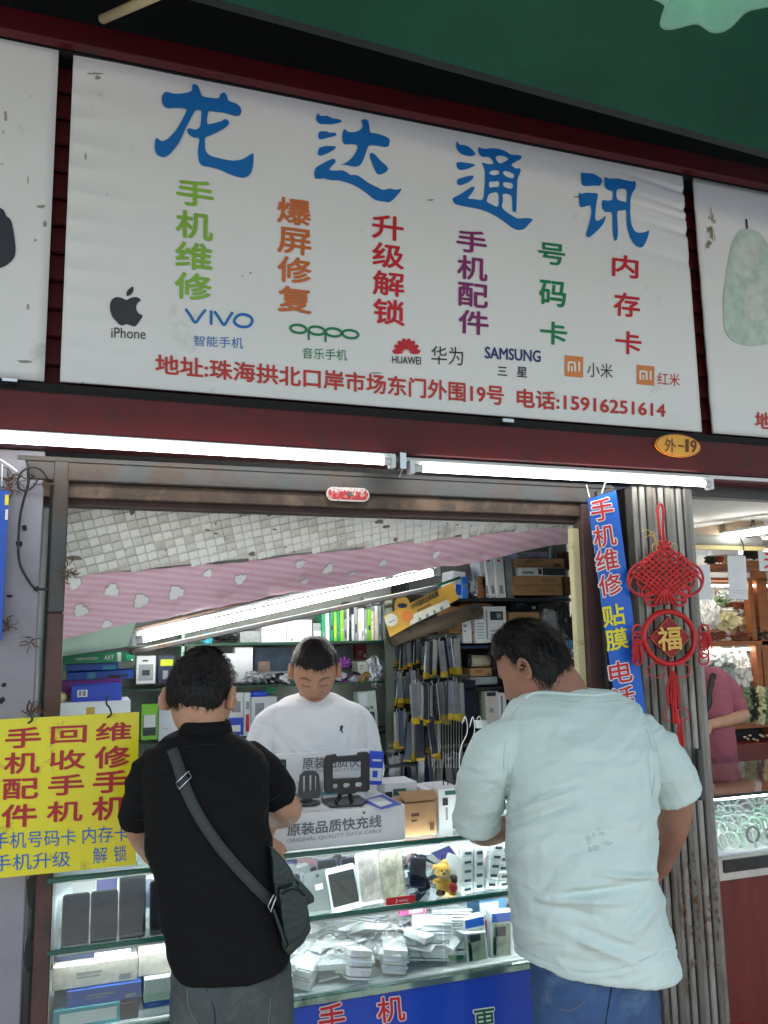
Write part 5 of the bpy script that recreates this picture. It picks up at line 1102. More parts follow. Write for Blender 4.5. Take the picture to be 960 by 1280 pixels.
# heap of white film packets
fp = MB(); fp.box((0, 0, .003), (.088, .15, .006), bev=.001); fpd = [fp.data('packet', [m]) for m in (glow_w, white_b, M('packet_white_blue', (206, 214, 232), .35, coat=.5))]
fp = MB(); fp.box((0, 0, .009), (.085, .145, .018), bev=.001); fpd.append(fp.data('packet', [glow_w]))
def fpk(loc, rot, k=None, sc=1.):
    o = bpy.data.objects.new('film_packet', fpd[random.randrange(4) if k is None else k]); COL.objects.link(o); o.location = loc; o.rotation_euler = rot; o.scale = (sc, sc, 1)
    return tag(o, 'white screen film packet in the loose pile filling the lower showcase', 'packet', 'white film packets piled in the lower showcase')
xa, xb = .40, 1.18
for k in range(150):
    t = random.random(); x = xa + (xb - xa) * t; y = random.uniform(.08, .40); hmax = (.035 + .085 * min(1, t * 1.3)) * (1 - .3 * abs(y - .25) / .2)
    fpk((x, y, ZB + .012 + hmax * random.random() ** .8), (random.gauss(0, .16), random.gauss(0, .16), random.uniform(-1.2, 1.2)), sc=random.uniform(.7, 1))
for (x, y, n, rz, tx, ty) in [(.50, .09, 7, .3, .1, .12), (.64, .09, 7, -.5, .1, .3), (.78, .08, 8, .2, -.15, .35), (.92, .09, 7, -.2, .1, .2), (1.04, .10, 14, 1.3, .15, .32), (1.11, .12, 16, 1.35, .1, .34), (.98, .22, 16, 1.1, .1, .3), (.42, .08, 6, .1, .05, .02), (.88, .25, 14, .9, .1, .3), (.55, .3, 10, .5, .2, .1)]:
    for k in range(n): fpk((x + k * ty * .004, y + random.uniform(-.004, .004), ZB + .012 + k * .0085), (tx * .4, ty * .6, rz + random.uniform(-.06, .06)), sc=.85)
random.seed(21)
for k, (x, y, w_, h) in enumerate([(.52, .10, .22, .10), (.72, .09, .26, .12), (.92, .10, .2, .12), (.66, .22, .3, .13)]):
    mb = MB(); N = 24; vs = []
    for j in range(N + 1):
        for i in range(N + 1):
            u_, v_ = i / N - .5, j / N - .5
            z = h * (1 - (2 * abs(u_)) ** 2.2 * .8) * (1 - (2 * abs(v_)) ** 2.5 * .6) + .022 * noise.fractal(V((u_ * 5 + k, v_ * 5, k)), 1, 2, 4)
            vs.append(V((x + u_ * w_, y + v_ * .16 + .02, ZB + .012 + max(.002, z))))
    mb.add(vs, [(j * (N + 1) + i, j * (N + 1) + i + 1, (j + 1) * (N + 1) + i + 1, (j + 1) * (N + 1) + i) for j in range(N) for i in range(N)])
    tag(mb.make('plastic_bag', film, smooth=True), ['clear bag over the leftmost film packets in the lower showcase', 'clear bag over the packets left of the middle', 'clear bag over the packets at the right of the pile', 'large clear bag draped over the back of the pile'][k], 'bag')
cbox('card', 'small pink and white card on top of the packet pile', 'card', (500, 1134, 532, 1143), .12, .02, M('pink_card', (226, 90, 150), .4), face=[(.35, .2, .9, .8, glow_w)])
pgm = M('blister_photo', (150, 160, 140), .3, var=.6, scale=30, coat=.6)
for r, lb, tl_ in [((585, 1146, 611, 1206), 'upright blister pack with yellow and green print, left one by the blue shirt', -4), ((614, 1140, 640, 1200), 'upright blister pack with blue top, right one by the blue shirt', 2)]:
    cbox('blister_pack', lb, 'pack', r, .06, .04, glow_w, tilt=tl_, face=[(.05, .8, .95, .98, blueb), (.1, .1, .9, .76, pgm), (.2, .5, .7, .7, blk_i), (.5, .15, .85, .4, yel), (.08, .12, .25, .5, M('box_lime', (1, 1, 1)))])
cbox('carton', 'blue and white card pack behind the upright blister packs', 'box', (600, 1124, 634, 1150), .16, .1, M('box_sky', (1, 1, 1)), face=[(.0, .3, .7, .9, glow_w), (.75, .1, .95, .5, yel)])
cbox('carton', 'dark green card pack at the foot of the white pile', 'box', (560, 1188, 592, 1206), .09, .04, greenb)
cbox('carton', 'red pack edge between the two upright blister packs', 'box', (608, 1150, 616, 1172), .09, .03, redb)

# ------------------------------------------------------------------ on top of the counter
bx0, bx1 = at(318, 1060, .015).x, at(507, 1050, .015).x; ZTT = ZT + .002; bz = at(506, 1005.5, .015).z
bd_ = .26
db = thing('cable_display_box', 'large white display box printed with grey characters and English words on the counter', 'box', ((bx0 + bx1) / 2, .015, ZTT))
mb = MB(); mb.box(((bx0 + bx1) / 2, .015 + bd_ / 2, (ZTT + bz) / 2), (bx1 - bx0, bd_, bz - ZTT), bev=.002); mb.make('box_body', M('display_white', (232, 232, 232), .4, var=.03), db)
ry = .015 + bd_ - .012; rz1 = at(469, 935, ry).z; rx0, rx1 = at(340, 960, ry).x, at(470, 960, ry).x
mb = MB(); mb.box(((rx0 + rx1) / 2, ry, (bz + rz1) / 2), (rx1 - rx0, .012, rz1 - bz), bev=.002); mb.make('header_board', M('display_white', (1, 1, 1)), db)
mb = MB(); text_px(mb, '原装品质快充线', [(359, 1030), (477, 1018), (477, 1034), (359, 1046)], .013, .025)
text_px(mb, '原装品质快充', [(378, 947), (463, 943), (463, 958), (378, 962)], ry - .008, .025)
mb.make('lettering', M('letter_grey', (110, 116, 120), .5), db)
mb = MB(); text_px(mb, 'ORIGINAL QUALITY DATA CABLE', [(359, 1049), (477, 1036), (477, 1041), (359, 1055)], .013, .01)
text_px(mb, 'ORIGINAL QUALITY DATA CABLE', [(378, 962), (475, 958), (475, 963), (378, 967)], ry - .008, .01)
mb.make('lettering', M('letter_light_grey', (150, 154, 158), .5), db)
mb = MB(); pz = bz + .0015
q = [atz(x, y, pz) for x, y in ((452, 1001), (478, 993), (502, 1005), (477, 1012))]; mb.poly(q, (0, 0, .001)); mb.make('blue_card', royal, db)
mb = MB(); q = [atz(x, y, pz + .0016) for x, y in ((459, 1000), (475, 996), (491, 1004), (476, 1009))]; mb.poly(q, (0, 0, .0005)); mb.make('white_label', glow_w, db)
mb = MB(); mb.blob(P(455, 1016, .012), .0045, seed=1, amp=.3, sub=1); mb.make('green_sticker', tgr_i, db)
# white rounded dispenser shapes behind the holder
for k, (x0, y0, x1, y1, lb) in enumerate([(352, 968, 372, 1000, 'left white rounded charger in front of the header board'), (375, 966, 400, 996, 'middle white rounded charger in front of the header board'), (404, 966, 455, 994, 'right white rounded charger behind the black holder')]):
    a, b = P(x0, y1, .2), P(x1, y0, .2)
    mb = MB(); mb.box(((a.x + b.x) / 2, .215, bz + .028), (b.x - a.x, .03, .056), bev=.012); mb.box(((a.x + b.x) / 2, .199, bz + .018), ((b.x - a.x), .002, .01), mi=1); tag(mb.make('charger', [M('display_white', (1, 1, 1)), teal], smooth=False), lb, 'charger')
cbox('camera_box', 'small black gadget with greenish screen at the left of the header board', 'gadget', (343, 950, 358, 964), .2, .02, blackp, face=[(.3, .2, .9, .8, M('greenish', (40, 90, 80), .2))])
# blue white card leaning at the right end of the header
cbox('hanging_card', 'blue and white card leaning at the right end of the header board', 'card', (459, 939, 477, 981), .20, .004, royal, tilt=6, face=[(.05, .12, .95, .5, glow_w), (.3, .22, .65, .42, royal), (.2, .7, .85, .76, glow_w)])
# black tablet holder
def frame2d(outer, inners, Y, d, mat, parent, name, lean=0):
    c = bpy.data.curves.new('c', 'CURVE'); c.dimensions = '2D'; c.fill_mode = 'BOTH'; c.extrude = d / 2; c.bevel_depth = .0015; c.bevel_resolution = 1
    for lp in [outer] + inners:
        sp = c.splines.new('POLY'); sp.points.add(len(lp) - 1); sp.use_cyclic_u = True
        for k, (x, y) in enumerate(lp): q = at(x, y, Y); sp.points[k].co = (q.x, q.z, 0, 1)
    o = bpy.data.objects.new('c', c); COL.objects.link(o); bpy.context.view_layer.update()
    me = bpy.data.meshes.new_from_object(o.evaluated_get(bpy.context.evaluated_depsgraph_get()))
    k = MB(); k.add([V((v.co.x, Y - v.co.z, v.co.y)) for v in me.vertices], [tuple(p.vertices) for p in me.polygons]); bpy.data.objects.remove(o); bpy.data.curves.remove(c)
    return k.make(name, mat, parent)
def rrect(x0, y0, x1, y1, r, sk=0, n=5):
    P_ = []
    for (cx, cy, a0) in ((x1 - r, y1 - r, 0), (x0 + r, y1 - r, 90), (x0 + r, y0 + r, 180), (x1 - r, y0 + r, 270)):
        for i in range(n + 1): a = R_(a0 + 90 * i / n); x = cx + math.cos(a) * r; P_.append((x, cy + math.sin(a) * r + sk * (x - x0)))
    return P_
YH = .06
th = thing('tablet_holder', 'black tablet holder frame standing on the white display box', 'holder', P(434, 1004, YH))
frame2d([(408, 945), (419, 943), (421, 946), (446, 944), (448, 941), (458, 940), (461, 943), (461, 986), (458, 989), (446, 988), (443, 991), (425, 993), (422, 990), (409, 991), (406, 988), (405, 949)],
        [rrect(415, 952, 452, 974, 3, -.05), rrect(415, 979, 423, 986, 3), rrect(428, 978, 438, 985, 3), rrect(443, 977, 453, 984, 3)], YH, .010, blackp, th, 'frame')
mb = MB(); mb.tube([P(427, 988, YH + .01), P(423, 998, YH + .02), P(419, 1003, YH + .02)], .007, 10, smooth=3); mb.tube([P(436, 984, YH + .01), P(438, 995, YH + .02), P(440, 1002, YH + .02)], .007, 10, smooth=3); mb.make('neck', blackp, th, True)
mb = MB(); q = [atz(x, y, bz + .001) for x, y in ((402, 1001), (448, 996), (459, 1003), (452, 1008), (412, 1010))]; mb.poly(q, (0, 0, .006)); mb.make('base_plate', blackp, th)
th2 = thing('phone_stand', 'small dark grey slotted phone stand with a round base on the display box', 'stand', P(383, 1008, YH))
frame2d([(375, 969), (381, 964), (393, 964), (398, 968), (400, 992), (398, 997), (377, 998), (374, 994)], [rrect(378, 969, 382, 990, 2), rrect(386, 968, 390, 989, 2), rrect(393, 969, 396, 988, 1.5)], YH + .02, .006, M('dark_grey_plastic', (58, 60, 64), .4), th2, 'plate')
mb = MB(); cc = atz(383, 1004, bz + .004); mb.tube([cc - V((0, 0, .003)), cc + V((0, 0, .004))], .042, 28); mb.tube([cc, cc + V((.01, .01, .02))], .014, 12); mb.make('round_base', M('dark_grey_plastic', (1, 1, 1)), th2)
# small cartons right of the display box
yb1 = .20
def topbox(name, label, r, Y, d, mat, **k):
    o = item(name, label, 'box', r, Y, d, mat, **k); return o
topbox('carton', 'small white carton with camera picture behind the brown carton', (482, 978, 522, 1020), .22, .12, glow_w, face=[(.25, .62, .65, .82, M('dark_teal_print', (50, 96, 90), .5)), (.0, .4, .22, .75, blk_i), (.75, .4, 1, .6, gry_i)])
o = topbox('carton', 'brown cardboard box with open flap beside the display box', (506, 1003, 546, 1044), .06, .12, cardb)
mb = MB(); q = [P(500, 1000, .06), P(545, 998, .06), P(540, 991, .14), P(500, 990, .14)]; mb.poly([P(506, 1003, .058), P(547, 999, .058), P(543, 988, .15), P(497, 990, .15)], (0, 0, .002)); mb.make('flap', cardb, o)
topbox('carton', 'white carton behind the brown box, with black cable picture', (532, 985, 570, 1035), .17, .12, glow_w)
topbox('carton', 'white upright carton with grey code print beside the customer elbow', (549, 985, 577, 1038), .12, .14, white_b, face=[(.3, .84, .8, .94, M('dark_teal_print', (1, 1, 1))), (.18, .6, .42, .78, blk_i), (.3, .25, .4, .55, gry_i), (.6, .05, 1, .25, blk_i), (.8, .6, 1, .85, gry_i)])
mb = MB(); mb.tube([P(557 + 3 * math.cos(a), 979 + 3.4 * math.sin(a), .18) for a in [i * .785 for i in range(8)]], .0022, 8, closed=True, smooth=2); tag(mb.make('ring', blackp, smooth=True), 'small black ring lying on the white carton', 'ring')
# ------------------------------------------------------------------ neighbour shop on the right
NX0 = 2.09
nb = thing('jade_counter', 'glass jewellery case full of bangles on a dark red wood counter', 'counter', (2.6, .3, 0))
nzt = at(887, 997, 0).z; nzb = at(893, 1072, 0).z; nzs = at(893, 1100, 0).z

mb = MB()
for k in range(4): 
    o = MB().box((NX0 - .02 + .19 + k * .385, .03, nzs / 2), (.38, .03, nzs - .002), bev=.002).make('board', redwood, nb)
MB().box((2.8, .0, (nzs + nzb) / 2), (1.46, .05, nzb - nzs), bev=.003).make('ledge', M('ledge_stone', (196, 190, 180), .35, var=.2, scale=12), nb)
MB().box((2.24, -.028, (nzs + nzb) / 2 + .012), (.30, .01, (nzb - nzs) * .55), bev=.004).make('trough', M('dark_trough', (36, 36, 36), .4, var=.4, scale=30), nb)
MB().box((2.8, .3, nzb + .003), (1.44, .58, .006)).make('tray_floor', M('tray_white', (236, 236, 240), .4, emis=0), nb)
MB().box((2.8, .3, nzt), (1.46, .6, .006)).make('glass_top', glassm('clear_glass', (1, 1, 1)), nb)
MB().box((2.8, .0, nzt), (1.46, .012, .010)).make('edge_trim', blackp, nb)
MB().box((2.8, .012, (nzt + nzb) / 2), (1.44, .004, nzt - nzb - .012)).make('front_pane', glassm('clear_glass', (1, 1, 1)), nb)
MB().box((2.8, .6, (nzt + nzb) / 2), (1.46, .01, nzt - nzb)).make('back_rail', redwood, nb)
MB().tube([(2.1, .03, nzt - .014), (3.5, .03, nzt - .014)], .005, 8).make('light_strip', ledm, nb)
jm = [M('jade_white', (226, 234, 230), .12, coat=.6, var=.1), M('jade_pale', (176, 216, 190), .12, coat=.6, var=.2), M('jade_green', (70, 160, 110), .12, coat=.6, var=.3), M('jade_black', (40, 46, 46), .12, coat=.6)]
jd = []
for m in jm:
    k = MB(); k.tube([V((math.cos(a) * .028, 0, math.sin(a) * .028)) for a in [i * math.pi / 12 for i in range(24)]], .0045, 8, closed=True, up=(0, 1, 0)); jd.append(k.data('bangle', [m], True))
gb = 'bangles laid out in the jade showcase'
for i in range(15):
    for j in range(8):
        x = 2.13 + i * .042 + random.uniform(-.008, .008); y = .06 + j * .06 + random.uniform(-.01, .01); z = nzb + .03 + j * .006
        t = random.choice([0, 0, 0, 1, 1, 0, 2 if j > 4 else 0, 3 if random.random() < .35 else 0])
        o = bpy.data.objects.new('bangle', jd[t]); COL.objects.link(o); o.location = (x, y, z)
        o.rotation_euler = (R_(random.uniform(-70, -20) if j > 1 else random.uniform(-25, -5)), 0, R_(random.uniform(-60, 60))); o.scale = (random.uniform(.8, 1.1),) * 3
        tag(o, ['milky white', 'pale green', 'deep green', 'black'][t] + ' stone bangle among many in the lit case at right', 'bangle', gb)
o = bpy.data.objects.new('bangle', jd[3]); COL.objects.link(o); o.location = P(941, 1043, .04); o.scale = (.95,) * 3; tag(o, 'upright black bangle at the front of the lit case', 'bangle', gb)
# interior walls
nwall = M('neighbour_wall', (206, 204, 198), .7, var=.08, scale=3)
tag(MB().box((3.6, 2.3, 1.4), (3.2, .05, 2.8)).make('back_wall', nwall), 'pale back wall of the jade shop', 'wall')
tag(MB().box((2.31, 1.8, 1.4), (.03, 1.0, 2.8)).make('partition', nwall), 'pale partition at the left of the jade shop', 'wall')
tag(MB().box((4.9, 1.2, 1.4), (.05, 2.3, 2.8)).make('side_wall', nwall), 'far side wall of the jade shop', 'wall')
ca = MB(); q = [at(862, 632, .5), at(1060, 590, .5), at(1060, 640, 1.7), at(862, 664, 1.5)]
ca.poly([V((2.1, .12, 2.22)), V((4.9, .12, 2.22)), V((4.9, 2.3, 2.30)), V((2.1, 2.3, 2.30))], (0, 0, .03)); tag(ca.make('shop_ceiling', nwall), 'white ceiling of the jade shop', 'ceiling')
mb = MB(); mb.box((3.5, .05, 2.212), (2.85, .06, .06), bev=.004); tag(mb.make('lintel', steel), 'grey metal lintel across the jade shop opening', 'lintel')
a, b = at(873, 646, 1.1), at(925, 632, .7)
tube_lamp('lit fluorescent tube on the ceiling of the jade shop', (a.x, 1.25, 2.16), (b.x + .12, .55, 2.16), r=.014, m=nlamp)
tube_lamp('second fluorescent tube deeper in the jade shop, out to the right', (3.3, 1.9, 2.2), (4.3, 1.9, 2.2), r=.014, m=nlamp)
a, b = at(862, 660, 1.0), at(956, 640, 1.0)
mb = MB(); mb.poly([at(858, 662, .95), at(954, 646, .95), at(956, 664, .95), at(1010, 655, .95), at(1010, 668, .95), at(915, 668, .95), at(858, 672, .95)], (0, .03, 0)); tag(mb.make('beam', M('brown_beam', (150, 130, 106), .7, var=.15)), 'brown sloping beam under the jade shop ceiling', 'beam')
mb = MB(); mb.tube([at(858, 674, .9), at(948, 677, .9)], .028, 14); tag(mb.make('duct', M('white_duct', (216, 216, 210), .35), smooth=True), 'white round tube hanging across the jade shop', 'duct')
mb = MB(); mb.box((at(858, 684, .9) + at(954, 686, .9)) / 2, (at(954, 684, .9).x - at(858, 684, .9).x, .03, .02)); tag(mb.make('batten', M('pale_yellow_wood', (214, 196, 140), .6)), 'pale yellow batten below the round white tube', 'batten')
mb = MB(); mb.tube([P(929, 645, .88), P(940, 650, .88), P(936, 664, .88), P(930, 672, .88), P(944, 668, .88), P(942, 650, .88)], .004, 6, smooth=4); mb.tube([P(922, 668, .86), P(929, 680, .86), P(929, 694, .86)], .003, 6, smooth=3)
tag(mb.make('wire', blackc, smooth=True), 'black wire loops tied round the white tube', 'wire')
item('price_paper', 'white paper sheet hanging left beside the knot ornament', 'paper', (867, 706, 891, 750), .5, .002, M('paper', (222, 222, 226), .7), tilt=-1)
item('price_paper', 'white paper sheet hanging in the middle of the jade shop', 'paper', (912, 695, 935, 749), .5, .002, M('paper', (1, 1, 1)), tilt=2, face=[(.2, .2, .9, .205, gry_i), (.2, .14, .8, .145, gry_i)])
o = item('paper_sign', 'white paper sign with red strokes at the right edge', 'sign', (950, 689, 985, 714), .5, .003, M('paper', (1, 1, 1)))
mb = MB(); text_px(mb, '天', [(955, 691), (976, 692), (976, 712), (955, 711)], .498, .03); mb.make('lettering', red_i, o)
item('box', 'white box on the high jade shop shelf, left', 'box', (864, 684, 884, 694), 1.4, .1, white_b); item('box', 'long white box on the high jade shop shelf, right', 'box', (890, 683, 924, 693), 1.4, .1, white_b)
# cabinet
cab = thing('cabinet', 'orange wood cabinet of the jade shop with lit shelves', 'cabinet', (3.2, 1.6, 0))
YN = 1.45
def nbx(name, r, Y, d, m): 
    x0, y0, x1, y1 = r; l, rr_, t, b = at(x0, (y0 + y1) / 2, Y), at(x1, (y0 + y1) / 2, Y), at((x0 + x1) / 2, y0, Y), at((x0 + x1) / 2, y1, Y)
    return MB().box(((l.x + rr_.x) / 2, Y + d / 2, (t.z + b.z) / 2), (rr_.x - l.x, d, t.z - b.z), bev=.002).make(name, m, cab)
for nm, r, d in [('shelf', (888, 705, 912, 711), .4), ('shelf', (886, 722, 960, 726), .4), ('shelf', (933, 701, 1010, 709), .4), ('shelf', (870, 801, 1010, 807), .5), ('shelf', (880, 905, 1010, 910), .5), ('post', (955, 712, 968, 960), .05), ('post', (938, 722, 944, 800), .05), ('post', (947, 806, 953, 860), .05), ('drawer_front', (915, 928, 1010, 960), .3)]:
    nbx(nm, r, YN - (.1 if nm == 'drawer_front' else 0), d, wood if nm != 'drawer_front' else redwood)
MB().box((3.3, 2.05, 1.3), (2.4, .02, 1.3)).make('back_mirror', M('cabinet_back', (210, 214, 210), .25, var=.25, scale=9), cab)
MB().tube([(2.4, 1.5, at(900, 808, 1.5).z - .02), (4.0, 1.5, at(900, 808, 1.5).z - .02)], .006, 8).make('light_strip', nlamp, cab)
MB().tube([(2.4, 1.48, at(900, 728, 1.5).z - .02), (4.0, 1.48, at(900, 728, 1.5).z - .02)], .006, 8).make('light_strip', nlamp, cab)
stn = [M('stone_beige', (206, 182, 146), .5, var=.35, scale=20), M('stone_white', (222, 222, 216), .35, var=.2, scale=20), M('stone_brown', (120, 66, 44), .5, var=.4, scale=20), M('stone_green', (120, 140, 100), .4, var=.35, scale=20), M('stone_ivory', (216, 206, 160), .4, var=.3, scale=20), M('stone_grey', (150, 160, 156), .35, var=.3, scale=20), M('stone_dark', (50, 46, 38), .5, var=.5, scale=20), M('stone_red', (180, 60, 50), .5, var=.3)]
sn = ['beige', 'white', 'brown', 'greenish', 'ivory', 'grey', 'dark', 'red']
def carving(px, py, r, k, where, sq=(1, 1, 1), Y=YN + .1, amp=.55):
    mb = MB(); mb.blob(P(px, py, Y), r * pxm(Y), seed=px * .37 + py, amp=amp, sub=4, freq=2.4, sq=sq)
    return tag(mb.make('stone_carving', stn[k], smooth=False), '%s carved stone %s' % (sn[k], where), 'carving')
carving(937, 782, 19, 0, 'piled large on the middle shelf by the post', (1.1, .7, .8)); carving(906, 776, 17, 4, 'with a pale green top on the middle shelf', (1.4, .7, .8)); carving(884, 768, 18, 1, 'at the left end of the middle shelf beside the knot', (.8, .7, 1.5))
carving(893, 794, 12, 2, 'low at the left front of the middle shelf', (1.7, .7, .6), YN + .02); carving(927, 795, 10, 2, 'low in the middle of the middle shelf', (1.8, .7, .6), YN + .02); carving(952, 793, 10, 6, 'low at the right end of the middle shelf', (1.3, .7, .8), YN + .02)
carving(899, 752, 10, 3, 'green tinted behind the hanging papers', (1.6, .7, .7)); carving(922, 757, 9, 2, 'wide and dark behind the middle paper', (2.4, .7, .6)); carving(905, 745, 9, 5, 'small above the ivory one', (1.3, .7, .9)); carving(948, 757, 9, 0, 'round beside the cabinet post', (1, .7, 1)); carving(905, 762, 8, 1, 'thin behind the ivory one', (2.6, .7, .5))
carving(899, 698, 6, 7, 'red on the high shelf', (1.3, .7, .9)); carving(888, 700, 8, 6, 'dark on the high shelf left', (1.1, .7, .9)); carving(907, 700, 6, 0, 'small beside the red one on the high shelf'); carving(940, 692, 9, 6, 'dark on the high shelf right', (1.6, .7, .8))
carving(925, 838, 19, 1, 'tall and pale on the lower glass shelf', (.75, .6, 1.4), amp=.7); carving(903, 832, 18, 5, 'grey and jagged behind the pink shirt', (1, .6, 1.3), amp=.7); carving(941, 850, 12, 1, 'slim next to the tall pale one', (.6, .6, 1.5), amp=.7); carving(890, 818, 12, 1, 'small at the far left of the lower shelf', (1.2, .6, .9)); carving(953, 828, 12, 5, 'grey at the right edge lower shelf', (.8, .6, 1.5))
for k in range(14):
    carving(932 + (k % 5) * 9 + random.uniform(-2, 2), 866 + (k // 5) * 14 + random.uniform(-3, 3), 8, [3, 6, 4, 3, 6][k % 5], 'clustered low on the cabinet, %s row, %s' % (['upper', 'middle', 'lowest'][k // 5], ['leftmost', 'second', 'third', 'fourth', 'rightmost'][k % 5]), (1.1, .7, 1), YN - .02, .8)
mb = MB()
for k in range(90): mb.blob(P(random.uniform(868, 960), random.uniform(728, 800), YN + random.uniform(.15, .4)), random.uniform(.008, .022), seed=k, amp=.5, sub=2, mi=random.choice([0, 1, 2, 3, 3, 4]))
for k in range(60): mb.blob(P(random.uniform(884, 960), random.uniform(812, 862), YN + random.uniform(.15, .4)), random.uniform(.01, .03), seed=k + 99, amp=.6, sub=2, mi=random.choice([0, 2, 2]))
o = mb.make('small_carvings', [stn[1], stn[0], stn[5], stn[2], stn[6]]); tag(o, 'crowded small pale stone pieces filling the jade cabinet', 'carvings'); stuff(o)
mb = MB(); a = P(945, 917, YN); mb.box(a + V((.1, .15, 0)), (.5, .2, .10)); o = mb.make('dark_tray', dark); tag(o, 'dark tray with tiny shiny stones low in the jade shop', 'tray')
mb = MB()
for k in range(9): mb.blob(P(930 + k * 4 + random.uniform(-1, 1), 922 + random.uniform(-4, 4), YN - .04), .008, seed=k, amp=.3, sub=2, sq=(1.4, 1, .8))
mb.make('small_stone', stn[0], o, True)
mb = MB(); c = P(928, 1290, -.25); mb.tube([c + V((0, 0, -.02)), c + V((0, 0, .0))], .06, 24)
st_ = thing('plastic_stool', 'red plastic stool at the foot of the dark red counter', 'stool', (c.x, c.y, .1))
mb.make('seat', redp, st_, True)
for sx in (-1, 1):
    for sy in (-1, 1): MB().tube([c + V((sx * .04, sy * .04, 0)), V((c.x + sx * .08, c.y + sy * .08, .1))], .012, 8).make('leg', redp, st_, True)

# ------------------------------------------------------------------ people
def fuse(mb, vox, sm=3, fac=.5):
    me = bpy.data.meshes.new('f'); me.from_pydata([v[:] for v in mb.v], [], mb.f)
    bm = bmesh.new(); bm.from_mesh(me); bmesh.ops.recalc_face_normals(bm, faces=bm.faces); bm.to_mesh(me); bm.free()
    o = bpy.data.objects.new('f', me); COL.objects.link(o)
    r = o.modifiers.new('r', 'REMESH'); r.mode = 'VOXEL'; r.voxel_size = vox
    if sm: s_ = o.modifiers.new('s', 'SMOOTH'); s_.iterations = sm; s_.factor = fac
    bpy.context.view_layer.update()
    m2 = bpy.data.meshes.new_from_object(o.evaluated_get(bpy.context.evaluated_depsgraph_get()))
    k = MB(); k.add([v.co.copy() for v in m2.vertices], [tuple(p.vertices) for p in m2.polygons]); nr = [v.normal.copy() for v in m2.vertices]
    bpy.data.objects.remove(o); bpy.data.meshes.remove(m2); bpy.data.meshes.remove(me); return k, nr
def ell(c, a, b, n=28, e=2.3):
    out = []
    for i in range(n):
        t = 2 * math.pi * i / n; ct_, s_ = math.cos(t), math.sin(t)
        out.append(c + a * math.copysign(abs(ct_) ** (2 / e), ct_) + b * math.copysign(abs(s_) ** (2 / e), s_))
    return out
def torso(rows, e=2.4):
    """rows: (y_px, xl, xr, Y, half depth)"""
    mb = MB(); rs = []
    for y, xl, xr, Y, d in rows:
        yl, yr = y if isinstance(y, tuple) else (y, y)
        l, r = at(xl, yl, Y), at(xr, yr, Y); c = (l + r) / 2; h = V((c.x - CAM.x, c.y - CAM.y, 0)).normalized(); pr = V((h.y, -h.x, 0)); ax3 = pr * ((r - l) / 2).dot(pr); ax3.z = (r.z - l.z) / 2; rs.append(ell(c, ax3, h * d, e=e))
    mb.rings(rs); return mb
def limb(mb, pts, smooth=4, flat=1., rnd=True):
    """pts: (px, py, Y, radius px)"""
    mb.tube([at(x, y, Y) for x, y, Y, r in pts], [r * pxm(Y) for x, y, Y, r in pts], 16, smooth=smooth, round_=rnd, flat=flat); return mb

def head_local(kind, nu=150, nv=110):
    vs = []; col = []
    for j in range(nv + 1):
        ph = math.pi * j / nv
        for i in range(nu):
            th_ = 2 * math.pi * i / nu
            x, y, z = math.sin(ph) * math.sin(th_), math.sin(ph) * math.cos(th_), math.cos(ph)
            px_, py_, pz_ = .077 * x, .096 * y, .116 * z
            if z < 0: k = 1 - .30 * (-z) ** 1.6; px_ *= k; py_ *= (1 - .22 * (-z) ** 2) if y > 0 else (1 - .40 * (-z) ** 1.1)
            if y > 0: py_ = .096 * (abs(y) ** .82)
            f = max(0, y) ** .5 if y > 0 else 0
            G = lambda cx, cz, sx, sz: math.exp(-((px_ - cx) / sx) ** 2 - ((pz_ - cz) / sz) ** 2)
            dy = 0; ax_ = abs(px_)
            dy += .020 * G(0, -.030, .011, .012) + .013 * G(0, -.012, .008, .018) + .005 * (G(.012, -.034, .006, .006) + G(-.012, -.034, .006, .006))
            dy -= .010 * (G(.032, .006, .016, .011) + G(-.032, .006, .016, .011)); dy += .0065 * (G(.032, .004, .011, .007) + G(-.032, .004, .011, .007))
            dy += .004 * (G(.03, .026, .018, .006) + G(-.03, .026, .018, .006))
            dy += .006 * G(0, -.056, .018, .004) + .006 * G(0, -.066, .015, .005) - .004 * G(0, -.061, .02, .002) - .004 * G(0, -.048, .012, .005)
            dy += .007 * G(0, -.092, .016, .012) + .005 * (G(.045, -.02, .018, .018) + G(-.045, -.02, .018, .018)) - .003 * (G(.045, -.055, .012, .02) + G(-.045, -.055, .012, .02))
            py_ += dy * f
            vs.append(V((px_, py_, pz_)))
            c = 0.
            if y > .1:
                c_b = max(0, 1 - abs(pz_ - .026 - .04 * ax_ + .6 * (ax_ - .032) ** 2 * 40) / .0062) * (1 if .013 < ax_ < .052 else 0)
                lash = max(0, 1 - abs(pz_ + .004 + .10 * abs(ax_ - .031)) / .0034) * (1 if .018 < ax_ < .046 else 0)
                c = max(c_b * .9, lash * .9)
                lip = 1 if (abs(pz_ + .061) < .0105 * (1 - (ax_ / .025) ** 2) and ax_ < .025) else 0
                line = 1 if abs(pz_ + .061) < .0016 and ax_ < .024 else 0
                nost = 1 if (abs(pz_ + .0415) < .003 and abs(ax_ - .008) < .004) else 0
                if lip and not line: c = -.5
                if line or nost: c = .8
            col.append(c)
    fs = []
    for j in range(nv):
        for i in range(nu): a = j * nu + i; b = j * nu + (i + 1) % nu; fs.append((a, a + nu, b + nu, b))
    return vs, fs, col
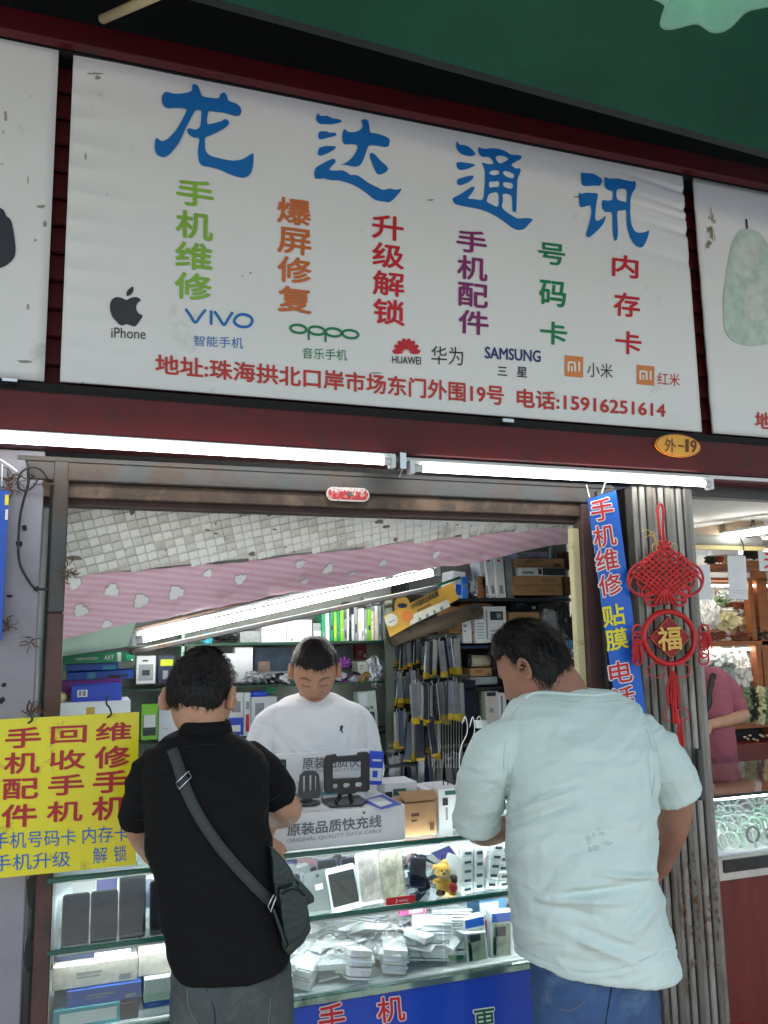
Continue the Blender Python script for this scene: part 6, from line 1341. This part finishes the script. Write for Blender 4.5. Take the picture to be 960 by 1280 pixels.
def skin_mat(name, c):
    m = M(name, c, .5, var=.10, scale=18, trans=.10, bump=.08, bscale=220, spec=.4)
    n = m.node_tree; p = n.nodes['Principled BSDF']
    if 'tint' in [x.name for x in n.nodes]: return m
    at_ = n.nodes.new('ShaderNodeAttribute'); at_.attribute_name = 'tint'; at_.name = 'tint'
    lk = [l for l in n.links if l.to_socket == p.inputs['Base Color']][0]; src = lk.from_socket
    m1 = n.nodes.new('ShaderNodeMix'); m1.data_type = 'RGBA'; m1.inputs[7].default_value = (.012, .009, .008, 1)
    n.links.new(at_.outputs['Color'], m1.inputs[0]) if False else None
    sp = n.nodes.new('ShaderNodeSeparateColor'); n.links.new(at_.outputs['Color'], sp.inputs[0])
    n.links.new(sp.outputs[0], m1.inputs[0]); n.links.new(src, m1.inputs[6])
    m2 = n.nodes.new('ShaderNodeMix'); m2.data_type = 'RGBA'; m2.inputs[7].default_value = (*s2l((150, 78, 66)), 1); n.links.new(sp.outputs[1], m2.inputs[0]); n.links.new(m1.outputs[2], m2.inputs[6])
    n.links.new(m2.outputs[2], p.inputs['Base Color']); return m
hairm = M('black_hair', (19, 15, 14), .45, var=.35, scale=30, bump=.3, bscale=120, spec=.3, stretch=(3, 3, .6))

def hand(mb, wrist, d, nrm, side=1, s=1., curl=.5):
    """palm + five bent fingers; d = pointing direction, nrm = back of the hand"""
    d = V(d).normalized(); nrm = V(nrm); nrm = (nrm - d * nrm.dot(d)).normalized(); a = d.cross(nrm) * side
    w = V(wrist)
    L = lambda x, y, z: w + (d * x + a * y + nrm * z) * s
    mb.tube([L(-.02, 0, 0), L(.02, 0, 0), L(.055, .0, 0), L(.088, 0, 0)], [.024 * s, .030 * s, .036 * s, .033 * s], 14, smooth=3, flat=.45, round_=True, up=nrm)
    for k, (y, l) in enumerate([(-.030, .066), (-.011, .076), (.010, .071), (.028, .056)]):
        pts = [L(.078, y, 0)]; ang = .25 * curl; x, z = .078, 0
        for q, f in enumerate((.45, .32, .23)):
            ang += curl * (.75 if q else .45) + .06 * k; x += math.cos(ang) * l * f; z -= math.sin(ang) * l * f; pts.append(L(x, y * 1.05, z))
        mb.tube(pts, [.0092 * s, .0088 * s, .0082 * s, .007 * s], 10, smooth=3, round_=True)
    mb.tube([L(.015, -.026, -.004), L(.045, -.046, -.012), L(.072, -.052, -.02)], [.0125 * s, .0105 * s, .0088 * s], 10, smooth=3, round_=True)
    return mb
def person(label, loc, skin, body_mb, head_c, face, hair_kind, top_tilt=(0, 0, 1), hs=1., vox=.006):
    root = thing('person', label, 'person', loc)
    k, nr = fuse(body_mb, vox, 2)
    fdir = V(face).normalized(); up_ = V(top_tilt); up_ = (up_ - fdir * up_.dot(fdir)).normalized(); rt = fdir.cross(up_)
    hc = V(head_c); T = lambda v: hc + (rt * v.x + fdir * v.y + up_ * v.z) * hs
    hv, hf, hcol = head_local(hair_kind)
    nb_ = len(k.v); k.add([T(v) for v in hv], hf)
    for s_ in (-1, 1):     # ears
        e = MB(); ec = V((s_ * .078, -.008, -.008))
        rs = []
        for (r, o_) in ((1, 0), (1.08, .008), (1.0, .014), (.8, .013), (.55, .006), (.1, .004)):
            rs.append([T(ec + V((s_ * (o_ + (.006 if math.sin(t) < .3 else .002) * (1 if o_ else 0)), (.017 * math.cos(t) - o_ * .7) * r, .030 * math.sin(t) * r * (1 if math.sin(t) > 0 else .9)))) for t in [2 * math.pi * i / 20 for i in range(20)]])
        e.rings(rs); k.add(e.v, e.f)
    o = k.make('body', skin, root, True)
    ca_ = o.data.color_attributes.new('tint', 'FLOAT_COLOR', 'POINT')
    vals = [0.] * (4 * len(o.data.vertices))
    for i, c in enumerate(hcol):
        vals[4 * (nb_ + i)] = max(0, c); vals[4 * (nb_ + i) + 1] = max(0, -c); vals[4 * (nb_ + i) + 3] = 1
    ca_.data.foreach_set('color', vals)
    # hair
    def hairline(x, y, z):      # >0 inside hair
        f = y / .096
        if f > .25: lim = .052 + .012 * (f - .25) - .02 * abs(x) / .077 * 0
        elif f > -.1: lim = .052 - (.25 - f) / .35 * (.045 if hair_kind != 'long' else .07)
        elif f > -.45: lim = .007 - (-.1 - f) / .35 * .05 if hair_kind != 'long' else -.018 - (-.1 - f) / .35 * .05
        else: lim = -.045 if hair_kind == 'short' else (-.098 if hair_kind == 'long' else -.050)
        return z - lim + .009 * noise.noise(V((x * 45, y * 45, z * 20)))
    H = MB(); thick = {'short': .013, 'crop': .016, 'long': .017}[hair_kind]
    hvv = []
    for v in hv:
        h = hairline(v.x, v.y, v.z); t = max(0., min(1, h / .022)) ** .6
        bz_ = thick * (.55 + .6 * max(0, v.z / .116)) * t + .0032 * noise.noise(v * 40) * t + .0018 * noise.noise(v * 110) * t
        hvv.append(v + v.normalized() * bz_)
    keep = [f for f in hf if min(hairline(*hv[i]) for i in f) > -.001]
    H.add([T(v) for v in hvv], keep)
    rnd = random.Random(5); pts = [i for i in range(len(hv)) if hairline(*hv[i]) > .004 and .02 < i / len(hv)]
    for q in range({'short': 2600, 'crop': 2600, 'long': 3400}[hair_kind]):
        i = rnd.choice(pts); v = hvv[i]; nn = v.normalized()
        flow = V((0, .35 if v.y > .0 else -.5, -1)) if hair_kind != 'crop' else V((0, .9, -.5))
        if hair_kind == 'long': flow = V((rnd.uniform(-.2, .2), -.15, -1))
        flow += V((rnd.uniform(-.5, .5), rnd.uniform(-.3, .3), rnd.uniform(-.3, .3))); flow = (flow - nn * flow.dot(nn)).normalized()
        L_ = rnd.uniform(.012, .03) * ((2.4 if v.z < -.02 else 1.5) if hair_kind == 'long' else 1); sd_ = nn.cross(flow) * rnd.uniform(.0006, .0013)
        a = v - nn * .002; b = a + flow * L_ * .5 + nn * rnd.uniform(.001, .004); c = b + flow * L_ * .5 + nn * rnd.uniform(-.003, .003)
        H.add([T(a - sd_), T(a + sd_), T(b + sd_ * .8), T(b - sd_ * .8), T(c)], [(0, 1, 2, 3), (3, 2, 4)])
    H.make('hair', hairm, root, True)
    return root
def garment(name, mb, mat, root, vox=.007, sm=4, wrinkle=None, infl=0.):
    k, nr = fuse(mb, vox, sm)
    if infl: k.v = [v + n_ * infl for v, n_ in zip(k.v, nr)]
    if wrinkle: k.v = [v + n_ * wrinkle(v, n_) for v, n_ in zip(k.v, nr)]
    bv = BVHTree.FromPolygons(k.v, k.f); o = k.make(name, mat, root, True); return o, bv
def onsurf(bv, px, py, off=.004):
    d = ray(px, py).normalized(); h = bv.ray_cast(CAM, d)
    if h[0] is None: return None
    return h[0] - d * off
def ridged(v, s, seed=0.): return 1 - 2 * abs(noise.noise(V((v.x * s[0], v.y * s[1], v.z * s[2])) + V((seed, seed * 2, 0))))
def pxof(p):
    r = p - CAM; c = V((sum(r[i] * (CX[j], CY[j], CZ[j])[0] for i, j in ())) ,) if False else None
    cxv = V((CX.x * r.x + CY.x * r.y + CZ.x * r.z, CX.y * r.x + CY.y * r.y + CZ.y * r.z, CX.z * r.x + CY.z * r.y + CZ.z * r.z))
    return 480 + F * cxv.x / -cxv.z, 640 - F * cxv.y / -cxv.z

# ---- customer in the aqua shirt (right)
sk1 = skin_mat('skin_tan', (164, 118, 96)); sk2 = skin_mat('skin_light', (198, 150, 122)); sk3 = skin_mat('skin_mid', (182, 134, 108))
b = torso([(866, 678, 758, -.40, .06), (893, 655, 780, -.41, .09), (930, 650, 796, -.43, .11), (1000, 655, 792, -.44, .13), (1100, 660, 798, -.44, .135), (1165, 665, 806, -.44, .12)])
limb(b, [(716, 900, -.41, 34), (708, 870, -.39, 30), (690, 845, -.35, 30)])
limb(b, [(780, 930, -.42, 24), (826, 965, -.41, 22), (843, 1000, -.39, 24), (842, 1030, -.36, 21), (834, 1058, -.29, 17), (826, 1084, -.24, 12.5)])
limb(b, [(645, 935, -.38, 24), (610, 985, -.32, 19), (597, 1022, -.25, 20), (603, 1040, -.18, 17), (636, 1034, -.06, 15), (676, 1018, .02, 10.5)])
hand(b, at(826, 1084, -.24), (-.35, .55, -.6), (.9, .3, -.1), 1); hand(b, at(678, 1016, .03), (.7, .5, .05), (0, -.3, 1), 1)
p1 = person('man seen from behind in a pale aqua t-shirt leaning over the counter', (1.1, -.42, 0), sk1, b, at(668, 835, -.32), (-.50, .72, -.48), 'long', hs=1.09)
s_ = torso([(862, 668, 766, -.395, .06), (870, 650, 780, -.40, .085), (882, 634, 794, -.405, .11), (900, 626, 806, -.41, .135), (930, 624, 814, -.43, .155), (970, 630, 817, -.44, .17), (1005, 633, 814, -.445, .18), (1060, 633, 812, -.45, .185), (1110, 635, 820, -.45, .185), (1150, 637, 830, -.45, .18), ((1185, 1178), 640, 838, -.45, .175), ((1202, 1190), 641, 841, -.45, .172)], 2.5)
limb(s_, [(652, 928, -.38, 34), (622, 945, -.36, 36), (605, 980, -.32, 31), (597, 1010, -.28, 27), (594, 1030, -.255, 26.5)], rnd=False)
limb(s_, [(776, 920, -.40, 36), (808, 934, -.40, 36), (831, 962, -.41, 34), (846, 992, -.40, 31.5)], rnd=False)
def w1(v, n_):
    x, y = pxof(v); r = 0.
    def fold(x0, y0, x1, y1, a, w):
        dx, dy = x1 - x0, y1 - y0; t = max(0, min(1, ((x - x0) * dx + (y - y0) * dy) / (dx * dx + dy * dy))); d = math.hypot(x - x0 - dx * t, y - y0 - dy * t)
        return 1.9 * a * math.exp(-(d / w) ** 2) * (math.sin(math.pi * min(1, max(0.06, t))) ** .5)
    if n_.y < .35:
        r += fold(636, 1022, 730, 985, .007, 5) - fold(636, 1032, 720, 1003, .006, 5) + fold(640, 1045, 740, 1012, .004, 6)
        r += fold(690, 1110, 820, 1092, .006, 5) - fold(690, 1121, 800, 1108, .009, 4.5) + fold(660, 1120, 790, 1128, .007, 6) - fold(670, 1128, 760, 1150, .006, 6)
        r += fold(700, 1160, 800, 1205, .006, 7) - fold(720, 1158, 815, 1196, .005, 6) + fold(826, 1120, 790, 1170, .006, 7) - fold(818, 1118, 775, 1165, .005, 5)
        r += fold(816, 1096, 740, 1090, .005, 4) - fold(816, 1103, 735, 1099, .005, 4) + fold(660, 950, 740, 935, .0025, 8) + fold(700, 1040, 640, 1075, .003, 7)
        r += fold(812, 925, 818, 1000, -.007, 4) + fold(640, 925, 634, 1005, -.006, 4)
    q_ = V((v.x, v.y, v.z - .35 * v.x)); q_ = q_ + noise.noise_vector(v * 6) * .05; r += .0065 * ridged(q_, (3, 3, 9), 1.3) + .0055 * max(0, ridged(q_, (6, 6, 18), 4)) ** 2 - .004 * max(0, ridged(q_, (5, 5, 14), 9)) ** 3 + .0010 * noise.noise(v * 30)
    if n_.y < .3 and y > 1150: r -= .004 * math.exp(-((y - (1196 + 30 * max(0, 1 - ((x - 742) / 98) ** 2) - 11)) / 1.6) ** 2)
    return r
aqua = M('aqua_cotton', (212, 228, 222), .9, var=.05, scale=3, bump=.5, bscale=16, spec=.2, stretch=(1, 1, 2.2))
sh1, bv1 = garment('t_shirt', s_, aqua, p1, .0046, 6, w1, .002)
c0 = [onsurf(bv1, x, y, .001) for x, y in [(656, 873), (668, 866.5), (690, 866), (716, 868), (742, 869), (762, 867), (776, 868)]]
c0 = [c for c in c0 if c]
MB().tube(c0, .0045, 8, smooth=3).make('collar_rib', aqua, p1, True)
hem = [onsurf(bv1, x, y, .0005) for x, y in [(646, 1196), (668, 1211), (700, 1222), (735, 1226), (770, 1222), (804, 1210), (832, 1193)]]
aq2 = M('aqua_seam', (178, 200, 194), .9)
def sseam(bv, pts, mat, o, w=.0009, nm='seam'):
    P_ = [onsurf(bv, x, y, .0006) for x, y in pts]; P_ = [p for p in P_ if p is not None]
    if len(P_) > 1: MB().tube(P_, w, 5, smooth=3).make(nm, mat, o)
for pts in ([(652, 878), (638, 900), (631, 930), (630, 965), (635, 1000)], [(784, 880), (804, 903), (815, 935), (818, 970), (815, 995)], [(576, 1014), (590, 1021), (606, 1024), (617, 1023)], [(819, 985), (834, 984), (852, 978), (868, 968)], [(660, 880), (690, 876), (720, 877), (750, 877), (776, 875)]): sseam(bv1, pts, aq2, sh1)
hp = [(644 + i * 19.4, 1191 + 28 * (1 - ((i - 5) / 5) ** 2) - i * .9) for i in range(11)]; sseam(bv1, hp, aq2, sh1, .0008)
mk = MB()
for (x, y, w_, h_) in [(736, 1050, 5, 7), (745, 1060, 6, 4), (752, 1042, 5, 3), (738, 1062, 3, 4), (760, 1054, 6, 3), (748, 1036, 3, 3), (742, 1044, 2, 4)]:
    P_ = [onsurf(bv1, x + w_ * math.cos(a) * random.uniform(.6, 1.2), y + h_ * math.sin(a) * random.uniform(.6, 1.2), .0016) for a in [i * math.pi / 4 for i in range(8)]]
    if None not in P_: mk.add(P_, [tuple(range(8))])
if mk.v: mk.make('smudge', M('shirt_smudge', (186, 204, 198), .9, alpha=.3, var=.2), sh1)
denim = M('blue_denim', (58, 86, 128), .85, var=.3, scale=7, bump=.25, bscale=400, dirt=((96, 126, 160), .28, 4)); denimg = M('grey_denim', (74, 80, 80), .85, var=.25, scale=7, bump=.25, bscale=400, dirt=((104, 108, 104), .25, 4))
def legs(xc, Y, hw, ztop, mat, root, spread=.10, dpt=.135, twist=0, shoe=None):
    mb = MB()
    mb.rings([ell(V((xc, Y, z)), V((w, 0, 0)), V((0, d, 0)), e=2.4) for z, w, d in ((ztop, hw, dpt), (ztop - .10, hw * 1.02, dpt * 1.04), (ztop - .20, hw, dpt * .98))])
    for s_ in (-1, 1):
        mb.tube([V((xc + s_ * hw * .45, Y - .01, ztop - .13)), V((xc + s_ * spread, Y, ztop - .32)), V((xc + s_ * spread * 1.05, Y + .01, .42)), V((xc + s_ * spread * 1.1, Y - .01, .19))], [hw * .60, hw * .52, hw * .38, hw * .33], 18, smooth=4, round_=True)
    w = lambda v, n_: .004 * ridged(v, (7, 7, 10), 2.2) + .003 * ridged(v, (14, 14, 22), 5)
    o, bv = garment('jeans', mb, mat, root, .008, 4, w)
    for s_ in (-1, 1):
        q = MB(); q.tube([V((xc + s_ * spread * 1.1, Y - .08, .135)), V((xc + s_ * spread * 1.1, Y - .02, .15)), V((xc + s_ * spread * 1.1, Y + .08, .135)), V((xc + s_ * spread * 1.1, Y + .17, .12))], [.038, .046, .044, .032], 14, smooth=3, round_=True, flat=.8); q.make('shoe', blackp, root, True)
    return o, bv
def seam(bv, pts, mat, root, w=.0011):
    P_ = [onsurf(bv, x, y, .001) for x, y in pts]; P_ = [p for p in P_ if p is not None]
    if len(P_) > 1: MB().tube(P_, w, 5, smooth=3).make('seam', mat, root)
hc_ = at(741, 1215, -.45)
j1, bj1 = legs(hc_.x, -.45, .160, .88, denim, p1, dpt=.12)
thr = M('denim_thread', (120, 116, 110), .8); thr2 = M('dark_seam', (24, 34, 52), .9)
seam(bj1, [(684, 1238), (686, 1252), (712, 1264), (740, 1244), (742, 1230)], thr, j1); seam(bj1, [(810, 1216), (812, 1232), (828, 1236), (836, 1225)], thr, j1)
seam(bj1, [(765, 1232), (762, 1250), (757, 1279), (755, 1300)], thr2, j1, .0016)

# ---- customer in the black polo (left)
b = torso([(916, 238, 282, -.36, .05), (938, 212, 302, -.36, .07), (1000, 200, 312, -.375, .09), (1100, 212, 326, -.385, .09), (1170, 230, 338, -.39, .09)])
limb(b, [(258, 930, -.36, 24), (256, 905, -.34, 23), (252, 888, -.31, 24)])
limb(b, [(304, 955, -.36, 15), (334, 985, -.33, 15), (349, 1004, -.30, 18), (359, 1012, -.25, 17.5), (352, 1020, -.17, 14), (338, 1026, -.05, 11), (330, 1048, .00, 9)])
limb(b, [(206, 965, -.36, 15), (180, 1000, -.33, 14), (174, 1030, -.29, 16), (184, 1058, -.18, 12), (200, 1078, -.05, 10)])
hand(b, at(200, 1078, -.05), (.5, .6, -.2), (0, -.4, 1), -1, .9)
hand(b, at(331, 1052, -.035), (.28, -.05, -.6), (-.1, -1, .1), 1, .8, .5)
p2 = person('man seen from behind in a black polo shirt with a crossbody bag', (.28, -.38, 0), sk2, b, at(251, 872, -.31), (.42, .78, -.36), 'short', hs=.99)
s_ = torso([(917, 228, 290, -.355, .055), (926, 208, 308, -.36, .08), (940, 186, 326, -.365, .105), (965, 178, 334, -.37, .125), (1005, 180, 334, -.375, .135), (1050, 184, 338, -.38, .135), (1100, 193, 344, -.385, .135), (1150, 203, 352, -.39, .135), ((1192, 1172), 212, 357, -.39, .135), ((1216, 1188), 218, 360, -.39, .135)], 2.5)
limb(s_, [(206, 950, -.35, 20), (188, 970, -.34, 22), (176, 1000, -.33, 19), (174, 1028, -.31, 18)], rnd=False)
limb(s_, [(304, 948, -.35, 22), (328, 968, -.33, 23), (345, 996, -.30, 22)], rnd=False)
def w2(v, n_):
    q_ = V((v.x, v.y, v.z + .3 * v.x)) + noise.noise_vector(v * 6) * .05
    return .0045 * ridged(q_, (3, 3, 8), 3.3) + .005 * max(0, ridged(q_, (6, 6, 16), 6)) ** 2 - .004 * max(0, ridged(q_, (5, 5, 13), 2)) ** 3
blackf = M('black_polo', (14, 14, 16), .85, var=.1, scale=3, bump=.6, bscale=16, spec=.25, stretch=(1, 1, 2))
sh2, bv2 = garment('polo_shirt', s_, blackf, p2, .0048, 6, w2, .003)
bs_ = M('black_seam', (34, 34, 36), .9)
for pts in ([(200, 942), (190, 960), (186, 985), (190, 1010)], [(306, 938), (322, 960), (329, 985), (330, 1010)], [(163, 1018), (172, 1024), (184, 1024)], [(335, 1002), (350, 994), (362, 984)], [(205, 944), (240, 932), (275, 932), (305, 940)]): sseam(bv2, pts, bs_, sh2)
ccl = at(257, 912, -.35)
mb = MB(); mb.rings([ell(ccl + V((0, 0, dz)), V((r, 0, 0)), V((0, r * .95, 0)), e=2) for dz, r in ((-.02, .068), (.004, .064), (.02, .059), (.022, .054), (.0, .056))]); mb.make('collar', blackf, p2, True)
def legs_at(px, py, Y): return at(px, py, Y)
j2, bj2 = legs(at(290, 1225, -.40).x, -.40, .134, .93, denimg, p2, spread=.075, dpt=.12)
seam(bj2, [(234, 1236), (236, 1260), (250, 1285)], thr, j2); seam(bj2, [(258, 1236), (268, 1262), (268, 1290)], thr2, j2); seam(bj2, [(336, 1214), (338, 1250), (334, 1290)], thr, j2); seam(bj2, [(296, 1232), (330, 1224), (356, 1208)], thr2, j2)
# bag and strap
bag = thing('crossbody_bag', 'dark green leather crossbody bag hanging at the hip of the black shirt man', 'bag', at(363, 1200, -.32))
leath = M('green_leather', (24, 44, 40), .38, var=.2, scale=8, bump=.25, bscale=80, spec=.6)
def slab(poly, Y, d, vox=.005, sm=7): mb = MB(); mb.poly([at(x, y, Y) for x, y in poly], (0, d, 0)); return fuse(mb, vox, sm)[0]
slab([(338, 1060), (352, 1070), (366, 1088), (374, 1112), (386, 1140), (390, 1162), (381, 1179), (362, 1197), (352, 1186), (350, 1150), (342, 1110)], -.50, .13).make('pouch', leath, bag, True)
slab([(348, 1112), (368, 1106), (384, 1116), (388, 1150), (380, 1170), (360, 1184), (354, 1170)], -.52, .03).make('front_pocket', leath, bag, True)
slab([(372, 1100), (380, 1106), (393, 1120), (394, 1128), (382, 1134), (372, 1126)], -.46, .05, .004, 5).make('side_loop', leath, bag, True)
MB().tube([at(352, 1118, -.527), at(368, 1111, -.529), at(382, 1120, -.527)], .0018, 6, smooth=3).make('zip', M('zip_dark', (20, 22, 22), .4, metal=.5), bag)
sp = [(215, 936), (222, 955), (229, 978), (240, 1004), (256, 1032), (276, 1060), (300, 1088), (322, 1111), (340, 1128)]
L_, R__ = [], []
for i, (x, y) in enumerate(sp):
    x0, y0 = sp[max(0, i - 1)]; x1, y1 = sp[min(len(sp) - 1, i + 1)]; dx, dy = x1 - x0, y1 - y0; l = math.hypot(dx, dy); hw = 7.2
    for lst, s2 in ((L_, 1), (R__, -1)):
        p = onsurf(bv2, x - dy / l * hw * s2, y + dx / l * hw * s2, .006); lst.append(p)
for i in range(len(L_)):
    if L_[i] is None: L_[i] = L_[i - 1]
    if R__[i] is None: R__[i] = R__[i - 1]
PL, _ = crom(L_, [0] * len(L_), 5); PR, _ = crom(R__, [0] * len(R__), 5); mb = MB(); n_ = len(PL)
dd = V((0, -.003, 0)); mb.add([p for q in zip(PL, PR) for p in q] + [p + dd for q in zip(PL, PR) for p in q], [])
for i in range(n_ - 1):
    mb.f.append((2 * i, 2 * i + 1, 2 * i + 3, 2 * i + 2)); b_ = 2 * n_; mb.f.append((b_ + 2 * i, b_ + 2 * i + 2, b_ + 2 * i + 3, b_ + 2 * i + 1)); mb.f.append((2 * i, 2 * i + 2, b_ + 2 * i + 2, b_ + 2 * i)); mb.f.append((2 * i + 1, b_ + 2 * i + 1, b_ + 2 * i + 3, 2 * i + 3)); mb.m += [0] * 4
mb.make('strap', M('strap_grey', (58, 62, 64), .7, var=.1, bump=.3, bscale=300), bag, True)
def buckle(cs):
    q = [onsurf(bv2, x, y, .012) for x, y in cs]
    if None not in q: MB().tube(q, .0018, 7, closed=True).make('buckle', M('chrome', (200, 200, 200), .2, metal=1), bag, True)
buckle([(220, 979), (236, 964), (239, 971), (224, 987)]); 
MB().tube([at(335, 1133, -.525), at(342, 1118, -.525), at(345, 1122, -.525), at(338, 1140, -.525)], .0018, 7, closed=True).make('buckle', M('chrome', (1, 1, 1)), bag, True)
MB().tube([at(341, 1135, -.522), at(350, 1160, -.522), at(358, 1185, -.52)], .004, 8, smooth=3).make('strap_end', leath, bag, True)

# ---- shop worker
YW = .47
b = torso([(876, 380, 410, YW + .02, .05), (893, 356, 432, YW + .02, .07), (950, 345, 440, YW + .03, .09), (1060, 335, 448, YW + .05, .12), (1180, 335, 448, YW + .06, .12), (1290, 335, 448, YW + .06, .12)])
limb(b, [(394, 890, YW, 18), (393, 868, YW - .01, 18), (393, 850, YW - .02, 19)])
limb(b, [(352, 905, YW + .02, 11), (326, 930, YW, 10), (322, 985, YW - .03, 11), (345, 1000, YW - .10, 9), (362, 995, YW - .16, 7.5)]); limb(b, [(436, 905, YW + .02, 11), (458, 940, YW, 10), (464, 985, YW - .03, 11), (448, 1000, YW - .1, 9), (432, 1000, YW - .14, 7.5)])
hand(b, at(362, 995, YW - .16), (.9, -.3, .1), (0, -.4, 1), 1, .9); hand(b, at(430, 1000, YW - .15), (-.9, -.3, .1), (0, -.4, 1), -1, .9)
p3 = person('shop worker in a white t-shirt looking down behind the counter', (.95, YW, 0), sk3, b, at(393.5, 839, YW - .055), (-.20, -.80, -.50), 'crop', hs=.97)
s_ = torso([(868, 374, 418, YW + .02, .06), (874, 358, 430, YW + .01, .075), (884, 342, 446, YW, .095), (902, 332, 455, YW, .12), (940, 330, 455, YW + .01, .135), (990, 332, 452, YW + .03, .14), (1060, 334, 450, YW + .05, .14), (1180, 335, 450, YW + .06, .14)], 2.4)
limb(s_, [(352, 896, YW + .01, 15), (336, 906, YW + .01, 16), (324, 935, YW, 15), (318, 965, YW - .01, 14)]); limb(s_, [(436, 894, YW + .01, 15), (450, 905, YW + .01, 16), (459, 932, YW, 15), (464, 965, YW - .01, 14)])
def w3(v, n_):
    x, y = pxof(v); r = .003 * ridged(v, (6, 6, 10), 8.3) + .002 * ridged(v, (12, 12, 24), 2)
    if n_.y < 0:
        r += .006 * math.exp(-((x - 360 - (y - 915) * 1.1) / 7) ** 2) * (1 if 905 < y < 945 else 0) - .005 * math.exp(-((x - 347 - (y - 920) * .9) / 6) ** 2) * (1 if 905 < y < 945 else 0)
        r -= .005 * math.exp(-((x - 441 + (y - 905) * .15) / 3) ** 2) * (1 if y > 895 else 0) + .005 * math.exp(-((x - 338) / 3) ** 2) * (1 if y > 900 else 0)
    return r
sh3, bv3 = garment('t_shirt', s_, M('white_cotton', (228, 229, 232), .9, var=.03, bump=.5, bscale=18, spec=.2, stretch=(1, 1, 2)), p3, .005, 6, w3, .003)
c0 = [onsurf(bv3, x, y, .001) for x, y in [(366, 866), (371, 874), (381, 882), (394, 886), (407, 883), (416, 876), (422, 866)]]; c0 = [c for c in c0 if c]
if len(c0) > 2: MB().tube(c0, .004, 8, smooth=3).make('collar_rib', M('white_cotton', (1, 1, 1)), p3, True)
q = [onsurf(bv3, x, y, .002) for x, y in [(425, 908), (428, 906), (429, 909), (428, 912), (429, 916), (427, 916), (426, 913), (424, 914), (425, 911)]]
if None not in q: MB().add(q, [tuple(range(9))]).make('emblem', blk_i, sh3)
legs(at(394, 1100, YW + .06).x, YW + .06, .15, .9, denim, p3, spread=.08, dpt=.12)
# ---- person in the pink shirt (neighbour)
YP = .95
b = torso([(836, 862, 892, YP, .05), (870, 855, 905, YP, .07), (950, 860, 908, YP, .08), (1040, 860, 908, YP, .08)])
limb(b, [(872, 850, YP, 12), (868, 828, YP, 12), (862, 812, YP, 12)])
limb(b, [(898, 855, YP, 9), (918, 880, YP - .02, 9), (928, 893, YP - .05, 10), (915, 899, YP - .12, 8.5), (886, 906, YP - .18, 6.5)])
hand(b, at(884, 906, YP - .18), (-.9, -.2, -.1), (0, -.4, 1), 1, .9)
p4 = person('person in a dusty pink t-shirt with a black shoulder strap in the jade shop', (at(880, 900, YP).x, YP, 0), sk2, b, at(856, 795, YP), (-.8, .5, -.2), 'short', hs=.95)
s_ = torso([(834, 862, 892, YP, .07), (842, 855, 903, YP, .09), (860, 848, 912, YP, .11), (900, 852, 916, YP, .115), (950, 855, 920, YP, .12), (1020, 855, 922, YP, .12)])
limb(s_, [(895, 846, YP, 14), (912, 866, YP - .01, 14.5), (921, 884, YP - .03, 13)])
sh4, bv4 = garment('t_shirt', s_, M('pink_cotton', (164, 90, 104), .85, var=.06, bump=.1, bscale=400), p4, .006, 5, w2, .003)
stp = [onsurf(bv4, x, y, .004) for x, y in [(900, 832), (893, 842), (889, 860), (887, 880), (882, 892)]]; stp = [p for p in stp if p]
if len(stp) > 1: tag(MB().tube(stp, .017, 8, smooth=3, flat=.15, up=(0, -1, 0)).make('shoulder_strap', blackc, p4), '', '') if False else MB().tube(stp, .017, 8, smooth=3, flat=.2, up=(0, -1, 0)).make('shoulder_strap', blackc, p4, True)
legs(at(885, 1000, YP).x, YP, .14, .9, M('dark_trousers', (40, 42, 48), .8), p4, spread=.08, dpt=.11)
